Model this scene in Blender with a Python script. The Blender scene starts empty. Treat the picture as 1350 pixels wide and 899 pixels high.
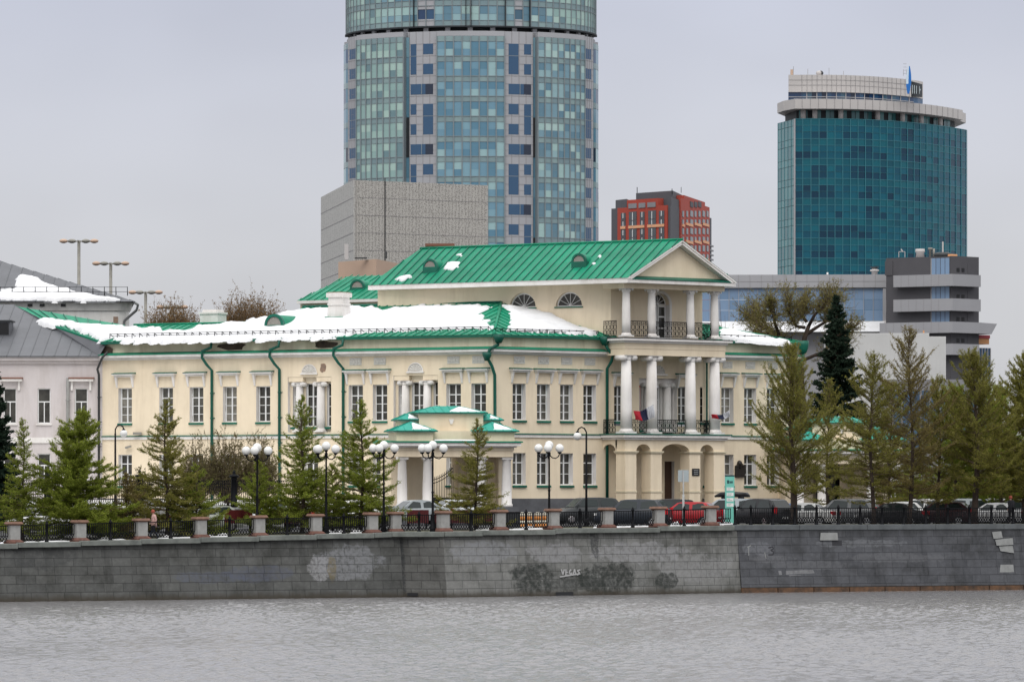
import bpy, bmesh, math, random
import numpy as np
from mathutils import Vector, Matrix
R = math.radians
random.seed(7)
rng = np.random.default_rng(7)
scene = bpy.context.scene
COL = scene.collection
# ---------------------------------------------------------------- survey: the lens is 6000 px long on a 1350 px wide picture
F, HY, CX, CZ = 6000.0, 655.0, 675.0, 1.7
def zat(py, Y): return CZ + (HY - py) * Y / F
def xat(px, Y): return (px - CX) * Y / F
def at(px, py, Y): return Vector((xat(px, Y), Y, zat(py, Y)))
def ray_plane(px, py, p0, p1, p2):
    p0, p1, p2 = Vector(p0), Vector(p1), Vector(p2)
    n = (p1 - p0).cross(p2 - p0)
    o = Vector((0, 0, CZ)); d = Vector(((px - CX) / F, 1, (HY - py) / F))
    return o + d * ((p0 - o).dot(n) / d.dot(n))

class Fr:
    """a wall line on plan: u runs along it, d is outward, z is up"""
    def __init__(s, x, y, a):
        s.x, s.y, s.a = x, y, R(a); s.c, s.s = math.cos(s.a), math.sin(s.a)
    def pt(s, u, z, d=0.0): return Vector((s.x + s.c*u + s.s*d, s.y + s.s*u - s.c*d, z))
    def u(s, px, d=0.0):
        k = (px - CX) / F
        return (k*(s.y - s.c*d) - s.x - s.s*d) / (s.c - k*s.s)
    def Y(s, u, d=0.0): return s.y + s.s*u - s.c*d
    def z(s, py, u, d=0.0): return zat(py, s.Y(u, d))
ID = Fr(0, 0, 0)

# ---------------------------------------------------------------- materials
MATS = {}
def newmat(name):
    m = bpy.data.materials.new(name); m.use_nodes = True
    nt = m.node_tree; b = nt.nodes['Principled BSDF']
    MATS[name] = m
    return m, nt, b
def M(name, col, rough=.7, metal=0.0, var=0.0, vscale=1.0, col2=None, bump=0.0, bscale=8.0, spec=.4, stretch=(1, 1, 1), coat=0.0, streak=0.0, scol=(.62, .58, .52)):
    m, nt, b = newmat(name)
    b.inputs['Roughness'].default_value = rough; b.inputs['Metallic'].default_value = metal
    b.inputs['Specular IOR Level'].default_value = spec
    if coat: b.inputs['Coat Weight'].default_value = coat; b.inputs['Coat Roughness'].default_value = .08
    c = (*col, 1)
    b.inputs['Base Color'].default_value = c
    if var or col2 or bump:
        g = nt.nodes.new('ShaderNodeNewGeometry'); mp = nt.nodes.new('ShaderNodeMapping')
        mp.inputs['Scale'].default_value = stretch
        nt.links.new(g.outputs['Position'], mp.inputs['Vector'])
    if var or col2:
        n = nt.nodes.new('ShaderNodeTexNoise'); n.inputs['Scale'].default_value = vscale; n.inputs['Detail'].default_value = 6
        n.inputs['Roughness'].default_value = .65
        nt.links.new(mp.outputs['Vector'], n.inputs['Vector'])
        r = nt.nodes.new('ShaderNodeValToRGB'); e = r.color_ramp.elements
        e[0].position, e[1].position = .32, .68
        if col2: e[0].color, e[1].color = (*col2, 1), c
        else:
            e[0].color = tuple(x*(1-var) for x in col) + (1,); e[1].color = tuple(min(1, x*(1+var)) for x in col) + (1,)
        nt.links.new(n.outputs['Fac'], r.inputs['Fac']); nt.links.new(r.outputs['Color'], b.inputs['Base Color'])
    if streak:      # weather stains: long runs and broad blotches of their own shape
        src = b.inputs['Base Color'].links[0].from_socket
        for sc_, st_, k_ in ((1.1, (1, 1, .13), streak), (.16, (1, 1, .8), streak*.7)):
            mp3 = nt.nodes.new('ShaderNodeMapping'); mp3.inputs['Scale'].default_value = st_; nt.links.new(g.outputs['Position'], mp3.inputs['Vector'])
            n3 = nt.nodes.new('ShaderNodeTexNoise'); n3.inputs['Scale'].default_value = sc_; n3.inputs['Detail'].default_value = 7; n3.inputs['Roughness'].default_value = .7
            nt.links.new(mp3.outputs['Vector'], n3.inputs['Vector'])
            r3 = nt.nodes.new('ShaderNodeMapRange'); r3.inputs['From Min'].default_value = .48; r3.inputs['From Max'].default_value = .78; r3.inputs['To Max'].default_value = k_
            nt.links.new(n3.outputs['Fac'], r3.inputs['Value'])
            x3 = nt.nodes.new('ShaderNodeMix'); x3.data_type = 'RGBA'; x3.blend_type = 'MULTIPLY'; x3.inputs[7].default_value = (*scol, 1)
            nt.links.new(r3.outputs['Result'], x3.inputs[0]); nt.links.new(src, x3.inputs[6]); src = x3.outputs[2]
        nt.links.new(src, b.inputs['Base Color'])
    if bump:
        n2 = nt.nodes.new('ShaderNodeTexNoise'); n2.inputs['Scale'].default_value = bscale; n2.inputs['Detail'].default_value = 5
        nt.links.new(mp.outputs['Vector'], n2.inputs['Vector'])
        bp = nt.nodes.new('ShaderNodeBump'); bp.inputs['Strength'].default_value = bump; bp.inputs['Distance'].default_value = .05
        nt.links.new(n2.outputs['Fac'], bp.inputs['Height']); nt.links.new(bp.outputs['Normal'], b.inputs['Normal'])
    return m
def RI(name, stops, rough=.15, metal=0.0, spec=.5, interp='CONSTANT', rvar=0.0):
    """colour picked per separate piece of the mesh (panes, leaves, blocks)"""
    m, nt, b = newmat(name)
    b.inputs['Roughness'].default_value = rough; b.inputs['Metallic'].default_value = metal
    b.inputs['Specular IOR Level'].default_value = spec
    g = nt.nodes.new('ShaderNodeNewGeometry'); r = nt.nodes.new('ShaderNodeValToRGB')
    r.color_ramp.interpolation = interp
    el = r.color_ramp.elements
    while len(el) < len(stops): el.new(.5)
    for e, (p, c) in zip(el, stops): e.position = p; e.color = (*c, 1)
    nt.links.new(g.outputs['Random Per Island'], r.inputs['Fac']); nt.links.new(r.outputs['Color'], b.inputs['Base Color'])
    return m

M('cream', (.81, .695, .525), .85, var=.05, vscale=.35, streak=.45, bump=.1, bscale=6, spec=.2)
M('cream_pale', (.81, .71, .55), .85, var=.05, vscale=.4, streak=.75, spec=.2)
M('lilac', (.60, .555, .55), .85, var=.06, vscale=.35, streak=.5, bump=.1, spec=.2)
M('white', (.78, .755, .73), .8, var=.06, vscale=.8, streak=.6, spec=.2)
M('drum_white', (.72, .715, .69), .85, var=.08, vscale=.4, streak=.6, spec=.2)
M('frame_white', (.78, .78, .77), .5)
M('relief', (.68, .66, .62), .85, col2=(.5, .48, .44), vscale=9, spec=.2)
M('pale_trim', (.64, .57, .42), .85, var=.05, spec=.2)
M('green', (.005, .22, .122), .5, var=.2, vscale=.5, streak=.5, spec=.25)
M('green_dark', (.004, .115, .075), .5, var=.25, vscale=.7, spec=.4)
M('green_pale', (.012, .29, .22), .5, var=.15, vscale=1.2, spec=.3)
M('green_pipe', (.002, .082, .056), .5, var=.15, vscale=2)
M('snow', (.73, .735, .75), .8, var=.06, vscale=1.2, bump=.9, bscale=1.6, spec=.2, streak=.35, scol=(.72, .70, .66))
M('slate', (.10, .104, .115), .5, var=.12, vscale=.6, spec=.4)
M('slate_seam', (.10, .105, .115), .5)
M('plinth', (.105, .108, .118), .6, var=.2, vscale=1.6)
M('wood_rot', (.10, .068, .05), .9, col2=(.035, .025, .02), vscale=2.5)
M('brick_patch', (.36, .23, .16), .9, col2=(.2, .16, .13), vscale=6)
M('dark_metal', (.03, .033, .035), .5)
M('grey_metal', (.26, .25, .22), .5, var=.15, vscale=2)
M('lead_pipe', (.16, .165, .165), .5)
M('iron', (.007, .0075, .009), .6, spec=.12)
M('iron_rust', (.05, .035, .03), .7)
M('globe', (.74, .74, .72), .25, spec=.5)
M('window_dark', (.045, .043, .036), .07, spec=.5, var=.6, vscale=1.3)
M('door_brown', (.07, .035, .02), .6)
M('door_dark', (.02, .018, .016), .5)
M('louver', (.42, .40, .36), .7)
M('black', (.008, .008, .009), .4)
M('stone_grey', (.31, .308, .295), .8, var=.14, vscale=3, spec=.25)
M('brick_cap', (.19, .11, .08), .75, var=.2, vscale=4, spec=.25)
M('brick_base', (.14, .07, .055), .8, var=.25, vscale=4, spec=.25)
M('coping', (.22, .235, .215), .8, col2=(.125, .135, .125), vscale=1.3, bump=.3, bscale=5, spec=.25)
M('coping_dark', (.115, .125, .13), .75, var=.2, vscale=1.3, spec=.25)
M('paving', (.20, .15, .125), .8, var=.2, vscale=1.5)
M('asphalt', (.05, .05, .052), .85, var=.2, vscale=1.2)
M('earth', (.06, .065, .035), .95, col2=(.09, .08, .05), vscale=.8)
M('kerb', (.3, .3, .29), .8)
M('wall_base', (.28, .28, .27), .8, var=.12, vscale=.8)
M('maroon', (.088, .010, .012), .5, var=.12, vscale=1)
M('barrier_orange', (.62, .24, .05), .5)
M('barrier_white', (.7, .66, .55), .5)
M('tyre', (.012, .012, .012), .8)
M('rim', (.45, .45, .46), .3, metal=.8)
M('car_glass', (.018, .026, .026), .08, spec=.4)
M('taillight', (.55, .012, .02), .25)
M('headlight', (.75, .75, .75), .15)
M('plate', (.7, .7, .7), .5)
M('bark', (.045, .032, .024), .95, var=.3, vscale=3)
M('twig', (.13, .095, .06), .95, var=.25, vscale=3)
M('sign_back', (.36, .41, .43), .4, var=.05)
M('post_grey', (.34, .35, .35), .5)
M('teal_sign', (.16, .50, .42), .45)
M('teal_dark', (.015, .05, .06), .45)
M('sign_white', (.75, .76, .74), .5)
M('plaque', (.012, .012, .014), .3)
M('bronze', (.022, .018, .015), .45)
M('flag_white', (.46, .47, .50), .8)
M('flag_blue', (.006, .009, .035), .8)
M('flag_red', (.36, .012, .025), .8)
M('skin', (.55, .33, .25), .6)
M('pink_cloth', (.52, .33, .30), .9)
M('red_cloth', (.30, .07, .045), .9)
M('dark_cloth', (.012, .012, .016), .9)
M('jeans', (.05, .065, .10), .9)
M('graffiti_black', (.03, .03, .035), .8)
M('graffiti_white', (.33, .33, .33), .8)
M('stone_mid', (.17, .172, .178), .8, var=.3, vscale=2.5, spec=.25)
M('stone_pale', (.235, .24, .235), .8, var=.15, vscale=3)
# far buildings
M('clad_grey', (.365, .37, .39), .6, var=.06, vscale=.12)
M('joint', (.22, .21, .215), .6)
M('mullion', (.20, .235, .25), .5)
M('mullion_pale', (.04, .19, .235), .45)
M('tower_void', (.02, .025, .03), .6)
M('fascia', (.50, .475, .46), .6, var=.05, vscale=.2)
M('fascia_grey', (.345, .345, .36), .6, var=.05, vscale=.15)
M('fascia_joint', (.26, .25, .255), .6)
M('dark_clad', (.072, .070, .077), .6, var=.1, vscale=.2)
M('mid_clad', (.225, .222, .235), .6, var=.06, vscale=.2)
M('band_grey', (.31, .31, .325), .6, var=.05, vscale=.2)
M('white_clad', (.55, .55, .54), .6, var=.06, vscale=.25)
M('red_clad', (.36, .055, .035), .7, var=.1, vscale=.1)
M('orange_clad', (.70, .36, .20), .7)
M('charcoal', (.085, .085, .095), .7, var=.08, vscale=.1)
M('sand_clad', (.50, .36, .27), .8, var=.05, vscale=.3)
M('brown_box', (.20, .09, .06), .8)
M('red_strip', (.33, .05, .06), .7)
M('orange_strip', (.55, .27, .12), .7)
M('emblem_blue', (.02, .16, .50), .35)
M('emblem_pale', (.60, .72, .80), .35)
M('letter', (.55, .62, .64), .5)
M('window_curtain', (.17, .16, .135), .12, spec=.5, var=.5, vscale=1.6)
M('window_mid', (.085, .082, .07), .08, spec=.5, var=.6, vscale=1.6)
RI('blue_punch', [(0, (.02, .05, .12)), (.35, (.03, .085, .17)), (.7, (.06, .13, .19)), (.9, (.015, .025, .05))], .12, spec=.6)
RI('tower_glass', [(0, (.115, .225, .295)), (.22, (.18, .31, .375)), (.45, (.27, .42, .45)), (.62, (.34, .50, .485)), (.78, (.125, .22, .275)), (.9, (.40, .55, .53))], .14, spec=.5)
RI('tower_glass_blue', [(0, (.10, .225, .315)), (.3, (.15, .29, .38)), (.55, (.20, .355, .43)), (.75, (.30, .46, .48)), (.9, (.10, .22, .30))], .14, spec=.5)
RI('tower_glass_mint', [(0, (.27, .41, .39)), (.35, (.33, .48, .44)), (.6, (.23, .35, .35)), (.75, (.15, .245, .27)), (.87, (.38, .53, .48))], .14, spec=.5)
RI('tower_spandrel', [(0, (.20, .285, .30)), (.5, (.235, .33, .335)), (.8, (.18, .26, .285))], .2, spec=.5)
RI('teal_glass', [(0, (.001, .082, .128)), (.35, (.001, .096, .145)), (.7, (.001, .070, .116)), (.9, (.002, .112, .156))], .12, spec=.35)
RI('teal_dark_glass', [(0, (.001, .045, .086)), (.5, (.001, .034, .07)), (.8, (.002, .054, .096))], .12, spec=.35)
RI('teal_spandrel', [(0, (.001, .085, .12)), (.4, (.002, .105, .14)), (.8, (.001, .07, .105))], .14, spec=.35)
RI('teal_side', [(0, (.07, .22, .235)), (.5, (.09, .26, .27)), (.8, (.06, .18, .20))], .14, spec=.5)
RI('sky_glass', [(0, (.16, .245, .37)), (.4, (.18, .27, .40)), (.8, (.14, .225, .345))], .12, spec=.5)
RI('flat_window', [(0, (.20, .24, .25)), (.4, (.08, .09, .10)), (.65, (.28, .32, .33)), (.85, (.13, .145, .155))], .15, spec=.5)

def foliage(name, c0, c1, c2):
    m, nt, b = newmat(name)
    b.inputs['Roughness'].default_value = .8; b.inputs['Specular IOR Level'].default_value = .15
    g = nt.nodes.new('ShaderNodeNewGeometry'); r = nt.nodes.new('ShaderNodeValToRGB')
    el = r.color_ramp.elements; el.new(.5)
    for e, p, c in zip(el, (0, .5, 1), (c0, c1, c2)): e.position = p; e.color = (*c, 1)
    nt.links.new(g.outputs['Random Per Island'], r.inputs['Fac']); nt.links.new(r.outputs['Color'], b.inputs['Base Color'])
    tr = nt.nodes.new('ShaderNodeBsdfTranslucent'); mx = nt.nodes.new('ShaderNodeMixShader'); mx.inputs[0].default_value = .5
    out = nt.nodes['Material Output']
    nt.links.new(r.outputs['Color'], tr.inputs['Color'])
    nt.links.new(b.outputs[0], mx.inputs[1]); nt.links.new(tr.outputs[0], mx.inputs[2]); nt.links.new(mx.outputs[0], out.inputs[0])
foliage('needle_green', (.125, .175, .022), (.215, .265, .034), (.31, .345, .06))
foliage('needle_olive', (.14, .15, .032), (.22, .215, .045), (.31, .285, .07))
foliage('needle_brown', (.17, .14, .05), (.22, .18, .06), (.26, .22, .075))
foliage('spruce_green', (.012, .025, .016), (.022, .042, .026), (.05, .075, .05))
foliage('bud_green', (.16, .15, .045), (.23, .21, .06), (.31, .28, .085))
foliage('hedge_brown', (.10, .085, .04), (.15, .135, .055), (.19, .175, .065))
foliage('autumn_brown', (.17, .10, .045), (.24, .145, .065), (.28, .19, .085))

# ---------------------------------------------------------------- object helpers
def tag(o, label=None, cat=None, group=None, kind=None):
    if label: o['label'] = label
    if cat: o['category'] = cat
    if group: o['group'] = group
    if kind: o['kind'] = kind
    return o
def thing(name, label, cat, loc=(0, 0, 0), rz=0.0, group=None):
    o = bpy.data.objects.new(name, None); COL.objects.link(o)
    o.empty_display_size = .5
    o.location = loc; o.rotation_euler.z = rz
    return tag(o, label, cat, group)
def origin(o):
    v = Vector((0, 0, 0))
    while o: v = v + o.location; o = o.parent
    return v
def link(name, me, parent=None, loc=(0, 0, 0), rz=0.0):
    o = bpy.data.objects.new(name, me); COL.objects.link(o); o.parent = parent
    o.location = loc; o.rotation_euler.z = rz
    return o
def dup(root, loc=None, rz=None, label=None, group=None):
    def cp(o, par):
        c = o.copy(); COL.objects.link(c); c.parent = par
        for ch in o.children: cp(ch, c)
        return c
    c = cp(root, root.parent)
    if loc is not None: c.location = loc
    if rz is not None: c.rotation_euler.z = rz
    if label: c['label'] = label
    if group: c['group'] = group
    return c

class MB:
    """collects faces; build() links them as ONE mesh object"""
    def __init__(s): s.v, s.f, s.mi, s.sm, s.mats, s.uv = [], [], [], [], [], {}
    def mat(s, name):
        if name not in s.mats: s.mats.append(name)
        return s.mats.index(name)
    def add(s, verts, faces, m, smooth=False):
        b = len(s.v); k = s.mat(m)
        s.v += [tuple(p) for p in verts]
        for f in faces: s.f.append(tuple(b + i for i in f)); s.mi.append(k); s.sm.append(smooth)
    def quad(s, a, b, c, d, m, uv=None):
        if uv: s.uv[len(s.f)] = uv
        s.add([a, b, c, d], [(0, 1, 2, 3)], m)
    def poly(s, pts, m): s.add(pts, [tuple(range(len(pts)))], m)
    def hexa(s, p, m):      # 8 corners: bottom ring 0-3, top ring 4-7
        s.add(p, [(3, 2, 1, 0), (4, 5, 6, 7), (0, 1, 5, 4), (1, 2, 6, 5), (2, 3, 7, 6), (3, 0, 4, 7)], m)
    def box(s, x0, x1, y0, y1, z0, z1, m):
        s.hexa([(x0, y0, z0), (x1, y0, z0), (x1, y1, z0), (x0, y1, z0), (x0, y0, z1), (x1, y0, z1), (x1, y1, z1), (x0, y1, z1)], m)
    def fbox(s, fr, u0, u1, z0, z1, d0, d1, m, m0=0.0, m1=0.0, ztop_out=None):
        """box on a wall line from d0 (inner) to d1 (outer); m0, m1 mitre the ends; ztop_out slopes the top"""
        P = fr.pt; zo = z1 if ztop_out is None else ztop_out
        s.hexa([P(u0 - m0*d1, z0, d1), P(u1 + m1*d1, z0, d1), P(u1 + m1*d0, z0, d0), P(u0 - m0*d0, z0, d0),
                P(u0 - m0*d1, zo, d1), P(u1 + m1*d1, zo, d1), P(u1 + m1*d0, z1, d0), P(u0 - m0*d0, z1, d0)], m)
    def bar(s, a, b, w, h, m, up=(0, 0, 1)):
        a, b = Vector(a), Vector(b); t = (b - a).normalized(); up = Vector(up)
        x = t.cross(up)
        if x.length < 1e-4: x = t.cross(Vector((1, 0, 0)))
        x = x.normalized() * w/2; y = x.normalized().cross(t).normalized() * h/2
        s.hexa([a-x-y, a+x-y, b+x-y, b-x-y, a-x+y, a+x+y, b+x+y, b-x+y], m)
    def tube(s, pts, r, m, n=8, cap=True, smooth=True):
        pts = [Vector(p) for p in pts]; rs = r if isinstance(r, (list, tuple)) else [r]*len(pts)
        vs, fs = [], []
        prev = None
        for i, p in enumerate(pts):
            t = (pts[min(i+1, len(pts)-1)] - pts[max(i-1, 0)]).normalized()
            if prev is None:
                ref = Vector((0, 0, 1)) if abs(t.z) < .9 else Vector((1, 0, 0))
                x = t.cross(ref).normalized()
            else: x = (prev - t * prev.dot(t)).normalized()
            prev = x; y = t.cross(x)
            for k in range(n):
                a = 2*math.pi*k/n; vs.append(p + x*rs[i]*math.cos(a) + y*rs[i]*math.sin(a))
        for i in range(len(pts)-1):
            for k in range(n):
                fs.append((i*n+k, i*n+(k+1) % n, (i+1)*n+(k+1) % n, (i+1)*n+k))
        if cap: fs.append(tuple(range(n-1, -1, -1))); fs.append(tuple((len(pts)-1)*n+k for k in range(n)))
        s.add(vs, fs, m, smooth)
    def lathe(s, prof, m, n=16, c=(0, 0, 0), smooth=True):
        vs, fs = [], []
        for r, z in prof:
            for k in range(n):
                a = 2*math.pi*k/n; vs.append((c[0]+r*math.cos(a), c[1]+r*math.sin(a), c[2]+z))
        for i in range(len(prof)-1):
            for k in range(n): fs.append((i*n+k, i*n+(k+1) % n, (i+1)*n+(k+1) % n, (i+1)*n+k))
        fs.append(tuple(range(n-1, -1, -1))); fs.append(tuple((len(prof)-1)*n+k for k in range(n)))
        s.add(vs, fs, m, smooth)
    def ball(s, c, r, m, n=14, sq=1.0):
        prof = [(r*math.sin(math.pi*i/8) + (1e-4 if i in (0, 8) else 0), -r*sq*math.cos(math.pi*i/8)) for i in range(9)]
        s.lathe(prof, m, n, c)
    def wall(s, fr, u0, u1, z0, z1, openings, m, d=0.0, depth=.35, mr=None, uvs=False):
        """a wall face with rectangular holes, each with its four reveal faces"""
        us = sorted({u0, u1, *[o[0] for o in openings], *[o[1] for o in openings]}); us = [x for x in us if u0-1e-6 <= x <= u1+1e-6]
        zs = sorted({z0, z1, *[o[2] for o in openings], *[o[3] for o in openings]}); zs = [x for x in zs if z0-1e-6 <= x <= z1+1e-6]
        P = fr.pt
        for a, b in zip(us, us[1:]):
            for c, e in zip(zs, zs[1:]):
                mu, mz = (a+b)/2, (c+e)/2
                if any(o[0] < mu < o[1] and o[2] < mz < o[3] for o in openings): continue
                s.quad(P(a, c, d), P(b, c, d), P(b, e, d), P(a, e, d), m)
        for a, b, c, e in openings:
            mm = mr or m; q = d - depth
            s.quad(P(a, c, d), P(a, e, d), P(a, e, q), P(a, c, q), mm); s.quad(P(b, c, d), P(b, c, q), P(b, e, q), P(b, e, d), mm)
            s.quad(P(a, e, d), P(b, e, d), P(b, e, q), P(a, e, q), mm); s.quad(P(a, c, d), P(a, c, q), P(b, c, q), P(b, c, d), mm)
    def arch(s, fr, u0, u1, zs, zc, zt, d0, d1, m, n=18):
        """the masonry between an arch and the straight line zt above it, d0 back, d1 front"""
        P = fr.pt; c, w = (u0+u1)/2, (u1-u0)/2
        a = [(c - w*math.cos(math.pi*i/n), zs + (zc-zs)*math.sin(math.pi*i/n)) for i in range(n+1)]
        for (ua, za), (ub, zb) in zip(a, a[1:]):
            s.quad(P(ua, za, d1), P(ub, zb, d1), P(ub, zt, d1), P(ua, zt, d1), m)
            s.quad(P(ub, zb, d0), P(ua, za, d0), P(ua, zt, d0), P(ub, zt, d0), m)
            s.quad(P(ua, za, d0), P(ub, zb, d0), P(ub, zb, d1), P(ua, za, d1), m)
    def build(s, name, parent=None, off=None, recalc=False):
        off = Vector(off) if off is not None else (origin(parent) if parent else Vector((0, 0, 0)))
        me = bpy.data.meshes.new(name)
        me.from_pydata([(p[0]-off.x, p[1]-off.y, p[2]-off.z) for p in s.v], [], s.f)
        for n in s.mats: me.materials.append(MATS[n])
        me.polygons.foreach_set('material_index', s.mi); me.polygons.foreach_set('use_smooth', s.sm)
        if s.uv:
            ul = me.uv_layers.new(name='UVMap')
            for fi, uv in s.uv.items():
                for li, c in zip(me.polygons[fi].loop_indices, uv): ul.data[li].uv = c
        if recalc:
            bm = bmesh.new(); bm.from_mesh(me); bmesh.ops.recalc_face_normals(bm, faces=bm.faces); bm.to_mesh(me); bm.free()
        me.update()
        return link(name, me, parent)
    def local(s, name, parent, loc=(0, 0, 0), rz=0.0, recalc=False):
        """verts are already in the part's own frame"""
        o = s.build(name, None, (0, 0, 0), recalc); o.parent = parent; o.location = loc; o.rotation_euler.z = rz
        return o

def np_mesh(name, V, Q, mats, mi=None, parent=None, loc=(0, 0, 0), smooth=False):
    me = bpy.data.meshes.new(name)
    V = np.asarray(V, np.float32); Q = np.asarray(Q, np.int32)
    me.vertices.add(len(V)); me.vertices.foreach_set('co', V.ravel())
    k = Q.shape[1]
    me.loops.add(Q.size); me.loops.foreach_set('vertex_index', Q.ravel())
    me.polygons.add(len(Q)); me.polygons.foreach_set('loop_start', np.arange(0, Q.size, k, dtype=np.int32))
    try: me.polygons.foreach_set('loop_total', np.full(len(Q), k, np.int32))
    except Exception: pass
    for n in mats: me.materials.append(MATS[n])
    if mi is not None: me.polygons.foreach_set('material_index', np.asarray(mi, np.int32))
    if smooth: me.polygons.foreach_set('use_smooth', np.ones(len(Q), bool))
    me.update(calc_edges=True); me.validate()
    return link(name, me, parent, loc)

def noise2(x, y, seed=0, oct=3):
    r = np.random.default_rng(seed); v = np.zeros_like(x); a = 1.0; f = 1.0
    for o in range(oct):
        for k in range(5):
            th = r.uniform(0, 2*math.pi); ph = r.uniform(0, 6.28); ff = f*r.uniform(.7, 1.5)
            v += a/5*1.6*np.sin(ff*(x*math.cos(th)+y*math.sin(th))*2.2+ph)
        a *= .55; f *= 2.1
    return v

def roof_face(mb, pts, m, seam=.62, mseam=None, eave=(0, 1), lift=0.0, sw=.05, sh=.055):
    """a flat roof polygon with standing seams running up from its eave edge"""
    pts = [Vector(p) for p in pts]
    a, b = pts[eave[0]], pts[eave[1]]
    eu = (b-a).normalized(); n = None
    for p in pts:
        n = eu.cross(p-a)
        if n.length > .5: n = n.normalized(); break
    if n.z < 0: n = -n
    ev = n.cross(eu).normalized()
    mb.poly([p + n*lift for p in pts], m)
    if not seam: return
    P2 = [((p-a).dot(eu), (p-a).dot(ev)) for p in pts]
    s0, s1 = min(p[0] for p in P2), max(p[0] for p in P2)
    k = s0 + seam*.5
    while k < s1:
        ts = []
        for (x0, y0), (x1, y1) in zip(P2, P2[1:]+P2[:1]):
            if (x0-k)*(x1-k) < 0: ts.append(y0 + (y1-y0)*(k-x0)/(x1-x0))
        if len(ts) >= 2 and max(ts)-min(ts) > .15:
            t0, t1 = min(ts), max(ts)
            A, B = a + eu*k + ev*t0 + n*(lift+.002), a + eu*k + ev*t1 + n*(lift+.002)
            x = eu*sw/2; y = n*sh
            mb.hexa([A-x, A+x, B+x, B-x, A-x+y, A+x+y, B+x+y, B-x+y], mseam or m)
        k += seam

def snow_patch(parent, plane, poly, th=.16, seed=1, step=.13, rough=.28, lift=.045, name='snow_patch', mat='snow'):
    """melting snow on a roof plane; its outline is given on the plane, its edge thins out"""
    p0, p1, p2 = [Vector(p) for p in plane]
    eu = (p1-p0).normalized(); n = eu.cross(p2-p0).normalized()
    if n.z < 0: n = -n
    ev = n.cross(eu)
    P2 = []
    for px, py in poly:
        q = ray_plane(px, py, p0, p1, p2) - p0; P2.append((q.dot(eu), q.dot(ev)))
    P2 = np.array(P2)
    lo, hi = P2.min(0) - .4, P2.max(0) + .4
    nx, ny = max(3, int((hi[0]-lo[0])/step)), max(3, int((hi[1]-lo[1])/step))
    X, Yv = np.meshgrid(np.linspace(lo[0], hi[0], nx), np.linspace(lo[1], hi[1], ny))
    dist = np.full(X.shape, 1e9); ins = np.zeros(X.shape, bool)
    for (xa, ya), (xb, yb) in zip(P2, np.roll(P2, -1, 0)):
        dx, dy = xb-xa, yb-ya; L = dx*dx+dy*dy+1e-9
        t = np.clip(((X-xa)*dx+(Yv-ya)*dy)/L, 0, 1)
        dist = np.minimum(dist, np.hypot(X-xa-t*dx, Yv-ya-t*dy))
        c = ((ya > Yv) != (yb > Yv)); xi = xa + (Yv-ya)*dx/(dy if abs(dy) > 1e-9 else 1e-9)
        ins ^= c & (X < xi)
    sd = np.where(ins, dist, -dist) + rough*(noise2(X*1.1, Yv*1.1, seed, 4)*.45 + .55*noise2(X*2.6, Yv*.55, seed+3, 3))
    h = np.where(sd > 0, th*np.clip(sd/.35, 0, 1)**.6*(1+.35*noise2(X*.8, Yv*.8, seed+5, 2)), -.10)
    V = (np.array(p0)[None, None] + X[..., None]*np.array(eu) + Yv[..., None]*np.array(ev) + (h+lift*np.where(sd > 0, 1, 0))[..., None]*np.array(n)).reshape(-1, 3)
    idx = np.arange(nx*ny).reshape(ny, nx)
    Q = np.stack([idx[:-1, :-1], idx[:-1, 1:], idx[1:, 1:], idx[1:, :-1]], -1).reshape(-1, 4)
    keep = (sd.ravel()[Q] > 0).any(1); Q = Q[keep]
    used = np.unique(Q); mp = np.full(len(V), -1); mp[used] = np.arange(len(used))
    off = np.array(origin(parent)) if parent else np.zeros(3)
    return np_mesh(name, V[used]-off, mp[Q], [mat], None, parent, (0, 0, 0), True)
# ================================================================ camera, light, sky
cam = bpy.data.cameras.new('camera'); co = bpy.data.objects.new('camera', cam); COL.objects.link(co)
co.location = (0, 0, CZ); co.rotation_euler = (R(90), 0, 0)
cam.sensor_width = 36; cam.lens = 36*F/1350; cam.shift_y = (HY - 449.5)/1350; cam.clip_start = 1; cam.clip_end = 12000
scene.camera = co
scene.view_settings.view_transform = 'Standard'; scene.view_settings.look = 'None'
scene.view_settings.exposure = .08; scene.view_settings.gamma = 1
scene.render.engine = 'CYCLES'
scene.cycles.max_bounces = 6; scene.cycles.diffuse_bounces = 3; scene.cycles.glossy_bounces = 3
scene.cycles.transparent_max_bounces = 8; scene.cycles.use_denoising = True
SUN_EL, SUN_AZ = 48, 215     # overcast brightness, from behind the camera's left shoulder
sun = bpy.data.lights.new('sun', 'SUN'); so = bpy.data.objects.new('sun', sun); COL.objects.link(so)
sun.energy = 1.1; sun.angle = R(35); sun.color = (1, .965, .92)
so.rotation_euler = (R(90-SUN_EL), 0, R(-8)); so.location = (-40, -20, 80)
w = bpy.data.worlds.new('World'); scene.world = w; w.use_nodes = True
nt = w.node_tree; bg = nt.nodes['Background']; bg.inputs['Strength'].default_value = .1
sky = nt.nodes.new('ShaderNodeTexSky'); sky.sky_type = 'NISHITA'; sky.sun_disc = False
sky.sun_elevation = R(SUN_EL); sky.sun_rotation = R(180+8); sky.dust_density = 2.0
tc = nt.nodes.new('ShaderNodeTexCoord'); sx = nt.nodes.new('ShaderNodeSeparateXYZ'); nt.links.new(tc.outputs['Generated'], sx.inputs[0])
rp = nt.nodes.new('ShaderNodeValToRGB'); e = rp.color_ramp.elements
e[0].position, e[0].color = 0.0, (.635, .635, .655, 1)
e[1].position, e[1].color = 1.0, (1.85, 1.85, 1.85, 1)
for p, c in ((.05, (.62, .625, .66)), (.11, (.565, .585, .685)), (.22, (.72, .73, .78)), (.45, (1.2, 1.2, 1.22))):
    q = e.new(p); q.color = (*c, 1)
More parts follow.
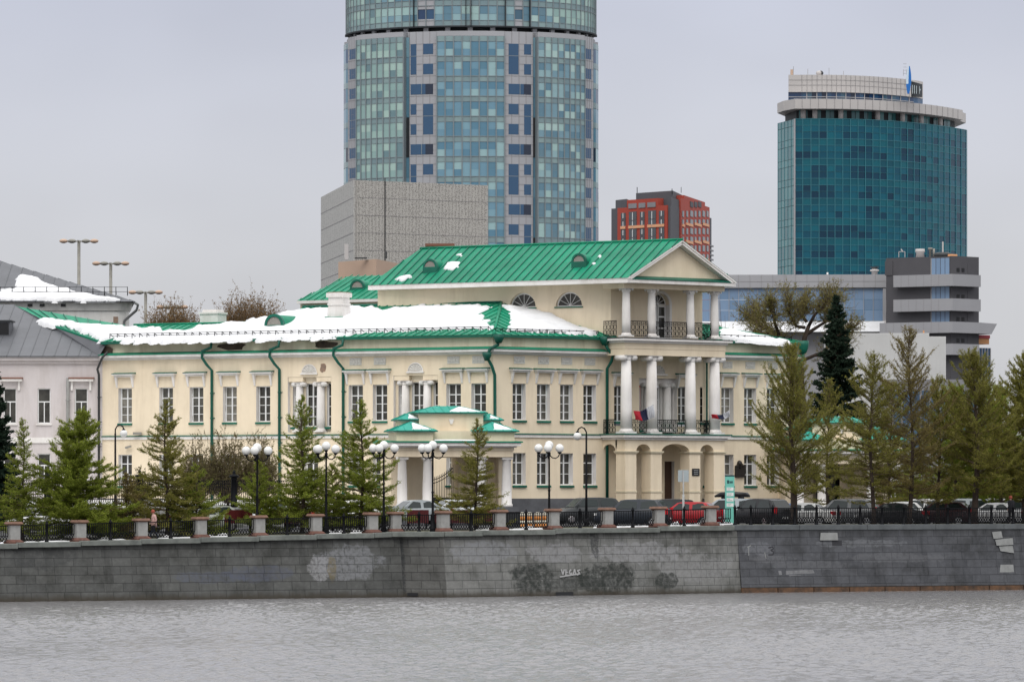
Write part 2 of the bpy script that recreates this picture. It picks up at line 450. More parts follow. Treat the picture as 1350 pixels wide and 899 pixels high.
nt.links.new(sx.outputs['Z'], rp.inputs['Fac'])
cn = nt.nodes.new('ShaderNodeTexNoise'); cn.inputs['Scale'].default_value = 9; cn.inputs['Detail'].default_value = 3
cmap = nt.nodes.new('ShaderNodeMapping'); cmap.inputs['Scale'].default_value = (1, 1, 2.2)
nt.links.new(tc.outputs['Generated'], cmap.inputs['Vector']); nt.links.new(cmap.outputs['Vector'], cn.inputs['Vector'])
cr = nt.nodes.new('ShaderNodeMapRange'); cr.inputs['From Min'].default_value = .3; cr.inputs['From Max'].default_value = .7
cr.inputs['To Min'].default_value = 9.0; cr.inputs['To Max'].default_value = 10.4     # overcast cloud layer, lit from above
nt.links.new(cn.outputs['Fac'], cr.inputs['Value'])
vm = nt.nodes.new('ShaderNodeVectorMath'); vm.operation = 'SCALE'
nt.links.new(rp.outputs['Color'], vm.inputs[0]); nt.links.new(cr.outputs['Result'], vm.inputs['Scale'])
mx = nt.nodes.new('ShaderNodeMix'); mx.data_type = 'RGBA'; mx.inputs[0].default_value = .92
nt.links.new(sky.outputs['Color'], mx.inputs[6]); nt.links.new(vm.outputs['Vector'], mx.inputs[7])
nt.links.new(mx.outputs[2], bg.inputs['Color'])

# ================================================================ embankment line and ground
WZ = -4.0
BANK = []
for px, py in ((-150, 794.5), (0, 793), (533, 786.7), (590, 787.2), (978, 781), (1350, 777), (1600, 774.5)):
    Y = (CZ-WZ)*F/(py-HY); BANK.append((xat(px, Y), Y))
ND = (-.5, .866)
ZX = [(-200, -2.2), (-60, -1.6), (-28, -.88), (-6, -.33), (13.7, .02), (60, .04)]
def zbank(x):
    for (x0, z0), (x1, z1) in zip(ZX, ZX[1:]):
        if x <= x1: return z0 + (z1-z0)*max(0, (x-x0))/(x1-x0)
    return ZX[-1][1]
def emb(px, d=0.0):
    """point on plan seen at column px, d metres behind the water line"""
    k = (px-CX)/F
    L = [(x+ND[0]*d, y+ND[1]*d) for x, y in BANK]
    for (xa, ya), (xb, yb) in zip(L, L[1:]):
        den = (xb-xa) - k*(yb-ya)
        t = (k*ya - xa)/den
        if -1e-6 <= t <= 1+1e-6: return Vector((xa+t*(xb-xa), ya+t*(yb-ya), zg(xa+t*(xb-xa)-ND[0]*d, d)))
    raise ValueError(px)
def zg(x, d): 
    t = min(1, max(0, (d-2.5)/12)); t = t*t*(3-2*t)*.8
    return zbank(x)*(1-t)
BX = [(-420, 60), (-150, 195)] + BANK + [(150, 345), (420, 500)]
def sheet(ds, dz, name, m, x0=-1e9, x1=1e9):
    pts = []
    for (xa, ya), (xb, yb) in zip(BX, BX[1:]):
        k = max(1, int(math.hypot(xb-xa, yb-ya)/6))
        for i in range(k): pts.append((xa+(xb-xa)*i/k, ya+(yb-ya)*i/k))
    pts.append(BX[-1]); pts = [p for p in pts if x0 <= p[0] <= x1]
    mb = MB()
    for (xa, ya), (xb, yb) in zip(pts, pts[1:]):
        for d0, d1 in zip(ds, ds[1:]):
            q = [(xa, ya, d0), (xb, yb, d0), (xb, yb, d1), (xa, ya, d1)]
            mb.quad(*[(x+ND[0]*d, y+ND[1]*d, zg(x, d)+dz) for x, y, d in q], m)
    return tag(mb.build(name), kind='structure')
sheet([.9, 2.5, 4.5, 6.5, 8.5, 10.5, 12.5, 14.5, 20, 26, 32, 40, 400, 3500], -.14, 'ground', 'asphalt')
sheet([.55, 1.5, 3.0], .0, 'promenade', 'paving')
sheet([3.0, 4.5, 6.4], .012, 'lawn_strip', 'earth')
def kerb(d, name):
    mb = MB(); pts = BX
    for (xa, ya), (xb, yb) in zip(pts, pts[1:]):
        k = max(1, int(math.hypot(xb-xa, yb-ya)/6))
        for i in range(k):
            a = (xa+(xb-xa)*i/k, ya+(yb-ya)*i/k); b = (xa+(xb-xa)*(i+1)/k, ya+(yb-ya)*(i+1)/k)
            P = lambda p, dd, z: (p[0]+ND[0]*dd, p[1]+ND[1]*dd, zg(p[0], dd)+z)
            mb.hexa([P(a, d, -.16), P(b, d, -.16), P(b, d+.2, -.16), P(a, d+.2, -.16), P(a, d, .02), P(b, d, .02), P(b, d+.2, .02), P(a, d+.2, .02)], 'kerb')
    tag(mb.build(name), kind='structure')
kerb(6.4, 'kerb')
# water: real ripples where the picture looks, calm sheet beyond
def water():
    m, nt, b = newmat('pond_water')
    b.inputs['Base Color'].default_value = (.20, .195, .197, 1); b.inputs['Roughness'].default_value = .12
    b.inputs['IOR'].default_value = 1.33; b.inputs['Specular IOR Level'].default_value = .5
    g = nt.nodes.new('ShaderNodeNewGeometry')
    n = nt.nodes.new('ShaderNodeTexNoise'); n.inputs['Scale'].default_value = 5.0; n.inputs['Detail'].default_value = 4; n.inputs['Roughness'].default_value = .6
    nt.links.new(g.outputs['Position'], n.inputs['Vector'])
    bp = nt.nodes.new('ShaderNodeBump'); bp.inputs['Strength'].default_value = .9; bp.inputs['Distance'].default_value = .05
    nt.links.new(n.outputs['Fac'], bp.inputs['Height']); nt.links.new(bp.outputs['Normal'], b.inputs['Normal'])
    x0, x1, y0, y1 = -46, 50, 126, 306
    nx, ny = 620, 1080
    X, Y = np.meshgrid(np.linspace(x0, x1, nx), np.linspace(y0, y1, ny))
    r = np.random.default_rng(3); Z = np.zeros_like(X)
    for i in range(70):
        lam = r.uniform(.42, 1.0) if i > 9 else r.uniform(1.0, 2.4)
        th = R(200) + r.normal(0, .75); k = 2*math.pi/lam
        A = (.0062 if lam < 1 else .0040)*min(lam, 1.1)**.9*r.uniform(.5, 1.3)
        Z += A*np.sin(k*(X*math.cos(th)+Y*math.sin(th)) + r.uniform(0, 6.28))
    gust = np.clip(.8 + .5*noise2(X*.05, Y*.02, 11, 3), .3, 1.6)
    lee = np.interp(X, [p[0] for p in BX], [p[1] for p in BX]) - Y
    gust *= .30 + .70*np.clip((lee-1)/16, 0, 1)      # sheltered strip under the wall
    edge = np.clip(np.minimum(np.minimum(X-x0, x1-X), np.minimum(Y-y0, y1-Y))/4, 0, 1)
    Z = Z*gust*edge + WZ
    V = np.stack([X, Y, Z], -1).reshape(-1, 3)
    idx = np.arange(nx*ny).reshape(ny, nx)
    Q = np.stack([idx[:-1, :-1], idx[:-1, 1:], idx[1:, 1:], idx[1:, :-1]], -1).reshape(-1, 4)
    B = 900
    extra = np.array([(-B, -60, WZ), (B, -60, WZ), (B, y0, WZ), (-B, y0, WZ), (x0, y0, WZ), (x1, y0, WZ), (x1, y1, WZ), (x0, y1, WZ),
                      (-B, y1, WZ), (B, y1, WZ), (B, 700, WZ), (-B, 700, WZ)])
    k = len(V)
    Q2 = np.array([(0, 1, 2, 3), (3, 4, 7, 8), (5, 2, 9, 6), (8, 9, 10, 11)]) + k
    o = np_mesh('water', np.vstack([V, extra]), np.vstack([Q, Q2]), ['pond_water'], None, None, (0, 0, 0), True)
    tag(o, kind='structure')
water()

# ---------------------------------------------------------------- embankment walls
def stone_mat(name, c1, c2, mortar, stains, bw=1.15, bh=.47, light=None):
    m, nt, b = newmat(name); L = nt.links.new
    b.inputs['Roughness'].default_value = .85; b.inputs['Specular IOR Level'].default_value = .25
    uv = nt.nodes.new('ShaderNodeUVMap'); uv.uv_map = 'UVMap'
    br = nt.nodes.new('ShaderNodeTexBrick')
    br.inputs['Color1'].default_value = (*c1, 1); br.inputs['Color2'].default_value = (*c2, 1); br.inputs['Mortar'].default_value = (*mortar, 1)
    br.inputs['Scale'].default_value = 1; br.inputs['Brick Width'].default_value = bw; br.inputs['Row Height'].default_value = bh
    br.inputs['Mortar Size'].default_value = .022; br.inputs['Mortar Smooth'].default_value = .4; br.inputs['Bias'].default_value = -.1
    br.offset = .5; br.squash = .85; br.squash_frequency = 3
    L(uv.outputs['UV'], br.inputs['Vector'])
    col = br.outputs['Color']
    def noise(scale, detail=5, st=(1, 1, 1)):
        mp = nt.nodes.new('ShaderNodeMapping'); mp.inputs['Scale'].default_value = st
        L(uv.outputs['UV'], mp.inputs['Vector'])
        n = nt.nodes.new('ShaderNodeTexNoise'); n.inputs['Scale'].default_value = scale; n.inputs['Detail'].default_value = detail; n.inputs['Roughness'].default_value = .65
        L(mp.outputs['Vector'], n.inputs['Vector']); return n.outputs['Fac']
    def ramp(v, a, c):
        r = nt.nodes.new('ShaderNodeMapRange'); r.inputs['From Min'].default_value = a; r.inputs['From Max'].default_value = c; r.interpolation_type = 'SMOOTHSTEP'
        L(v, r.inputs['Value']); return r.outputs['Result']
    def mixc(fac, a, c, mode='MIX', k=1.0):
        x = nt.nodes.new('ShaderNodeMix'); x.data_type = 'RGBA'; x.blend_type = mode
        if k != 1.0:
            mm = nt.nodes.new('ShaderNodeMath'); mm.operation = 'MULTIPLY'; mm.inputs[1].default_value = k; L(fac, mm.inputs[0]); fac = mm.outputs[0]
        L(fac, x.inputs[0]); L(a, x.inputs[6])
        if isinstance(c, tuple): x.inputs[7].default_value = (*c, 1)
        else: L(c, x.inputs[7])
        return x.outputs[2]
    col = mixc(ramp(noise(.55, 6), .42, .7), col, (.5, .5, .48), 'MULTIPLY', .9)
    col = mixc(ramp(noise(.9, 4, (1.6, .12, 1)), .5, .75), col, (.5, .5, .5), 'MULTIPLY', .7)     # runs of damp
    col = mixc(ramp(noise(3.5, 6), .45, .75), col, (1.5, 1.5, 1.5), 'MULTIPLY', .5)
    sep = nt.nodes.new('ShaderNodeSeparateXYZ'); L(uv.outputs['UV'], sep.inputs[0])
    def mth(op, a, bb):
        x = nt.nodes.new('ShaderNodeMath'); x.operation = op
        for i, q in enumerate((a, bb)):
            if isinstance(q, (int, float)): x.inputs[i].default_value = q
            else: L(q, x.inputs[i])
        return x.outputs[0]
    for (u, v, ru, rv, c, ns, k) in stains:
        du = mth('DIVIDE', mth('SUBTRACT', sep.outputs[0], u), ru); dv = mth('DIVIDE', mth('SUBTRACT', sep.outputs[1], v), rv)
        d2 = mth('ADD', mth('MULTIPLY', du, du), mth('MULTIPLY', dv, dv))
        d2 = mth('ADD', d2, mth('MULTIPLY', mth('SUBTRACT', noise(ns, 6), .5), 3.2))
        mm = mth('SUBTRACT', 1.0, ramp(d2, .6, 1.05))
        mm = mth('MULTIPLY', mm, ramp(noise(ns*3.5, 5), .25, .62))
        mm = mth('MULTIPLY', mm, mth('SUBTRACT', 1.0, mth('MULTIPLY', br.outputs['Fac'], .6)))
        col = mixc(mm, col, c, 'MIX', k)
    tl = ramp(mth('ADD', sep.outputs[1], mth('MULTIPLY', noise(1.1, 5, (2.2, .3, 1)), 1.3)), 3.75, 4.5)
    col = mixc(tl, col, (.40, .40, .38), 'MULTIPLY', .8)     # shade of the coping overhang, painted in as a streaky dark strip
    wl = ramp(mth('ADD', sep.outputs[1], mth('MULTIPLY', noise(2, 4), .35)), .62, .18)
    col = mixc(wl, col, (.045, .037, .026), 'MIX', .85)     # the wet line above the water
    L(col, b.inputs['Base Color'])
    bp = nt.nodes.new('ShaderNodeBump'); bp.inputs['Strength'].default_value = .5; bp.inputs['Distance'].default_value = .04
    hh = mth('ADD', mth('MULTIPLY', br.outputs['Fac'], -1.0), mth('MULTIPLY', noise(6, 6), .6))
    L(hh, bp.inputs['Height']); L(bp.outputs['Normal'], b.inputs['Normal'])
    return m
GR, PALE, DK = (.026, .03, .027), (.23, .235, .245), (.03, .032, .034)
def uw(i, px):      # metres along bank segment i at column px
    (xa, ya), (xb, yb) = BANK[i], BANK[i+1]; k = (px-CX)/F
    return (k*ya-xa)/((xb-xa)-k*(yb-ya))*math.hypot(xb-xa, yb-ya)
U1 = lambda px: uw(1, px) + math.dist(BANK[0], BANK[1])
stone_mat('stone_olive', (.105, .107, .102), (.080, .082, .079), (.052, .053, .051),
          [(U1(465), 2.0, 2.3, 1.0, (.20, .205, .215), 1.2, .85), (U1(424), 1.7, .7, .8, (.27, .27, .275), 1.8, .85), (U1(441), 1.7, .3, .9, (.16, .13, .07), 1.5, .7),
           (U1(280), 1.2, 2.4, .35, (.10, .11, .14), .9, .6), (U1(345), 1.4, 2.0, .5, (.09, .10, .14), .9, .5), (U1(60), 2.4, 2.2, .7, DK, .8, .45)])
stone_mat('stone_corner', (.115, .115, .109), (.088, .088, .084), (.052, .052, .05), [(-.1, 2, .35, 3, DK, 1, .9)])
stone_mat('stone_light', (.19, .191, .182), (.15, .152, .146), (.095, .096, .092),
          [(uw(3, 660)-1, 2.55, 2.4, .7, PALE, .9, .8), (uw(3, 735), 2.5, 2.0, .6, (.25, .25, .255), 1.2, .8), (uw(3, 850), 2.45, 3.6, .65, (.27, .27, .275), 1.1, .75),
           (uw(3, 920), 1.5, 3.0, .9, (.26, .26, .26), 1.3, .6), (uw(3, 705), 1.0, 1.7, 1.0, GR, .9, .93), (uw(3, 805), .95, 2.5, 1.15, GR, .9, .93),
           (uw(3, 880), .75, 1.0, .55, GR, 1.1, .9), (uw(3, 760), .7, 2.2, .5, GR, 1.2, .7), (uw(3, 789), 3.0, .35, .9, DK, 1.5, .75), (uw(3, 640), 3.6, 2.4, .35, (.08, .08, .075), .9, .6),
           (uw(3, 850), 3.85, 5.4, .3, (.07, .07, .066), .8, .7)])
stone_mat('stone_dark', (.092, .095, .104), (.072, .075, .083), (.052, .054, .06),
          [(1.4, 2.6, 1.2, .45, (.17, .175, .19), 1.4, .6),
           (8.5, 2.9, 3.2, .25, (.16, .165, .175), 1.2, .6), (11, 2.0, 4, .3, (.13, .132, .14), 1.1, .6), (5, 1.6, 3, .3, (.125, .128, .136), 1.1, .6), (2.2, 2.0, 1.6, .25, (.14, .142, .15), 1.4, .6)], bw=1.25)
BATTER = .55
def bank_wall(i0, i1, m, label, top_drop=0.0, ext0=0, base=False):
    r = thing('embankment_wall', label, 'embankment wall', (*BANK[i0], WZ))
    mb = MB(); u = 0.0
    for (xa, ya), (xb, yb) in zip(BANK[i0:i1], BANK[i0+1:i1+1]):
        L = math.hypot(xb-xa, yb-ya); k = max(1, int(L/3))
        for j in range(k):
            p0 = (xa+(xb-xa)*j/k, ya+(yb-ya)*j/k); p1 = (xa+(xb-xa)*(j+1)/k, ya+(yb-ya)*(j+1)/k)
            ua, ub = u+L*j/k, u+L*(j+1)/k
            za, zb = zbank(p0[0])-.26, zbank(p1[0])-.26
            T = lambda p, z, d: (p[0]+ND[0]*d, p[1]+ND[1]*d, z)
            zl = WZ + (.30 if base else -.5)
            bk = .0 if not base else .03
            mb.quad(T(p0, zl, bk), T(p1, zl, bk), T(p1, zb, BATTER), T(p0, za, BATTER), m,
                    [(ua, zl-WZ), (ub, zl-WZ), (ub, zb-WZ), (ua, za-WZ)])
            mb.quad(T(p0, za, BATTER), T(p1, zb, BATTER), T(p1, zb, 1.6), T(p0, za, 1.6), m, [(0, 3), (1, 3), (1, 4), (0, 4)])
            mb.quad(T(p1, WZ-.5, 1.6), T(p0, WZ-.5, 1.6), T(p0, za, 1.6), T(p1, zb, 1.6), m, [(0, 3), (1, 3), (1, 4), (0, 4)])
        u += L
    for p, s in ((BANK[i0], 0), (BANK[i1], 1)):
        z = zbank(p[0])-.26
        q = [(p[0], p[1], WZ-.5), (p[0]+ND[0]*BATTER, p[1]+ND[1]*BATTER, z), (p[0]+ND[0]*1.6, p[1]+ND[1]*1.6, z), (p[0]+ND[0]*1.6, p[1]+ND[1]*1.6, WZ-.5)]
        mb.quad(*q, m, [(0, 0), (0, 4), (1, 4), (1, 0)])
    mb.build('stone_face', r)
    return r
def slab(r, pa, pb, z, m='coping', th=.28, over=.30, tilt=0.0):
    mb = MB(); T = lambda p, d, zz: (p[0]+ND[0]*d, p[1]+ND[1]*d, zz)
    d0, d1 = BATTER-over, BATTER+1.15
    a, b = pa, pb
    e = .012
    dx, dy = b[0]-a[0], b[1]-a[1]; L = math.hypot(dx, dy); a = (a[0]+dx/L*e, a[1]+dy/L*e); b = (b[0]-dx/L*e, b[1]-dy/L*e)
    mb.hexa([T(a, d0+.03, z-th), T(b, d0+.03, z-th+tilt), T(b, d1, z-th+tilt), T(a, d1, z-th), T(a, d0, z+.004), T(b, d0, z+.004+tilt), T(b, d1, z+.004+tilt), T(a, d1, z+.004)], m)
    o = mb.build('coping_slab', r)
    bv = o.modifiers.new('edge', 'BEVEL'); bv.width = .03; bv.segments = 2
    return o
wallL = bank_wall(0, 2, 'stone_olive', 'long olive grey stone embankment wall at the waterline whose coping steps down to the pond')
wallC = bank_wall(2, 3, 'stone_corner', 'narrow dark turned strip of stone embankment wall between the olive and the pale stretches')
wallM = bank_wall(3, 4, 'stone_light', 'pale block stone embankment wall with overpainted graffiti and dark mossy blotches')
wallR = bank_wall(4, 6, 'stone_dark', 'dark bluish grey stone embankment wall with loose slabs and a rusty foot', base=True)
# stepped coping of the left stretch, one slab per bay, then longer slabs
edges = [(-70, -.3), (27, 0), (110, 0), (190, 0), (268, 0), (345, 0), (421, 0), (497, 0), (520, 0)]
def bpt(px):
    p = emb(px, 0.0); return (p.x, p.y)
for (a, _), (b, _) in zip(edges, edges[1:]):
    pa, pb = bpt(a), bpt(b); mid = zbank((pa[0]+pb[0])/2)
    slab(wallL, pa, pb, mid + .02, tilt=.03)
slab(wallC, bpt(520), BANK[3], zbank(-4.5)+.03, over=.22, th=.3)
for a, b in ((590, 640), (640, 736), (736, 874), (874, 972)):
    pa, pb = (BANK[3] if a == 590 else bpt(a)), bpt(b); slab(wallM, pa, pb, zbank((pa[0]+pb[0])/2)+.0, tilt=.01)
pa = bpt(972)
for b in range(1060, 1560, 90):
    pb = bpt(b); slab(wallR, pa, pb, .035, 'coping_dark', th=.32, over=.08); pa = pb
# rusty foot of the dark stretch
m, nt, b = newmat('rust_foot'); b.inputs['Roughness'].default_value = .8
M('rust', (.16, .085, .045), .85, col2=(.04, .03, .024), vscale=2.2)
mb = MB()
for (xa, ya), (xb, yb) in zip(BANK[4:6], BANK[5:7]):
    for k in range(8):
        t0, t1 = k/8, (k+1)/8 - .004
        p0 = (xa+(xb-xa)*t0, ya+(yb-ya)*t0); p1 = (xa+(xb-xa)*t1, ya+(yb-ya)*t1)
        T = lambda p, d, zz: (p[0]+ND[0]*d, p[1]+ND[1]*d, zz)
        mb.hexa([T(p0, -.05, WZ-.4), T(p1, -.05, WZ-.4), T(p1, .4, WZ-.4), T(p0, .4, WZ-.4), T(p0, -.05, WZ+.27), T(p1, -.05, WZ+.27), T(p1, .4, WZ+.29), T(p0, .4, WZ+.29)], 'rust')
mb.build('rusty_foot', wallR)
# loose and missing facing slabs on the dark stretch
def face_pt(i, px, z, out=0.0):
    (xa, ya), (xb, yb) = BANK[i], BANK[i+1]; k = (px-CX)/F
    t0 = (z-WZ)/(-.26-WZ)*BATTER - out
    ax, ay = xa+ND[0]*t0, ya+ND[1]*t0; bx, by = xb+ND[0]*t0, yb+ND[1]*t0
    t = (k*ay-ax)/((bx-ax)-k*(by-ay)); return Vector((ax+t*(bx-ax), ay+t*(by-ay), z))
def facing(i, quad, m, out=.06, name='loose_slab', parent=None):
    Y = face_pt(i, quad[0][0], -2).y
    P = [face_pt(i, px, zat(py, Y), out) for px, py in quad]; B = [face_pt(i, px, zat(py, Y), -.03) for px, py in quad]
    mb = MB(); mb.hexa([*B, *P], m); return mb.build(name, parent)
facing(4, [(1081, 712), (1105, 712), (1104, 702), (1082, 702)], 'stone_pale', .10, 'loose_slab', wallR)
facing(4, [(1097, 719), (1110, 719), (1110, 712), (1097, 712)], 'graffiti_black', .012, 'missing_slab_hole', wallR)
facing(4, [(1310, 710), (1322, 709), (1320, 700), (1308, 701)], 'stone_pale', .09, 'loose_slab', wallR)
facing(4, [(1314, 719), (1336, 718), (1335, 709), (1312, 711)], 'stone_pale', .12, 'loose_slab', wallR)
facing(4, [(1319, 726), (1337, 729), (1335, 719), (1317, 720)], 'stone_pale', .08, 'loose_slab', wallR)
facing(4, [(1318, 754), (1337, 754), (1336, 744), (1319, 744)], 'stone_pale', .02, 'pale_facing_slab', wallR)
for q_ in ([(1085, 765), (1132, 763.5), (1130, 758.5), (1086, 759.5)], [(1036, 757), (1074, 755.5), (1072, 751), (1036, 752)], [(1044, 764), (1056, 763.5), (1056, 757.5), (1040, 757.8)], [(1027, 757.5), (1031, 757.2), (1030, 752), (1026, 752)]):
    facing(4, q_, 'stone_mid', .012, 'pale_facing_slab', wallR)
# scrawled tags
def scrawl(i, strokes, m, parent, wd=.07, name='graffiti'):
    Y = face_pt(i, strokes[0][0][0], -2).y; mb = MB()
    for st in strokes:
        for (xa, ya), (xb, yb) in zip(st, st[1:]):
            a = face_pt(i, xa, zat(ya, Y), .012); b = face_pt(i, xb, zat(yb, Y), .012)
            mb.bar(a, b, wd, .012, m, up=(.45, -.89, .13))
    return mb.build(name, parent)
scrawl(4, [[(1013, 722), (1018, 720.5), (1020, 723), (1016, 725), (1020, 727), (1019, 731), (1013, 731)]], 'graffiti_black', wallR)
scrawl(4, [[(987, 720), (987, 732)], [(985, 721), (990, 719)], [(1008, 728), (1010, 736)]], 'stone_pale', wallR, .05)
scrawl(3, [[(740, 750), (742, 757), (744, 750)], [(746, 750), (746, 758), (749, 758)], [(746, 754), (748.5, 754)], [(753, 750.5), (750.5, 753), (752, 758), (754, 755)],
           [(755.5, 758), (757.5, 750), (759.5, 758)], [(765, 751), (761, 752), (764, 755), (761, 758)], [(738, 760), (765, 756)]], 'graffiti_white', wallM, .08)
def outlet(px0, px1, py):
    Y = face_pt(3, px0, -3.6).y; q = [(px0, py+6), (px1, py+6), (px1, py), (px0, py)]
    facing(3, q, 'black', .03, 'drain_outlet', wallM)
outlet(733, 756, 780); facing(2, [(537, 785), (551, 785), (551, 781), (537, 781)], 'black', .03, 'drain_outlet', wallC)

# ---------------------------------------------------------------- pillars and iron railings along the edge
PIL = [18, 105, 186, 264, 341, 416, 490, 521, 584, 658, 729, 800, 868, 936]
ORD = ['first', 'second', 'third', 'fourth', 'fifth', 'sixth', 'seventh', 'eighth', 'ninth', 'tenth', 'eleventh', 'twelfth', 'thirteenth', 'fourteenth', 'fifteenth']
def pillar():
    r = thing('railing_pillar', 'x', 'pillar', group='stone pillars of the embankment railing')
    mb = MB(); mb.box(-.44, .44, -.40, .40, 0, .1, 'brick_base'); mb.hexa([(-.44, -.4, .1), (.44, -.4, .1), (.44, .4, .1), (-.44, .4, .1), (-.3, -.28, .22), (.3, -.28, .22), (.3, .28, .22), (-.3, .28, .22)], 'brick_base')
    mb.local('base', r)
    mb = MB(); mb.box(-.285, .285, -.265, .265, .2, 1.02, 'stone_grey'); mb.local('shaft', r)
    mb = MB(); mb.hexa([(-.3, -.28, 1.0), (.3, -.28, 1.0), (.3, .28, 1.0), (-.3, .28, 1.0), (-.4, -.38, 1.08), (.4, -.38, 1.08), (.4, .38, 1.08), (-.4, .38, 1.08)], 'brick_cap')
    mb.hexa([(-.42, -.40, 1.08), (.42, -.40, 1.08), (.42, .40, 1.08), (-.42, .40, 1.08), (-.36, -.34, 1.2), (.36, -.34, 1.2), (.36, .34, 1.2), (-.36, .34, 1.2)], 'brick_cap')
    mb.local('cap', r); return r
pil0 = pillar(); ppos = []
for i, px in enumerate(PIL):
    p = emb(px, 1.0); z = zbank(p.x+.5) + .0
    a = 33 if px > 560 else 29
    last = ' beside the dark wall' if px == 936 else ''
    lab = f'grey stone pillar with brick red cap on the embankment edge, {ORD[i]} of the row from the left'
    o = pil0 if i == 0 else dup(pil0)
    o.location = (p.x, p.y, z); o.rotation_euler.z = R(a); o['label'] = lab
    ppos.append(Vector((p.x, p.y, z)))
def railing(A, B, label, h=1.08, step=.125, mid=True, dense=False, group='iron railing bays between the stone pillars', ends=.34):
    A, B = Vector(A), Vector(B); t = (B-A); t.z = 0; L = t.length; t.normalize()
    r = thing('iron_railing', label, 'railing', A, 0, group)
    def P(s, z): q = A + t*s; return Vector((q.x, q.y, A.z + (B.z-A.z)*s/L + z))
    e0, e1 = ends, L-ends
    mb = MB(); n = max(2, int((e1-e0)/step))
    for s0, s1, w_ in ((.98, .98, .05), (.42, .42, .035), (.12, .12, .04)):
        mb.bar(P(e0, s0), P(e1, s1), .04, w_, 'iron')
    for i in range(n+1):
        s = e0 + (e1-e0)*i/n
        mb.bar(P(s, .42), P(s, .98), .036, .036, 'iron', up=t)
    k = max(2, int((e1-e0)/.17))
    for i in range(k):      # lattice in the lower field
        s0, s1 = e0 + (e1-e0)*i/k, e0 + (e1-e0)*(i+1)/k
        mb.bar(P(s0, .12), P(s1, .42), .034, .034, 'iron', up=(-t.y, t.x, 0)); mb.bar(P(s0, .42), P(s1, .12), .034, .034, 'iron', up=(-t.y, t.x, 0))
    if dense:
        mb.bar(P(e0, .72), P(e1, .72), .03, .03, 'iron')
        for i in range(k*2):
            s = e0 + (e1-e0)*(i+.5)/(k*2); mb.bar(P(s, .14), P(s, .72), .02, .02, 'iron', up=t)
    mb.build('railing_panel', r)
    if mid:
        mb = MB(); s = L/2 if mid is True else mid
        c = P(s, 0); mb.lathe([(.12, 0), (.12, .07), (.075, .12), (.075, .98), (.1, 1.0), (.1, 1.05), (.05, 1.09), (.06, 1.14), (.01, 1.2)], 'iron', 10, c)
        mb.build('post', r)
    return r
for i in range(len(ppos)-1):
    if i == 6: mid = False
    else: mid = True
    nm = f'black iron railing with lattice foot between the {ORD[i]} and {ORD[i+1]} stone pillars from the left'
    railing(ppos[i], ppos[i+1], nm, mid=mid)
p = emb(-60, 1.0); railing((p.x, p.y, zbank(p.x)), ppos[0], 'black iron railing left of the first stone pillar, cut by the picture edge', mid=True)
RP = [936, 969, 990] + [1019 + 28.8*i for i in range(13)]
prev = ppos[-1]
for i, px in enumerate(RP[1:]):
    q = emb(px, 1.0); q = Vector((q.x, q.y, .04))
    if px < 1380:
        r = railing(prev, q, f'dark close-meshed iron railing bay on the dark wall, {["first","second","third","fourth","fifth","sixth","seventh","eighth","ninth","tenth","eleventh","twelfth","thirteenth","fourteenth","fifteenth"][i]} right of the last stone pillar',
                mid=(q-prev).length-.01, dense=i > 1, group='dense railing bays on the dark wall', ends=.06 if i else .34)
    prev = q
# last traces of snow by the railing
def snow_heap(px0, px1, d, h, label, seed, wdt=.5):
    a, b = emb(px0, d), emb(px1, d); L = (b-a).length
    n, m_ = max(8, int(L/.09)), 9
    s, t = np.meshgrid(np.linspace(0, 1, n), np.linspace(-1, 1, m_))
    env = np.clip(1-(2*s-1)**6, 0, 1)*np.clip(1-t*t, 0, 1)
    z = h*env*np.clip(.55+.6*noise2(s*L*2.2, t*wdt*3, seed, 3), 0, 1.6) - .02
    tv = (b-a)/L; nv = Vector((-tv.y, tv.x, 0))
    X = (s*L)[..., None]*np.array(tv) + (t*wdt/2*(1+.3*noise2(s*L*1.3, t, seed+1, 2)))[..., None]*np.array(nv)
    X[..., 2] += z
    idx = np.arange(n*m_).reshape(m_, n)
    Q = np.stack([idx[:-1, :-1], idx[:-1, 1:], idx[1:, 1:], idx[1:, :-1]], -1).reshape(-1, 4)
    o = np_mesh('snow_heap', X.reshape(-1, 3), Q, ['snow'], None, None, (a.x, a.y, a.z+.015), True)
    tag(o, label, 'snow', 'leftover snow along the railing')
for i, (a, b, d, h, wd) in enumerate(((208, 250, 2.6, .16, 1.2), (275, 300, 2.6, .2, 1.2), (428, 455, 2.4, .2, 1.2), (462, 486, 2.2, .25, .8), (513, 536, 1.9, .2, .5), (628, 652, 2.2, .18, .5), (672, 718, 2.2, .16, .9),
                                      (783, 793, 1.9, .22, .4), (809, 860, 1.9, .13, .4), (885, 896, 1.75, .3, .45), (899, 928, 1.75, .24, .45), (943, 969, 1.75, .2, .4), (2, 14, 2.4, .2, .9), (30, 95, 2.6, .13, .9), (128, 165, 2.6, .17, .9))):
    where = ['between the third and fourth', 'between the fourth and fifth', 'between the sixth and seventh, nearer the sixth', 'between the sixth and seventh, nearer the seventh', 'between the seventh and eighth', 'between the ninth and tenth', 'between the tenth and eleventh', 'between the eleventh and twelfth, a small lump', 'between the twelfth and thirteenth', 'between the thirteenth and fourteenth, a round lump', 'between the thirteenth and fourteenth, long and low', 'just right of the fourteenth', 'left of the first', 'between the first and second', 'between the second and third'][i]
    snow_heap(a, b, d, h, f'leftover white snow behind the railing {where} stone pillars'.replace('fourteenth stone pillars', 'fourteenth stone pillar').replace('of the first stone pillars', 'of the first stone pillar'), 20+i, wd)
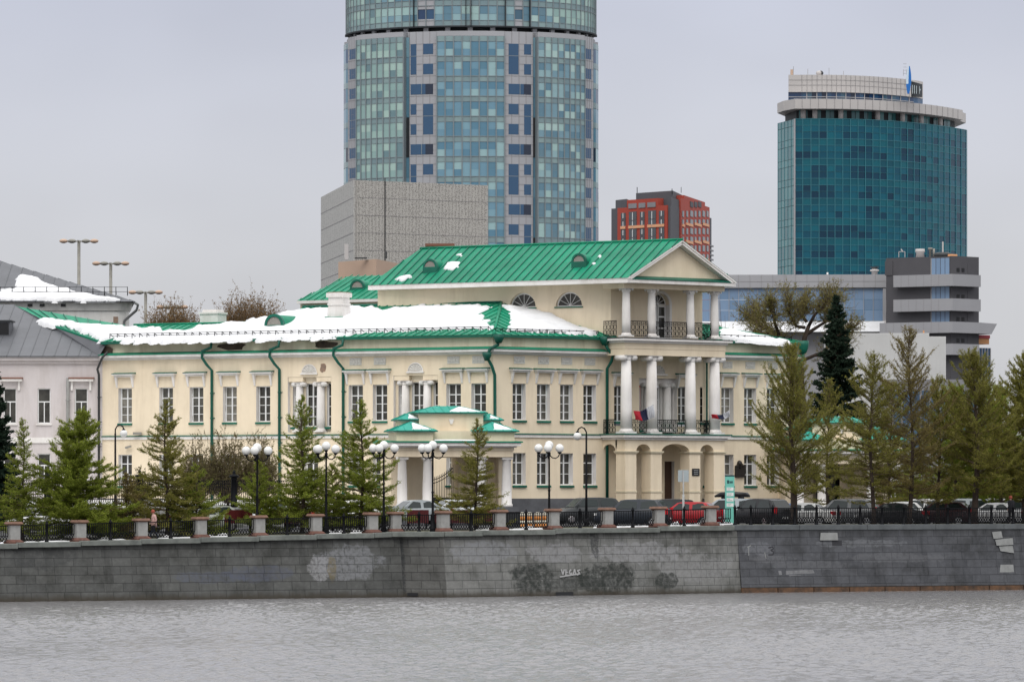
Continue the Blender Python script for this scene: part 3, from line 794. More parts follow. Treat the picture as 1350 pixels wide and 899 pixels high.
# ================================================================ the palace
C0 = (-1.29, 310.0)
LW = Fr(*C0, -28); RW = Fr(*C0, 38)
MT = math.tan(R(33))          # mitre at the corner where the two fronts meet
uL = LW.u(135); UA = RW.u(800); UB = 18.7; UE = RW.u(1050)
pal = thing('palace', 'cream yellow columned palace with green metal roofs under melting snow', 'palace', (C0[0], C0[1], 0))
ZT, ZE = 11.55, 12.75
WU, WL = (6.97, 9.45), (2.53, 4.71)
def win_mesh(w, h, rows=(.36,), bars=3, mull=True):
    """white casement: local x along the wall, y inward, z up from the sill"""
    fw = .06
    mb = MB()
    mb.box(-w/2, w/2, .0, .08, 0, fw, 'frame_white'); mb.box(-w/2, w/2, .0, .08, h-fw, h, 'frame_white')
    mb.box(-w/2, -w/2+fw, .0, .08, fw, h-fw, 'frame_white'); mb.box(w/2-fw, w/2, .0, .08, fw, h-fw, 'frame_white')
    if mull: mb.box(-.045, .045, -.012, .075, fw, h-fw, 'frame_white')
    zt = h*.70
    mb.box(-w/2+fw, -.05 if mull else w/2-fw, .003, .072, zt-.035, zt+.035, 'frame_white')
    if mull: mb.box(.05, w/2-fw, .003, .072, zt-.035, zt+.035, 'frame_white')
    for k in range(1, bars):
        z = zt*k/bars
        mb.box(-w/2+fw, -.05 if mull else w/2-fw, .015, .06, z-.02, z+.02, 'frame_white')
        if mull: mb.box(.05, w/2-fw, .015, .06, z-.02, z+.02, 'frame_white')
    g = MB(); g.box(-w/2+fw*.5, w/2-fw*.5, .045, .055, fw*.5, h-fw*.5, 'window_dark')
    return mb, g
def window_proto(w, h, **k):
    mb, g = win_mesh(w, h, **k)
    o = mb.local('window', pal); g.local('window_pane', o)
    s = MB(); s.hexa([(-w/2-.06, -.46, -.17), (w/2+.06, -.46, -.17), (w/2+.06, 0, -.17), (-w/2-.06, 0, -.17), (-w/2-.06, -.46, -.04), (w/2+.06, -.46, -.04), (w/2+.06, 0, .0), (-w/2-.06, 0, .0)], 'green_dark')
    s.local('sill', o); return o
WW = 1.08
protoU = window_proto(WW, WU[1]-WU[0]); protoL = window_proto(WW, WL[1]-WL[0], bars=2)
usedU = [False, False]
wr = random.Random(5)
def vary_pane(o):
    for ch in o.children:
        if ch.name.startswith('window_pane'):
            ch.material_slots[0].link = 'OBJECT'; ch.material_slots[0].material = MATS[wr.choice(['window_dark', 'window_dark', 'window_mid', 'window_mid', 'window_curtain'])]
def put_window(fr, u, low=False, d=-.34, z=None):
    i = int(low); o = (protoL if low else protoU)
    if usedU[i]: o = dup(o)
    usedU[i] = True
    p = fr.pt(u, (WL if low else WU)[0] if z is None else z, d) - Vector((C0[0], C0[1], 0))
    vary_pane(o)
    o.location = p; o.rotation_euler.z = fr.a
    return o
def hood(fr, u, w=1.75, z=10.34, d=0.0):
    mb = MB()
    mb.fbox(fr, u-w/2, u+w/2, z, z+.1, d-.02, d+.42, 'white'); mb.fbox(fr, u-w/2+.08, u+w/2-.08, z-.12, z-.002, d-.02, d+.28, 'white')
    for sgn in (-1, 1):
        c = u + sgn*(w/2-.2)
        P = fr.pt
        mb.hexa([P(c-.06, z-.85, d+.05), P(c+.06, z-.85, d+.05), P(c+.06, z-.85, d-.02), P(c-.06, z-.85, d-.02), P(c-.08, z-.122, d+.26), P(c+.08, z-.122, d+.26), P(c+.08, z-.122, d-.02), P(c-.08, z-.122, d-.02)], 'white')
    o = mb.build('window_hood', pal)
    g = MB(); g.fbox(fr, u-w/2-.03, u+w/2+.03, z+.102, z+.2, d-.01, d+.46, 'green_dark', ztop_out=z+.13); g.build('hood_flashing', o)
def plaque(fr, u, w=.95, z=10.82, h=.5):
    mb = MB(); mb.fbox(fr, u-w/2, u+w/2, z, z+h, -.01, .035, 'relief')
    for k in range(7):
        a = u - w*.4 + w*.8*k/6; hh = h*(.16 + .14*((k*37) % 5)/4)
        mb.fbox(fr, a-.05, a+.05, z+h/2-hh, z+h/2+hh, .036, .075, 'relief')
    mb.build('relief_panel', pal)

LU = [163, 217, 257, 301, 345, 467, 499, 596, 629]      # upper windows of the long wing
RU = [684.5, 716.5, 747, 777.5]
luU = [LW.u(p+2) for p in LU]; ruU = [RW.u(p) for p in RU]
bayL = [LW.u(408), LW.u(548)]         # the two column bays of the long wing
endU = [RW.u(p) for p in (959, 989, 1019)]
h = WW/2 + .03
opL = [(u-h, u+h, *WU) for u in luU] + [(u-h, u+h, *WL) for u in luU + [LW.u(410), LW.u(120)]]
opL = [o for o in opL if o[0] > uL]
for b in bayL: opL += [(b-1.75, b+1.75, 6.2, 10.05)]
mb = MB(); mb.wall(LW, uL, 0, 1.6, ZT+.3, opL, 'cream', mr='white'); mb.build('wall', pal)
opR = [(u-h, u+h, *WU) for u in ruU] + [(u-h, u+h, *WL) for u in ruU]
mb = MB(); mb.wall(RW, 0, UA, 1.6, ZT+.3, opR, 'cream', mr='white'); mb.build('wall', pal)
opE = [(u-h, u+h, *WU) for u in endU] + [(u-h, u+h, *WL) for u in endU]
mb = MB(); mb.wall(RW, UB, UE, 1.6, ZT+.3, opE, 'cream', mr='white')
mb.build('wall', pal); mb = MB()
EF = Fr(*RW.pt(UE, 0, 0)[:2], 128)
mb.wall(EF, 0, 12, 1.6, ZE, [], 'cream'); mb.build('wall', pal)
for u in luU: put_window(LW, u); hood(LW, u) if True else 0
for u in luU + [LW.u(410)]: put_window(LW, u, True)
for u in luU[5:]: plaque(LW, u)
for u in ruU: put_window(RW, u); put_window(RW, u, True); hood(RW, u, 1.72); plaque(RW, u, .95)
for u in endU: put_window(RW, u); put_window(RW, u, True); hood(RW, u, 1.6); plaque(RW, u, .9)
# the two column bays: recessed wall, two columns, three lights, a shell lunette above
def column(x, z0, z1, r, ionic=True, name='column', corin=False):
    """white column; local origin at its foot"""
    H = z1-z0; bs = .32*r/.38; ch = .34*r/.38
    mb = MB(); mb.lathe([(r, bs), (r*1.0, H*.3), (r*.97, H*.5), (r*.86, H-ch)], 'white', 20)
    o = mb.local(name, pal)
    b = MB(); b.box(-r*1.3, r*1.3, -r*1.3, r*1.3, 0, bs*.4, 'white'); b.lathe([(r*1.25, bs*.4), (r*1.28, bs*.55), (r*1.2, bs*.7), (r*1.06, bs*.75), (r*1.12, bs*.9), (r*1.0, bs)], 'white', 20)
    b.local('base', o)
    c = MB(); rt = r*.86
    c.lathe([(rt, H-ch), (rt*1.12, H-ch*.9), (rt*1.02, H-ch*.8), (rt*1.22, H-ch*.35), (rt*1.1, H-ch*.2)], 'white', 20)
    c.box(-r*1.3, r*1.3, -r*1.2, r*1.2, H-ch*.15, H, 'white')
    if ionic:
        for sx_ in (-1, 1):
            c.tube([(sx_*r*1.12, -r*1.15, H-ch*.5), (sx_*r*1.18, r*1.15, H-ch*.5)], r*.5, 'white', 12)
    else:
        for a in range(8):
            t = a*math.pi/4; c.hexa([(rt*1.05*math.cos(t)+dx, rt*1.05*math.sin(t)+dy, z_) for z_, k in ((H-ch*.9, .5), (H-ch*.15, 1)) for dx, dy in ((-.05*k, -.05*k), (.05*k, -.05*k), (.05*k, .05*k), (-.05*k, .05*k))], 'white')
        for sx_ in (-1, 1):
            for sy in (-1, 1): c.ball((sx_*r*1.05, sy*r*1.0, H-ch*.32), r*.26, 'white', 8)
    c.local('capital', o)
    return o
def put(o, fr, u, z, d): o.location = fr.pt(u, z, d) - Vector((C0[0], C0[1], 0)); o.rotation_euler.z = fr.a
bayW = window_proto(.95, 3.0, bars=3); bayN = window_proto(.34, 3.0, bars=3, mull=False)
bcol = column(0, 0, 3.45, .30)
first = True
for b in bayL:
    D = -.55
    mb = MB()
    ops = [(b-.5, b+.5, 6.6, 9.6), (b-1.55, b-1.2, 6.6, 9.6), (b+1.2, b+1.55, 6.6, 9.6)]
    mb.wall(LW, b-1.75, b+1.75, 6.2, 10.05, ops, 'cream_pale', d=-.352, depth=.2, mr='white')
    mb.fbox(LW, b-1.72, b-.55, 9.72, 10.04, -.35, -.03, 'cream'); mb.fbox(LW, b+.55, b+1.72, 9.72, 10.04, -.35, -.03, 'cream')
    mb.build('bay_recess', pal)
    for s in (-1, 1):
        c = bcol if first else dup(bcol); first = False
        put(c, LW, b+s*.86, 6.22, -.10)
    w1 = bayW if b == bayL[0] else dup(bayW); put(w1, LW, b, 6.6, -.54)
    for s in (-1, 1):
        w2 = bayN if (b == bayL[0] and s < 0) else dup(bayN); put(w2, LW, b+s*1.375, 6.6, -.54)
    l = MB(); n = 16
    for i in range(n):
        a0, a1 = math.pi*i/n, math.pi*(i+1)/n
        l.quad(LW.pt(b-.62*math.cos(a0), 10.32+.62*math.sin(a0), .05), LW.pt(b-.62*math.cos(a1), 10.32+.62*math.sin(a1), .05),
               LW.pt(b-.56*math.cos(a1), 10.32+.56*math.sin(a1), .08), LW.pt(b-.56*math.cos(a0), 10.32+.56*math.sin(a0), .08), 'white')
        l.poly([LW.pt(b, 10.36, .03), LW.pt(b-.57*math.cos(a0), 10.32+.57*math.sin(a0), .02 if i % 2 else .065), LW.pt(b-.57*math.cos(a1), 10.32+.57*math.sin(a1), .065 if i % 2 else .02)], 'relief')
    l.fbox(LW, b-.68, b+.68, 10.22, 10.32, 0, .14, 'white'); l.build('shell_lunette', pal)
# plinth, string course, cornice, parapet and eaves of the two fronts
for fr, u0, u1, m0, m1 in ((LW, uL, 0, 0, MT), (RW, 0, UA-.0, MT, 0), (RW, UB, UE, 0, 0)):
    mb = MB(); mb.fbox(fr, u0, u1, -.2, 1.6, -.3, .12, 'plinth', m0, m1); mb.build('plinth', pal)
    mb = MB(); mb.fbox(fr, u0, u1, 5.78, 5.98, -.03, .10, 'white', m0, m1); mb.build('string_course', pal)
    mb = MB(); mb.fbox(fr, u0, u1, 5.982, 6.07, -.03, .16, 'green_dark', m0, m1, 6.03); mb.build('course_flashing', pal)
    mb = MB(); mb.fbox(fr, u0, u1, 11.42, 11.50, -.03, .14, 'white', m0, m1); mb.fbox(fr, u0, u1, 11.502, 11.60, -.03, .30, 'white', m0, m1); mb.fbox(fr, u0, u1, 11.602, 11.77, -.03, .52, 'white', m0, m1)
    mb.build('cornice', pal)
    mb = MB(); mb.fbox(fr, u0, u1, 11.772, 11.97, -.03, .58, 'green', m0, m1, 11.83); mb.build('cornice_flashing', pal)
    mb = MB(); mb.fbox(fr, u0, u1, 11.95, 12.60, -.4, -.034, 'cream_pale', m0, m1); mb.build('parapet', pal)
    mb = MB(); mb.fbox(fr, u0, u1, 12.58, 12.70, -.4, .42, 'green_dark', m0, m1, 12.72); mb.build('eave_gutter', pal)
# patches of torn cladding on the long wing's parapet
def patch(fr, px, z0, z1, d, m, name, seed, n=14):
    us = [fr.u(p) for p in px]; c, w_ = (us[0]+us[1])/2, (us[1]-us[0])/2
    r = random.Random(seed); pts = []
    for i in range(n):
        a = 2*math.pi*i/n; q = 1 + r.uniform(-.22, .12)
        ca, sa = math.cos(a), math.sin(a); k = (abs(ca)**3+abs(sa)**3)**(-1/3)
        pts.append((c + w_*k*ca*q, (z0+z1)/2 + (z1-z0)/2*k*sa*q))
    mb = MB(); f = [fr.pt(u, z, d) for u, z in pts]; b = [fr.pt(u, z, d-.05) for u, z in pts]
    mb.poly(f, m)
    for i in range(n): mb.quad(b[i], b[(i+1) % n], f[(i+1) % n], f[i], m)
    return mb.build(name, pal)
patch(LW, (287, 324), 12.02, 12.50, .03, 'wood_rot', 'rotten_cladding', 1); patch(LW, (415, 444), 12.03, 12.52, .03, 'wood_rot', 'rotten_cladding', 2)
patch(LW, (128, 150), 11.75, 12.45, .10, 'wood_rot', 'rotten_cladding', 3)
patch(LW, (422, 430), 10.35, 10.95, .012, 'brick_patch', 'bare_brick_patch', 5)

# ------------------------------------------------ main roofs
KS = .2663
def zr(d): return ZE + (.45-d)*KS
AT = Fr(*RW.pt(UA+.35, 0, 0)[:2], -27)
eL, eC = LW.pt(uL, ZE, .45), LW.pt(.45*MT, ZE, .45)
u330 = LW.u(318, .45); ridgeA = -4.6
H = AT.pt(AT.u(661), 0, 0)
H.z = zr(-((H.x-C0[0])*-LW.s + (H.y-C0[1])*LW.c))
bl = LW.pt(LW.u(399, -9.3), zr(-9.3), -9.3)
e330 = LW.pt(u330, ZE, .45)
tt = (.45-ridgeA)/(.45+9.3); mid = e330.lerp(bl, tt)
rA = LW.pt(uL-.3, zr(ridgeA), ridgeA)
mainroof = MB()
roof_face(mainroof, [eL, e330, mid, rA], 'green', .62)
roof_face(mainroof, [e330, eC, H, bl], 'green', .62)
roof_face(mainroof, [rA + Vector((0, 0, -.02)), LW.pt(LW.u(405, ridgeA), zr(ridgeA)-.02, ridgeA), LW.pt(LW.u(405, -9.4), ZE, -9.4), LW.pt(uL, ZE, -9.4)], 'green', 0)
mainroof.poly([mid, bl, bl - Vector((0, 0, 2.6)), mid - Vector((0, 0, 1.3))], 'green_dark')
mainroof.poly([bl, H, H - Vector((0, 0, 2.6)), bl - Vector((0, 0, 2.6))], 'green_dark')
eA = RW.pt(UA+.9, ZE, .45)
eC2 = RW.pt(-.45*MT, ZE, .45)
roof_face(mainroof, [eC2, eA, H], 'green', .62)
# right flank beyond the portico
eB, eE = RW.pt(UB-.4, ZE, .45), RW.pt(UE+.5, ZE, .45)
T0 = RW.pt(UB-.6, 14.55, -7.2); T1 = RW.pt(UE-6.2, 14.55, -7.2)
roof_face(mainroof, [eB, eE, T1, T0], 'green', .62)
bE = RW.pt(UE+.5, ZE, -14); bB = RW.pt(UB, ZE, -14)
roof_face(mainroof, [eE, bE, T1], 'green', .62); roof_face(mainroof, [bE, bB, T0, T1], 'green', 0)
mainroof.tube([H + Vector((0, 0, .05)), eC + Vector((0, 0, .03))], .10, 'green', 6)
mainroof.tube([T1 + Vector((0, 0, .05)), eE + Vector((0, 0, .03))], .08, 'green', 6); mainroof.tube([T0 + Vector((0, 0, .05)), T1 + Vector((0, 0, .05))], .08, 'green', 6)
mainroof.tube([bl + Vector((0, 0, .06)), H + Vector((0, 0, .06))], .09, 'green_dark', 6); mainroof.tube([rA + Vector((0, 0, .05)), mid + Vector((0, 0, .05))], .08, 'green', 6)
mr = mainroof.build('roof', pal)
PL = (eL, e330, mid); PR = (eC2, eA, H); PE = (eB, eE, T1)
snow_patch(mr, PL, [(139, 448.5), (120, 436), (110, 428), (164, 431.5), (207, 433.5), (213, 437), (253, 436), (260, 431), (320, 426), (340, 421), (362, 418), (383, 411), (400, 409), (433, 408), (440, 409), (464, 404.5), (512, 409), (556, 404), (576, 404), (640, 403.8), (646, 405), (629, 416), (648, 434), (560, 435.5), (480, 439), (440, 445), (300, 449.5), (180, 451.5)], .14, 3, .15, .5, .05)
snow_patch(mr, PR, [(661, 402), (672, 405), (705, 409.5), (741, 424), (786, 439), (784, 442), (740, 440), (669, 437), (676, 416)], .2, 4, .14, .25, .07)
snow_patch(mr, PE, [(948, 434), (962, 435.5), (1040, 452), (1043, 454.5), (1000, 452), (949, 447.5)], .16, 6, .14, .25, .06)
# snow guards
def guard(fr, u0, u1, d, z, name='snow_guard'):
    mb = MB(); n = int((u1-u0)/.62)
    mb.tube([fr.pt(u0, z+.26, d), fr.pt(u1, z+.26, d)], .022, 'iron', 5); mb.tube([fr.pt(u0, z+.13, d), fr.pt(u1, z+.13, d)], .018, 'iron', 5)
    for k in range(n+1):
        u = u0 + (u1-u0)*k/n; mb.bar(fr.pt(u, z-.05, d), fr.pt(u, z+.30, d), .05, .05, 'iron'); mb.bar(fr.pt(u, z+.28, d), fr.pt(u, z+.08, d-.45), .035, .035, 'iron', up=(1, 0, 0))
    mb.build(name, pal)
guard(LW, uL+.6, -.4, -.05, zr(-.05)+.16); guard(RW, .35, UA-.6, -.2, ZE+.18); guard(RW, UB+.4, UE-.3, -.2, ZE+.18)

# chimneys and dormers of the lower roof
def chimney(px, py, hgt, wid, label_part='chimney', parent=mr, plane=PL):
    p = ray_plane(px, py, *plane); mb = MB(); f = Fr(p.x, p.y, -28); z = p.z
    mb.fbox(f, -wid/2, wid/2, z-.7, z+hgt*.42, -wid*.45, wid*.45, 'white'); mb.fbox(f, -wid*.46, wid*.46, z+hgt*.42, z+hgt*.82, -wid*.41, wid*.41, 'white')
    mb.fbox(f, -wid/2, wid/2, z+hgt*.5, z+hgt*.58, -wid*.46, wid*.46, 'white')
    mb.fbox(f, -wid*.56, wid*.56, z+hgt*.82, z+hgt, -wid*.5, wid*.5, 'white'); mb.fbox(f, -wid*.5, wid*.5, z+hgt, z+hgt+.06, -wid*.45, wid*.45, 'brick_patch')
    o = mb.build('chimney', parent)
    g = MB(); g.fbox(f, -wid*.58, wid*.58, z-.5, z+.06, -wid*.55, wid*.62, 'green'); g.build('flashing', o)
chimney(447, 419, 1.75, 1.25)
p = LW.pt(LW.u(281, -6.5), 0, -6.5); f = Fr(p.x, p.y, -28); zc = 13.1
mb = MB(); mb.fbox(f, -.75, .75, zc, 14.85, -.6, .6, 'white'); mb.fbox(f, -.82, .82, 14.86, 15.0, -.68, .68, 'white'); mb.fbox(f, -.6, .6, 15.0, 15.18, -.5, .5, 'white'); mb.build('chimney', mr)
def dormer(fr, p, r, L, parent, m='green', slats=9):
    """half-round dormer: a barrel running back into the roof, a ring and a louvred lunette"""
    q = Fr(p.x, p.y, math.degrees(fr.a)); z = p.z; mb = MB(); n = 16
    A = [(-math.cos(math.pi*i/n), math.sin(math.pi*i/n)) for i in range(n+1)]
    for (ca, sa), (cb, sb) in zip(A, A[1:]):
        mb.quad(q.pt(r*ca, z+r*sa, 0), q.pt(r*cb, z+r*sb, 0), q.pt(r*cb, z+r*sb, -L), q.pt(r*ca, z+r*sa, -L), m)
        mb.quad(q.pt(r*1.08*ca, z+r*1.08*sa, .12), q.pt(r*1.08*cb, z+r*1.08*sb, .12), q.pt(r*1.08*cb, z+r*1.08*sb, -.12), q.pt(r*1.08*ca, z+r*1.08*sa, -.12), 'green_dark')
        mb.quad(q.pt(r*1.08*ca, z+r*1.08*sa, .12), q.pt(r*1.08*cb, z+r*1.08*sb, .12), q.pt(r*.8*cb, z+r*.8*sb, .12), q.pt(r*.8*ca, z+r*.8*sa, .12), 'green_dark')
    mb.fbox(q, -r*1.08, r*1.08, z-.5, z-.002, -.4, .12, 'green_dark')
    mb.fbox(q, -r, -r+.02, z-.4, z, -L, 0, m); mb.fbox(q, r-.02, r, z-.4, z, -L, 0, m)
    o = mb.build('dormer', parent)
    l = MB()
    for i in range(slats):
        z0 = r*.8*i/slats; w_ = math.sqrt(max(.01, (r*.8)**2 - (z0+r*.04)**2))
        l.hexa([q.pt(-w_, z+z0+.0, .08), q.pt(w_, z+z0, .08), q.pt(w_, z+z0, .02), q.pt(-w_, z+z0, .02), q.pt(-w_, z+z0+r*.06, .05), q.pt(w_, z+z0+r*.06, .05), q.pt(w_, z+z0+r*.06, -.01), q.pt(-w_, z+z0+r*.06, -.01)], 'louver')
    l.poly([q.pt(r*.82*c, z+r*.82*s, .0) for c, s in A], 'dark_metal')
    l.build('louver', o); return o
dormer(LW, ray_plane(362, 433, *PL) + Vector((0, 0, .25)), .72, 4.0, mr)

# ------------------------------------------------ attic block behind the portico
AU0 = AT.u(498)
P1 = RW.pt(UA+.35, 0, 0); P2 = RW.pt(UB, 0, 0); P0 = AT.pt(AU0, 0, 0); P3 = P2 + (P0-P1)
ZA = 16.45
fans = [AT.u(689), AT.u(750)]
rw_ = 1.02
mb = MB(); opA = [(u-rw_, u+rw_, 15.0, 15.0+rw_) for u in fans]
mb.wall(AT, AU0, 0, 12.6, ZA+.2, opA, 'cream', mr='white', depth=.3)
for u in fans: mb.arch(AT, u-rw_, u+rw_, 15.0, 15.0+rw_, 15.0+rw_+.001, -.3, .0, 'cream')
mb.poly([(P2.x, P2.y, 12.6), (P3.x, P3.y, 12.6), (P3.x, P3.y, ZA+.2), (P2.x, P2.y, ZA+.2)], 'cream')
mb.poly([(P0.x, P0.y, 12.6), (P3.x, P3.y, 12.6), (P3.x, P3.y, ZA+.2), (P0.x, P0.y, ZA+.2)], 'cream')
dU = RW.u(871); dW = .78
mb.wall(RW, UA+.35, UB, 12.6, ZA+.2, [(dU-dW, dU+dW, 12.8, 15.95)], 'cream', mr='white', depth=.45)
mb.arch(RW, dU-dW, dU+dW, 15.17, 15.95, 15.951, -.45, 0, 'cream')
mb.build('attic_wall', pal)
def fanlight(fr, u, z, r, d):
    q = Fr(*fr.pt(u, 0, d)[:2], math.degrees(fr.a)); mb = MB(); n = 16
    A = [(-math.cos(math.pi*i/n), math.sin(math.pi*i/n)) for i in range(n+1)]
    for (ca, sa), (cb, sb) in zip(A, A[1:]):
        mb.quad(q.pt(r*ca, z+r*sa, .03), q.pt(r*cb, z+r*sb, .03), q.pt(r*.9*cb, z+r*.9*sb, .03), q.pt(r*.9*ca, z+r*.9*sa, .03), 'frame_white')
    mb.fbox(q, -r, r, z, z+.07, -.02, .032, 'frame_white')
    for k in range(1, 6):
        a = math.pi*k/6; mb.bar(q.pt(.1*math.cos(a), z+.1*math.sin(a)+.05, .02), q.pt(r*.92*math.cos(a), z+r*.92*math.sin(a), .02), .03, .045, 'frame_white', up=(fr.s, -fr.c, 0))
    mb.ball(q.pt(0, z+.08, .02), .12, 'frame_white', 10)
    o = mb.build('fanlight', pal)
    g = MB(); g.poly([q.pt(r*c, z+r*s, 0) for c, s in A], 'window_dark'); g.build('window_pane', o)
for u in fans:
    fanlight(AT, u, 15.0, rw_, -.27)
    s = MB(); s.fbox(AT, u-rw_-.08, u+rw_+.08, 14.9, 14.98, -.3, .1, 'green_dark'); s.build('sill', pal)
    a = MB(); n = 18
fanlight(RW, dU, 15.17, dW, -.42)
mb = MB(); W_ = dW-.02
for a, b in ((-W_, -.03), (.03, W_)):
    q = [(dU+a, dU+a+.09), (dU+b-.09, dU+b)]
    for x0, x1 in q: mb.fbox(RW, x0, x1, 12.8, 15.12, -.44, -.36, 'frame_white')
    for z0 in (12.8, 13.5, 14.3, 15.03): mb.fbox(RW, dU+a+.09, dU+b-.09, z0, z0+.09, -.44, -.362, 'frame_white')
dd = mb.build('balcony_door', pal)
g = MB(); g.fbox(RW, dU-W_, dU+W_, 12.82, 15.1, -.43, -.41, 'window_dark'); g.build('window_pane', dd)
ms = MB(); n = 18
for i in range(n):
    a0, a1 = math.pi*i/n, math.pi*(i+1)/n; r0, r1 = dW, dW+.2
    ms.hexa([RW.pt(dU-r*math.cos(a), 15.17+r*math.sin(a), d) for d in (0, .06) for a, r in ((a0, r0), (a1, r0), (a1, r1), (a0, r1))], 'white')
ms.fbox(RW, dU-dW-.2, dU-dW, 12.8, 15.17, 0, .06, 'white'); ms.fbox(RW, dU+dW, dU+dW+.2, 12.8, 15.17, 0, .06, 'white'); ms.build('door_surround', pal)
# attic roof
ZR = 19.55
dF = 3.05
FL = RW.pt(RW.u(827, dF), 16.78, dF); FR_ = RW.pt(RW.u(971.5, dF), 16.78, dF)
ub = AT.u(485, .55); BL = AT.pt(ub, 16.78, .55)
back = BL-FL; back.z = 0
# keep the eave along the attic wall: the front corner sits on the attic wall's own eave line
BR = FR_ + back
AP = (FL+FR_)/2; AP.z = ZR
ed = (BL-FL).normalized(); k_ = (554-CX)/F; RB = AP + ed*((k_*AP.y-AP.x)/(ed.x-k_*ed.y))
ar = MB()
roof_face(ar, [BL, FL, AP, RB], 'green', .66, 'green_dark', sw=.07, sh=.06); roof_face(ar, [FR_, BR, RB, AP], 'green', .66); roof_face(ar, [BR, BL, RB], 'green', .66)
ar.poly([p - Vector((0, 0, .06)) for p in (FL, FR_, BR, BL)], 'white')
ar.tube([AP + Vector((0, 0, .04)), RB + Vector((0, 0, .04))], .09, 'green', 6)
attic = ar.build('roof', pal)
PA = (BL, FL, AP)
ec = MB()
ex = (FL-BL).normalized(); nx_ = Vector((ex.y, -ex.x, 0))
def strip(mb, a, b, z0, z1, w0, w1, m, nrm):
    mb.hexa([a+nrm*w1+Vector((0, 0, z0)), b+nrm*w1+Vector((0, 0, z0)), b+nrm*w0+Vector((0, 0, z0)), a+nrm*w0+Vector((0, 0, z0)),
             a+nrm*w1+Vector((0, 0, z1)), b+nrm*w1+Vector((0, 0, z1)), b+nrm*w0+Vector((0, 0, z1)), a+nrm*w0+Vector((0, 0, z1))], m)
strip(ec, BL, FL, -.34, -.01, -.5, -.03, 'white', nx_); ec.build('eave_cornice', pal)
# pediment over the loggia
pd = MB(); fw = (FR_-FL).normalized(); fn = Vector((fw.y, -fw.x, 0))
ins = fn*-.62
apx = AP.copy()
pd.poly([FL+ins+fw*.75+Vector((0, 0, .1)), FR_+ins-fw*.75+Vector((0, 0, .1)), apx+ins-Vector((0, 0, .35))], 'cream')
pd.build('tympanum', pal)
rk = MB()
for A_, B_ in ((FL, AP), (FR_, AP)):
    t = (B_-A_).normalized(); up = fn.cross(t); up = up if up.z > 0 else -up
    for o0, o1, q in ((-.62, -.04, .26), (-.6, .0, .10)):
        a, b = A_ + up*(-.02), B_ + up*(-.02)
        rk.hexa([a+fn*o1-up*q, b+fn*o1-up*q, b+fn*o0-up*q, a+fn*o0-up*q, a+fn*o1, b+fn*o1, b+fn*o0, a+fn*o0], 'white')
rk.build('raking_cornice', pal)
bc = MB(); strip(bc, FL+fw*.05, FR_-fw*.05, -.32, -.09, -1.0, -.06, 'white', fn); bc.build('pediment_cornice', pal)
bf = MB(); a, b = FL+fw*.5, FR_-fw*.5
bf.hexa([a+fn*-.02+Vector((0, 0, -.085)), b+fn*-.02+Vector((0, 0, -.085)), b+fn*-.65+Vector((0, 0, -.085)), a+fn*-.65+Vector((0, 0, -.085)),
         a+fn*-.02+Vector((0, 0, -.02)), b+fn*-.02+Vector((0, 0, -.02)), b+fn*-.65+Vector((0, 0, .2)), a+fn*-.65+Vector((0, 0, .2))], 'green_dark'); bf.build('pediment_flashing', pal)
# dormers and snow on the attic roof
for px, py in ((572, 354), (768, 347)):
    dormer(Fr(0, 0, -27), ray_plane(px, py, *PA) + Vector((0, 0, .1)) + nx_*.45, .52, 1.7, attic)
snow_patch(attic, PA, [(584, 356), (590, 346), (606, 346), (606, 352), (598, 357)], .12, 8, .09, .12); snow_patch(attic, PA, [(600, 337), (604, 335), (611, 334), (609, 339)], .1, 9, .09, .06)
snow_patch(attic, PA, [(521, 369), (528, 365), (542, 363), (544, 366), (530, 371)], .12, 10, .09, .08); snow_patch(attic, PA, [(777, 350), (781, 347), (787, 346), (784, 349)], .1, 11, .08, .05)
snow_patch(attic, PA, [(788, 340), (790, 337), (793, 337), (792, 340)], .08, 12, .08, .05)
# lower block behind, with its own hipped roof
by = 337.0
q0, q1, q2, q3 = at(391, 396.5, by), at(507, 393.5, by-4), at(505, 363, by+2), at(458, 364.5, by+4)
sb = MB(); roof_face(sb, [q0, q1, q2, q3], 'green', .62); bk = q0 + Vector((3, 9, 0)); roof_face(sb, [bk, q0, q3], 'green', .62)
sb.poly([q3, q2, q2+Vector((4, 8, -1.6)), bk], 'green')
sb_o = sb.build('roof', pal)
wb = MB(); i_ = Vector((.25, .5, 0))
for a, b, z0, z1, m in ((q0+i_, q1+i_, -2.6, -.2, 'cream_pale'), (q0, q1, -.22, -.01, 'white')):
    if m == 'white': wb.build('wall', pal); wb = MB()
    wb.hexa([a+Vector((0, 0, z0)), b+Vector((0, 0, z0)), b+Vector((.2, .4, z0)), a+Vector((.2, .4, z0)), a+Vector((0, 0, z1)), b+Vector((0, 0, z1)), b+Vector((.2, .4, z1)), a+Vector((.2, .4, z1))], m)
wb.build('eave_cornice', pal); wb = MB()
wb.hexa([q0+i_+Vector((0, 0, -2.6)), q0+i_+Vector((.3, 0, -2.6)), bk+Vector((.3, 0, -2.6)), bk+Vector((0, 0, -2.6)), q0+i_+Vector((0, 0, -.2)), q0+i_+Vector((.3, 0, -.2)), bk+Vector((.3, 0, -.2)), bk+Vector((0, 0, -.2))], 'cream_pale')
wb.build('wall', pal)
dormer(Fr(0, 0, -24), ray_plane(470, 380, q0, q1, q2) + Vector((.1, -.3, .05)), .55, 1.8, sb_o)
mb = MB(); p = at(580, 327, 342); mb.box(p.x-1.0, p.x+1.0, p.y-.6, p.y+.6, 17.5, p.z+.1, 'brown_box'); mb.box(p.x-1.1, p.x+1.1, p.y-.7, p.y+.7, p.z+.1, p.z+.3, 'brown_box'); mb.build('chimney', attic)

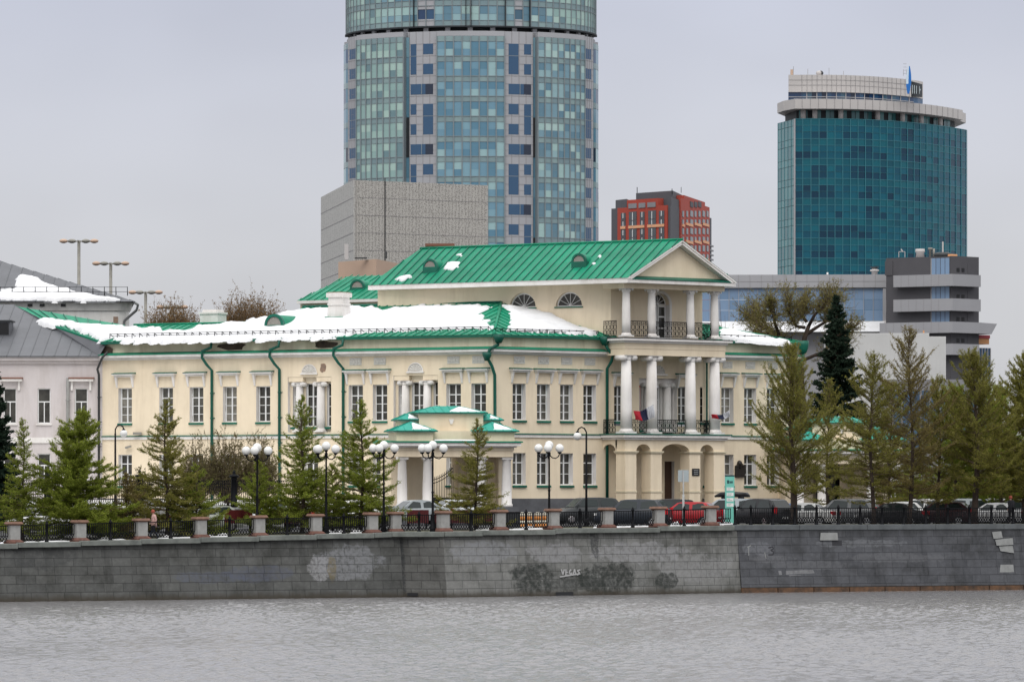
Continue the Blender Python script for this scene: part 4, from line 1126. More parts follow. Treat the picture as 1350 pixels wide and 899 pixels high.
# ------------------------------------------------ portico
PD = 2.35
cu = [RW.u(p, PD-.42) for p in (826.5, 860, 911, 943)]
pu0, pu1 = cu[0]-.55, cu[3]+.55
SF = Fr(*RW.pt(pu0, 0, 0)[:2], -52); SR = Fr(*RW.pt(pu1, 0, 0)[:2], -52)
# ground arcade: square piers, imposts, arches
pier0 = MB(); pier0.box(-.5, .5, -.5, .5, 0, 4.72, 'cream'); po = pier0.local('pier', pal)
im = MB(); im.box(-.57, .57, -.57, .57, 4.72, 4.80, 'pale_trim'); im.box(-.62, .62, -.62, .62, 4.80, 4.88, 'pale_trim'); im.local('impost', po)
pb = MB(); pb.box(-.545, .545, -.545, .545, 2.02, 2.12, 'pale_trim'); pb.local('band', po)
pb = MB(); pb.box(-.545, .545, -.545, .545, -.2, 1.1, 'plinth'); pb.local('base', po)
for i, u in enumerate(cu):
    o = po if i == 0 else dup(po); put(o, RW, u, 0, PD-.5)
mb = MB()
for a, b, c in ((cu[0], cu[1], 5.36), (cu[1], cu[2], 5.40), (cu[2], cu[3], 5.36)):
    mb.arch(RW, a+.5, b-.5, 4.86, c, 5.66, PD-.9, PD, 'cream')
for u in cu: mb.fbox(RW, u-.5, u+.5, 4.881, 5.66, PD-.9, PD, 'cream')
mb.arch(SF, .0, PD-1.0, 4.86, 5.36, 5.66, -.9, 0, 'cream'); mb.arch(SR, .0, PD-1.0, 4.86, 5.36, 5.66, 0, .9, 'cream')
mb.build('arcade', pal)
mb = MB(); dm = RW.u(850); 
mb.wall(RW, UA, UB, 0, 5.8, [(RW.u(892)-1.1, RW.u(892)-.2, 0.3, 4.2), (RW.u(935)-h, RW.u(935)+h, *WL)], 'cream', depth=.4, mr='white')
WIN = [RW.u(818), RW.u(902), RW.u(931)]
dC = RW.u(868)
ops = [(u-h, u+h, WU[0]-.3, WU[1]) for u in WIN] + [(dC-1.75, dC+1.75, 6.2, 10.0)]
mb.wall(RW, UA, UB, 5.8, 12.6, ops, 'cream', depth=.35, mr='white')
mb.build('portico_wall', pal)
o = MB(); o.fbox(RW, RW.u(892)-1.1, RW.u(892)-.2, .3, 4.2, -.4, -.3, 'door_brown'); o.build('entrance_door', pal)
for u in WIN: put_window(RW, u)
put_window(RW, RW.u(935), True)
for u in (WIN[0], WIN[1]): hood(RW, u, 1.6, 10.2)
mb = MB(); mb.wall(RW, dC-1.75, dC+1.75, 6.2, 10.0, [(dC-.5, dC+.5, 6.3, 9.5), (dC-1.6, dC-1.2, 6.3, 9.5), (dC+1.2, dC+1.6, 6.3, 9.5)], 'white', d=-.352, depth=.2)
mb.build('bay_recess', pal)
for k, (off, src) in enumerate(((0, bayW), (-1.4, bayN), (1.4, bayN))):
    w1 = dup(src); put(w1, RW, dC+off, 6.4, -.54)
for s in (-1, 1):
    c = dup(bcol); put(c, RW, dC+s*.86, 6.22, -.10)
l = MB()
l.fbox(RW, dC-.7, dC+.7, 10.2, 10.32, 0, .2, 'white')
for i in range(14):
    a0, a1 = math.pi*i/14, math.pi*(i+1)/14
    l.poly([RW.pt(dC, 10.34, .03), RW.pt(dC-.6*math.cos(a0), 10.32+.6*math.sin(a0), .02 if i % 2 else .07), RW.pt(dC-.6*math.cos(a1), 10.32+.6*math.sin(a1), .07 if i % 2 else .02)], 'relief')
l.build('shell_lunette', pal)
# balcony floor, columns, entablatures
def ring(name, z0, z1, over, m, inner=None):
    mb = MB(); mb.fbox(RW, pu0-over, pu1+over, z0, z1, -.02, PD+over, m); return mb.build(name, pal)
ring('balcony_slab', 5.66, 5.82, .12, 'white'); ring('balcony_slab', 5.822, 6.0, .3, 'white'); ring('balcony_flashing', 6.002, 6.08, .36, 'green_dark')
lc = column(0, 6.08, 11.5, .40); uc = column(0, 12.78, 16.12, .30, ionic=False)
for i, u in enumerate(cu):
    o = lc if i == 0 else dup(lc); put(o, RW, u, 6.08, PD-.5)
    o = uc if i == 0 else dup(uc); put(o, RW, u, 12.78, PD-.5)
mb = MB()
for z0, z1, over in ((11.5, 11.95, 0.0), (11.952, 12.35, .03)):
    mb.fbox(RW, pu0-over, pu1+over, z0, z1, PD-.95, PD+over, 'cream'); 
    mb.fbox(RW, pu0-over, pu0+.8, z0, z1, -.03, PD-.952, 'cream'); mb.fbox(RW, pu1-.8, pu1+over, z0, z1, -.03, PD-.952, 'cream')
mb.fbox(RW, pu0+.8, pu1-.8, 12.0, 12.3, -.02, PD-.954, 'white')
mb.build('entablature', pal)
mb = MB(); mb.fbox(RW, pu0-.15, pu1+.15, 12.352, 12.5, -.02, PD+.15, 'white'); mb.fbox(RW, pu0-.38, pu1+.38, 12.502, 12.66, -.02, PD+.38, 'white'); mb.build('loggia_cornice', pal)
mb = MB(); mb.fbox(RW, pu0-.42, pu1+.42, 12.662, 12.78, -.02, PD+.42, 'dark_metal', ztop_out=12.70); mb.build('loggia_flashing', pal)
mb = MB()
mb.fbox(RW, pu0, pu1, 16.12, 16.47, PD-.85, PD-.05, 'cream'); mb.fbox(RW, pu0, pu0+.7, 16.12, 16.47, -.03, PD-.852, 'cream'); mb.fbox(RW, pu1-.7, pu1, 16.12, 16.47, -.03, PD-.852, 'cream')
mb.fbox(RW, pu0+.7, pu1-.7, 16.3, 16.46, -.02, PD-.854, 'cream_pale')
mb.build('entablature', pal)
# ornamental balcony railings
def balcony_rail(fr, a, b, z, d, hgt=1.05):
    mb = MB(); P = lambda u, zz: fr.pt(u, z+zz, d)
    for zz in (.06, hgt): mb.bar(P(a, zz), P(b, zz), .045, .045, 'iron')
    mb.bar(P(a, hgt-.18), P(b, hgt-.18), .025, .025, 'iron')
    n = max(1, round((b-a)/.36)); w_ = (b-a)/n
    for i in range(n):
        c = a + w_*(i+.5); rr = w_*.42
        mb.bar(P(a+w_*i, .06), P(a+w_*i, hgt), .03, .03, 'iron')
        for zc in (.06 + (hgt-.24)*.28, .06 + (hgt-.24)*.72):
            pts = [P(c+rr*math.cos(t*math.pi/5), zc+rr*1.15*math.sin(t*math.pi/5)) for t in range(11)]
            mb.tube(pts, .016, 'iron', 4, cap=False)
        mb.bar(P(c, .06), P(c, hgt), .022, .022, 'iron')
        mb.bar(P(c-rr, hgt-.18), P(c+rr, hgt), .018, .018, 'iron'); mb.bar(P(c+rr, hgt-.18), P(c-rr, hgt), .018, .018, 'iron')
    mb.bar(P(b, .06), P(b, hgt), .03, .03, 'iron')
    mb.build('balcony_railing', pal)
for z, r in ((6.08, .5), (12.78, .38)):
    for a, b in zip(cu, cu[1:]): balcony_rail(RW, a+r, b-r, z, PD-.45, .98 if z < 10 else 1.1)
    balcony_rail(SF, .05, PD-.5-r, z, .0 if z > 10 else .0, .98 if z < 10 else 1.1)
    balcony_rail(SR, .05, PD-.5-r, z, 0, .98 if z < 10 else 1.1)
# wall plaque
mb = MB(); mb.fbox(RW, RW.u(917, PD)-.33, RW.u(917, PD)+.33, RW.z(627, cu[2], PD), RW.z(617.5, cu[2], PD), PD+.0, PD+.05, 'plaque')
for k in range(3): mb.fbox(RW, RW.u(917, PD)-.2, RW.u(917, PD)+.2, RW.z(625-k*2.4, cu[2], PD), RW.z(624.3-k*2.4, cu[2], PD), PD+.05, PD+.055, 'post_grey')
mb.build('wall_plaque', pal)
# memorial relief with a bust
u = RW.u(974.5); mb = MB(); mb.fbox(RW, u-.42, u+.42, RW.z(629, u), RW.z(613.5, u), 0, .14, 'bronze'); b_ = RW.pt(u-.05, RW.z(612, u), .1)
mb.ball(b_ + Vector((0, 0, .05)), .19, 'bronze', 10, 1.25); mb.tube([b_ + Vector((0, 0, -.3)), b_], [.12, .1], 'bronze', 8)
mb.hexa([RW.pt(u+a, RW.z(613.5, u)+z, d) for z, k in ((-.05, .38), (.16, .14)) for a, d in ((-k, .2), (k, .2), (k, .0), (-k, .0))], 'bronze'); mb.build('memorial_relief', pal)

# ------------------------------------------------ downpipes
def pipe(name, pts, r=.075, m='green_pipe', funnel=None, parent=pal):
    mb = MB(); mb.tube(pts, r, m, 8)
    if funnel:
        p = Vector(pts[0]); mb.lathe([(r*1.1, -.1), (r*2.6, .25), (r*2.8, .3), (r*2.8, .45)], m, 10, p)
    z = pts[-1][2] + 1
    while z < pts[-2][2] - .3:
        p = Vector(pts[-1]); mb.lathe([(r*1.25, -.05), (r*1.25, .05)], m, 8, (p.x, p.y, z))
        q = p + Vector((.22, -.0, 0)); mb.bar((p.x, p.y, z), (p.x+.22, p.y+.05, z), .05, .05, m); z += 1.75
    return mb.build(name, parent)
for px in (274, 363, 447):
    u = LW.u(px, .1)
    pipe('downpipe', [LW.pt(u+.55, 12.62, .5), LW.pt(u+.5, 12.2, .5), LW.pt(u-.15, 11.95, .62), LW.pt(u-.15, 11.5, .64), LW.pt(u+.12, 11.0, .45), LW.pt(u+.35, 10.6, .14), LW.pt(u+.35, 1.0, .14)], .10)
cor = Vector((C0[0], C0[1], 0)); od = Vector((.06, -1, 0)).normalized()
cq = lambda z, o, dx=0: Vector((C0[0]+dx, C0[1], z)) + od*o
mb = MB(); mb.lathe([(.2, -.3), (.34, 0), (.38, .3)], 'green_pipe', 10, cq(12.45, .65, .35)); mb.lathe([(.16, -.35), (.3, 0), (.32, .22)], 'green_pipe', 10, cq(11.3, .65, -.45))
mb.tube([cq(12.4, .65, .35), cq(12.05, .6, .3), cq(11.75, .75, -.25), cq(11.2, .6, -.45), cq(10.6, .4, -.1), cq(10.0, .25, .1), cq(7.0, .25, .12), cq(6.8, .3, .3), cq(6.3, .5, .85)], .11, 'green_pipe', 8)
mb.tube([cq(6.3, .5, .85), cq(5.7, .5, 1.2)], .11, 'green_pipe', 8); mb.build('downpipe', pal)
u = UA-.12
P = RW.pt
mb = MB(); mb.lathe([(.2, -.3), (.34, 0), (.38, .3)], 'green_pipe', 10, P(u-.55, 12.5, .6)); mb.tube([P(u-.55, 12.4, .6), P(u-.45, 12.0, .75), P(u+.05, 11.5, .75), P(u+.05, 11.1, .6), P(u-.05, 10.6, .25), P(u-.05, .9, .25)], .11, 'green_pipe', 8); mb.build('downpipe', pal)
mb = MB(); mb.tube([P(UB+.25, 11.4, .2), P(UB+.25, .9, .2)], .07, 'green_pipe', 8); mb.build('downpipe', pal)
mb = MB(); mb.lathe([(.2, -.3), (.34, 0), (.4, .3), (.42, .6)], 'green_dark', 10, P(UE+.2, 12.3, .5)); mb.tube([P(UE+.2, 12.3, .5), P(UE+.2, 11.6, .5), P(UE-.15, 10.8, .3), P(UE-.15, .8, .25)], .12, 'green_dark', 8); mb.build('downpipe', pal)
u = uL+.0
pipe('downpipe', [LW.pt(u+.9, 12.0, .7), LW.pt(u+.5, 11.6, .8), LW.pt(u-.1, 10.8, .5), LW.pt(u-.1, 10.4, .3), LW.pt(u-.1, .8, .3)], .085, 'dark_metal')
# floodlight on the string course
mb = MB(); p = LW.pt(LW.u(184), 6.2, .3); mb.box(p.x-.3, p.x+.3, p.y-.15, p.y+.15, 6.12, 6.3, 'grey_metal'); mb.build('floodlight', pal)
mb = MB(); p = LW.pt(LW.u(168), 5.2, .25); mb.bar(p, p+Vector((.4, -.25, .1)), .14, .14, 'grey_metal'); mb.bar(p, p+Vector((.1, .2, 0)), .06, .06, 'grey_metal'); mb.build('security_camera', pal)

# ================================================================ flags hanging over the balcony
def flag(px, py, tip, label, seed, across, down):
    base = RW.pt(RW.u(px, PD), RW.z(py, RW.u(px, PD), PD), PD-.4)
    r = thing('flag', label, 'flag', base, 0, 'flags on the balcony')
    mb = MB(); mb.tube([(0, 0, 0), tip], .022, 'post_grey', 6); mb.ball(tip, .05, 'post_grey', 6); mb.local('pole', r)
    t = Vector(tip); n, k = 14, 12; mb = MB()
    V = {}
    for i in range(n+1):
        for j in range(k+1):
            a = i/n; b = j/k
            p = t + Vector(across)*b + Vector(down)*a*(1-.3*b) + Vector((.05*math.sin(5*b+4*a+seed)*a, -.13*math.sin(8*b+2*a+seed)*(.4+a), .04*math.sin(7*b+seed) - .10*math.sin(math.pi*b)))
            V[i, j] = p
    for i in range(n):
        for j in range(k):
            m = ['flag_white', 'flag_blue', 'flag_red'][min(2, j*3//k)]
            mb.add([V[i, j], V[i+1, j], V[i+1, j+1], V[i, j+1]], [(0, 1, 2, 3)], m, True)
    o = mb.local('cloth', r); sd = o.modifiers.new('cloth', 'SOLIDIFY'); sd.thickness = .012
flag(849, 560, (.85, -.8, 1.35), 'tricolour flag spread on a slanted pole at the balcony between the columns', .4, (-1.35, -.15, -.42), (.18, -.2, -.85))
flag(950, 560, (.8, -.8, .95), 'tricolour flag hanging past the rightmost balcony column', 1.7, (-1.25, -.1, -.25), (.12, -.15, -.38))

# ================================================================ lilac corner building with the drum behind
J = LW.pt(uL, 0, 0)
PW = Fr(J.x, J.y, 0)
lil = thing('corner_building', 'lilac plastered corner building with grey metal roof and white upper storey at the picture edge', 'building', (J.x, J.y, 0))
x0 = -13.0
lw_ = [PW.u(p) for p in (13, 58, 107)]
ops = [(u-.46, u+.46, 6.95, 9.45) for u in lw_] + [(u-.46, u+.46, 2.6, 4.8) for u in lw_]
mb = MB(); mb.wall(PW, x0, 0.02, -.3, 11.5, ops, 'lilac', depth=.22, mr='white'); mb.build('wall', lil)
lp = None
for u in lw_:
    for z, hh in ((6.95, 2.5), (2.6, 2.2)):
        m_, g_ = MB(), MB(); W = .9
        m_.box(-W/2, W/2, 0, .07, 0, .07, 'frame_white'); m_.box(-W/2, W/2, 0, .07, hh-.07, hh, 'frame_white'); m_.box(-W/2, -W/2+.06, 0, .07, .07, hh-.07, 'frame_white'); m_.box(W/2-.06, W/2, 0, .07, .07, hh-.07, 'frame_white')
        m_.box(-W/2+.06, W/2-.06, -.004, .066, hh*.60, hh*.60+.08, 'frame_white'); m_.box(-.03, .03, -.004, .066, .07, hh*.6, 'frame_white')
        g_.box(-W/2+.03, W/2-.03, .04, .05, .04, hh-.04, 'window_dark')
        o = m_.local('window', lil, PW.pt(u, z, -.2) - Vector((J.x, J.y, 0))); g_.local('window_pane', o)
        s = MB(); s.box(-.56, .56, -.34, 0, -.12, -.02, 'white'); s.local('sill', o)
for u in (lw_[0], lw_[2]):
    mb = MB(); mb.fbox(PW, u-.85, u+.9, 9.95, 10.12, -.02, .4, 'white')
    for s in (-1, 1): mb.fbox(PW, u+s*.66-.07, u+s*.66+.07, 9.3, 9.948, -.02, .16, 'white')
    o = mb.build('window_hood', lil); g = MB(); g.fbox(PW, u-.9, u+.95, 10.122, 10.24, -.02, .46, 'brown_box', ztop_out=10.16); g.build('hood_flashing', o)
mb = MB(); mb.fbox(PW, x0, 0, 5.55, 5.95, -.02, .1, 'white'); mb.build('string_course', lil)
mb = MB(); mb.fbox(PW, x0, -.0, 11.2, 11.42, -.02, .2, 'lilac'); mb.fbox(PW, x0, -.0, 11.422, 11.66, -.02, .45, 'lilac'); mb.build('cornice', lil)
u = PW.u(90)
pipe('downpipe', [PW.pt(u, 10.2, .3), PW.pt(u, 9.9, .3), PW.pt(u, .6, .3)], .12, 'stone_grey', parent=lil)
# grey lower roof
g0, g1 = PW.pt(x0-1, 11.75, .6), PW.pt(PW.u(131, .6), 11.75, .6)
gt = at(18, 401.5, 337.5); gtl = Vector((g0.x, 337.5, gt.z))
rf = MB(); roof_face(rf, [g0, g1, gt, gtl], 'slate', .85, 'slate_seam', sh=.035)
rf.fbox(PW, x0-1, PW.u(131, .6), 11.66, 11.745, .3, .62, 'slate')
gr = rf.build('roof', lil)
# dormer hatch on the grey roof
p = ray_plane(6, 443, g0, g1, gt); f = Fr(p.x, p.y, 0)
mb = MB(); mb.fbox(f, -.5, .42, p.z-.3, p.z+1.05, -2, 0, 'slate'); mb.fbox(f, -.6, .52, p.z+1.05, p.z+1.15, -2.4, .15, 'dark_metal'); mb.fbox(f, -.4, .3, p.z+.1, p.z+.95, .0, .03, 'black'); mb.build('dormer', gr)
# green valley roof joining the palace and the drum
v0, v1, v2, v3 = at(140, 453.5, 324.4), at(72, 430, 331), at(20, 403.5, 338), at(165, 428.8, 329)
vr = MB(); roof_face(vr, [v1, v0, v3, v2], 'green', 0)
for k in range(1, 9):
    t = k/9; vr.bar(v1.lerp(v0, t)+Vector((0, -.03, .03)), v2.lerp(v3, t)+Vector((0, -.03, .03)), .06, .06, 'green_dark')
vr.bar(v1, v0, .14, .14, 'green'); vr.bar(v2, v1, .1, .1, 'green')
vo = vr.build('valley_roof', lil)
roof2 = MB(); roof2.poly([g1, v0, v1, v2, gt], 'slate'); roof2.build('roof_hip', lil)
snow_patch(vo, (v1, v0, v3), [(50, 424), (56, 420), (66, 421), (75, 424), (86, 424), (112, 429), (150, 430), (164, 430), (160, 440), (142, 451.5), (134, 449), (110, 440), (84, 429.5), (68, 431), (54, 429)], .16, 21, .14, .2, .08)
# white drum storey and its roof
DY = 340.0
DR = Fr(xat(150, DY), DY, 0)
mb = MB(); A = []
for i in range(9):
    a = math.pi/2*i/8; A.append((DR.x + 1.05*math.sin(a), DY + 1.3*(1-math.cos(a))))
pts = [(-42, DY)] + A + [(A[-1][0]-2.6, DY+24)]
for (xa, ya), (xb, yb) in zip(pts, pts[1:]): mb.quad((xa, ya, 11), (xb, yb, 11), (xb, yb, 16.3), (xa, ya, 16.3), 'drum_white')
for (xa, ya), (xb, yb) in zip(pts, pts[1:]):
    mb.quad((xa, ya-.12, 15.6), (xb+.12, yb-.12, 15.6), (xb+.3, yb-.4, 16.25), (xa, ya-.4, 16.25), 'drum_white')
for px in (40, 56, 84):
    p = at(px, 402.5, DY-.1); mb.box(p.x-.18, p.x+.18, p.y-.25, p.y, p.z-.1, p.z+.1, 'black')
p = at(153, 421, DY-.02); mb.box(p.x-.2, p.x+.15, p.y-.02, p.y+.01, p.z-.25, p.z+.2, 'brick_patch')
mb.build('upper_wall', lil)
d0, d1 = at(-150, 397.5, DY-.7), at(178, 397.5, DY-.7); d1.z = d0.z
tp = at(-65, 325, 352); tl = Vector((d0.x-10, 352, tp.z)); d2 = Vector((xat(168, 366), 366, d1.z))
rf = MB(); roof_face(rf, [d0, d1, tp, tl], 'slate', .9, 'slate_seam', sh=.035); roof_face(rf, [d1, d2, tp], 'slate', .9, 'slate_seam', sh=.035)
rf.poly([p_ - Vector((0, 0, .05)) for p_ in (d0, d1, d2, Vector((d0.x, 366, d0.z)))], 'dark_metal')
uo = rf.build('roof', lil)
snow_patch(uo, (d0, d1, tp), [(-20, 384), (19, 384), (22, 365), (34, 365), (51, 369), (66, 377), (87, 381), (110, 388), (135, 393), (164, 396), (150, 397), (77, 397), (-20, 395)], .2, 22, .15, .16, .06)
mb = MB()
zz = d0.z + .28
for k in range(16):
    px = -60 + k*15.2
    b_ = ray_plane(px, 390, d0, d1, tp); mb.bar(b_, b_+Vector((0, 0, .68)), .05, .05, 'iron'); mb.bar(b_+Vector((0, .35, .1)), b_+Vector((0, 0, .5)), .04, .04, 'iron', up=(1, 0, 0))
a_, b_ = ray_plane(-60, 390, d0, d1, tp), ray_plane(168, 390, d0, d1, tp)
for q in (.3, .65): mb.bar(a_+Vector((0, 0, q)), b_+Vector((0, 0, q)), .03, .03, 'iron')
mb.build('snow_guard', lil)
pipe('downpipe', [at(176, 398, DY-.6), at(182, 402, DY-.5), at(180, 409, DY-.2), at(164, 423, DY+.3), at(163.5, 427, DY+.3), at(163.5, 436, DY+.3)], .1, 'lead_pipe', parent=lil)
# ================================================================ entrance pavilions in front of the palace
def hip(mb, fr, u0, u1, z, rise, d0, d1, m='green_pale', ov=.28):
    a, b, c, e = fr.pt(u0-ov, z, d1+ov), fr.pt(u1+ov, z, d1+ov), fr.pt(u1+ov, z, d0-ov), fr.pt(u0-ov, z, d0-ov)
    w_, dd = (u1-u0)/2+ov, (d1-d0)/2+ov
    if w_ > dd: p, q = fr.pt(u0-ov+dd, z+rise, (d0+d1)/2), fr.pt(u1+ov-dd, z+rise, (d0+d1)/2); F4 = [[a, b, q, p], [b, c, q], [c, e, p, q], [e, a, p]]
    else: p, q = fr.pt((u0+u1)/2, z+rise, d1+ov-w_), fr.pt((u0+u1)/2, z+rise, d0-ov+w_); F4 = [[a, b, p], [b, c, q, p], [c, e, q], [e, a, p, q]]
    for f_ in F4: roof_face(mb, f_, m, .55, sw=.035, sh=.03)
    mb.fbox(fr, u0-ov, u1+ov, z-.07, z-.004, d0-ov, d1+ov, 'green_dark')
    return F4[0]
def pavilion(fr, zb, label, snowy=True, gate=True, dep=6.5, zg0=-.2):
    o0 = fr.pt(0, zg0, 0)
    r = thing('entrance_pavilion', label, 'pavilion', o0)
    W_ = 7.75
    mb = MB(); mb.fbox(fr, -.3, W_+.3, zg0, zb, -dep, .35, 'plinth'); mb.fbox(fr, .8, W_-.8, zg0, zb-.35, .352, .75, 'plinth'); mb.fbox(fr, .8, W_-.8, zg0, zb-.7, .752, 1.15, 'plinth'); mb.build('platform', r)
    zc, ze = zb+3.3, zb+4.35
    cp = None
    for u in (.35, 2.05, W_-2.05, W_-.35):
        mb = MB(); b = Fr(*fr.pt(u, 0, -.45)[:2], math.degrees(fr.a)); p = fr.pt(u, zb, -.45)
        mb.lathe([(.40, 0), (.40, .16), (.34, .2), (.33, 1.2), (.275, 3.02), (.32, 3.08), (.33, 3.14)], 'white', 18, p)
        mb.fbox(b, -.36, .36, zc-.16, zc, -.36, .36, 'white'); mb.build('column', r)
    mb = MB()      # side and back walls
    for a, b_ in ((0, .45), (W_-.45, W_)):
        mb.fbox(fr, a, b_, zb, zc, -dep, -2.6, 'cream')
    mb.fbox(fr, 2.4, 2.9, zb, zc, -dep, -4.0, 'cream'); mb.fbox(fr, W_-2.9, W_-2.4, zb, zc, -dep, -4.0, 'cream'); mb.fbox(fr, .45, 2.4, zb, zc, -dep, -3.6, 'cream'); mb.fbox(fr, W_-2.4, W_-.45, zb, zc, -dep, -3.6, 'cream')
    mb.build('wall', r)
    mb = MB(); mb.fbox(fr, .0, W_, zc, zc+.42, -dep, 0, 'cream'); mb.fbox(fr, -.05, W_+.05, zc+.422, zc+.62, -dep, .05, 'cream_pale'); mb.fbox(fr, -.2, W_+.2, zc+.622, zc+.72, -dep, .2, 'white'); mb.fbox(fr, -.45, W_+.45, zc+.722, ze-.1, -dep, .45, 'white')
    mb.build('entablature', r)
    mb = MB(); mb.fbox(fr, -.55, W_+.55, ze-.098, ze+.14, -dep, .55, 'green', ztop_out=ze-.02); mb.build('cornice_flashing', r)
    zz = ze+.06
    blocks = [(-.1, 2.35, .62, .62, -3.0, -.05), (W_-2.35, W_+.1, .62, .62, -3.0, -.05), (1.7, W_-1.7, 1.85, .45, -4.2, -1.6), (.55, 1.68, 1.38, .42, -3.9, -1.9), (W_-1.68, W_-.55, 1.38, .42, -3.9, -1.9)]
    mb = MB()
    for (a, b_, h_, rs, d0, d1) in blocks: mb.fbox(fr, a, b_, zz-.3, zz+h_-.12, d0, d1, 'cream'); mb.fbox(fr, a-.1, b_+.1, zz+h_-.12, zz+h_-.07, d0-.1, d1+.1, 'white')
    mb.fbox(fr, 2.36, W_-2.36, zz-.3, zz+.62, -3.0, -.9, 'cream')
    c = W_/2
    mb.hexa([fr.pt(c+a, zz+1.3+z, d) for z, k in ((-.22, .07), (.1, .17)) for a, d in ((-k, -1.5), (k, -1.5), (k, -1.62), (-k, -1.62))], 'white')
    mb.build('attic_block', r)
    for i, (a, b_, h_, rs, d0, d1) in enumerate(blocks):
        mb = MB(); f0 = hip(mb, fr, a, b_, zz+h_, rs, d0, d1); o = mb.build('roof', r)
        if snowy:
            pr = lambda p: (CX+F*p.x/p.y, HY-F*(p.z-CZ)/p.y)
            A_, B_, T_ = f0[0], f0[1], f0[2]
            q = [A_.lerp(B_, .42).lerp(T_, .1), A_.lerp(B_, .93).lerp(T_, .1), A_.lerp(B_, .75).lerp(T_, .8), A_.lerp(B_, .5).lerp(T_, .85)]
            snow_patch(o, (A_, B_, T_), [pr(p) for p in q], .07, 50+i, .07, .05, .03)
    if snowy:
        mb = MB(); mb.fbox(fr, 2.4, W_-2.4, ze+.0, ze+.1, .05, .48, 'snow', ztop_out=ze+.03); mb.build('snow_ledge', r)
    if gate:
        g = MB(); P = fr.pt; d = -1.6; n = 15; ua, ub_ = 2.3, 4.0
        for k in range(n+1):
            u = ua + (ub_-ua)*k/n; t = k/n; top = zb + 1.75 + .85*t*t
            g.bar(P(u, zb+.1, d), P(u, top+.18, d), .035, .035, 'iron', up=(fr.s, -fr.c, 0))
            if k: 
                t0 = (k-1)/n; u0 = ua + (ub_-ua)*t0
                for s in (0, -.22): g.bar(P(u0, zb+1.75+.85*t0*t0+s, d), P(u, top+s, d), .05, .05, 'iron', up=(fr.s, -fr.c, 0))
        g.fbox(fr, ua, ub_, zb+.55, zb+.62, d-.02, d+.02, 'iron'); g.fbox(fr, ua, ub_, zb+.1, zb+.16, d-.02, d+.02, 'iron'); g.fbox(fr, ua+.25, ub_-.3, zb+.16, zb+.5, d-.012, d+.012, 'iron')
        o = thing('iron_gate', 'open black iron gate with a curved spiked top between white pavilion columns', 'gate', P(ua, zb, d)); g.build('gate_leaf', o)
    return r
PV = Fr(xat(525, 300), 300.0, 12)
pavilion(PV, 1.05, 'cream entrance pavilion with white columns and stepped green roofs beside the palace corner')
PV2 = Fr(xat(1050, 322), 322.0, 14)
pavilion(PV2, .75, 'cream pavilion with green roofs half hidden behind the larches right of the palace', snowy=False, gate=False, dep=5)
mb = MB(); mb.fbox(PV2, 2.5, 3.9, .75, 4.05, -3.3, -3.25, 'door_dark'); dr = bpy.data.objects.get('entrance_pavilion.001'); mb.build('doorway', dr)

# ================================================================ raised garden, its wall and iron fence
M('garden_snow', (.82, .83, .85), .85, col2=(.40, .39, .33), vscale=.45, spec=.2)
def line(pa, pb, n): return [pa.lerp(pb, i/n) for i in range(n+1)]
fa, fb = Vector((xat(-160, 289), 289, .92)), Vector((xat(488, 297), 297, .92))
ba, bb = Vector((xat(-160, 324.4), 324.3, 1.5)), LW.pt(LW.u(560), 1.5, .1)
mb = MB(); n = 26
f_, b_ = line(fa, fb, n), line(ba, Vector((J.x, J.y-.1, 1.5)), 9) + line(Vector((J.x, J.y-.1, 1.5)), bb, 17)[1:]
for i in range(n):
    for k in range(6):
        g = lambda p, q, t: p.lerp(q, t)
        mb.quad(g(f_[i], b_[i], k/6), g(f_[i+1], b_[i+1], k/6), g(f_[i+1], b_[i+1], (k+1)/6), g(f_[i], b_[i], (k+1)/6), 'garden_snow')
tag(mb.build('garden_lawn'), kind='structure')
gw = thing('garden_wall', 'low pale concrete retaining wall under the black garden fence', 'wall', (fa.x, fa.y, -1))
mb = MB(); t = (fb-fa).normalized(); nv = Vector((t.y, -t.x, 0))
mb.hexa([p + nv*k + Vector((0, 0, z)) for z in (-1.6, .0) for p, k in ((fa, .3), (fb, .3), (fb, 0), (fa, 0))], 'wall_base'); mb.build('wall_body', gw)
mb = MB(); mb.hexa([p + nv*k + Vector((0, 0, z)) for z in (.004, .12) for p, k in ((fa, .36), (fb, .36), (fb, -.1), (fa, -.1))], 'wall_base'); mb.build('wall_coping', gw)
PX = [-50, 62, 184, 308, 428]
pp = []
for px in PX:
    k = (px-CX)/F; s = (k*fa.y-fa.x)/((fb.x-fa.x)-k*(fb.y-fa.y)); p = fa.lerp(fb, s) + nv*.15; p.z = 1.04; pp.append(p)
def fence_post(p, lab):
    r = thing('fence_post', lab, 'fence post', p, 0, 'posts of the garden fence')
    mb = MB(); mb.lathe([(.24, 0), (.24, .35), (.19, .42), (.17, 1.75), (.22, 1.8), (.22, 1.88), (.17, 1.92)], 'iron', 12); mb.local('shaft', r)
    mb = MB(); mb.lathe([(.28, 1.92), (.34, 1.98), (.3, 2.08), (.1, 2.12), (.08, 2.2), (.11, 2.28), (.02, 2.4)], 'iron', 12); mb.local('finial', r)
for i, p in enumerate(pp[:4]):
    if i: fence_post(p, 'thick black iron fence post with a finial ' + ['', 'behind the bushy left larch', 'beside the spiky larch', 'in front of the brown garden bushes'][i])
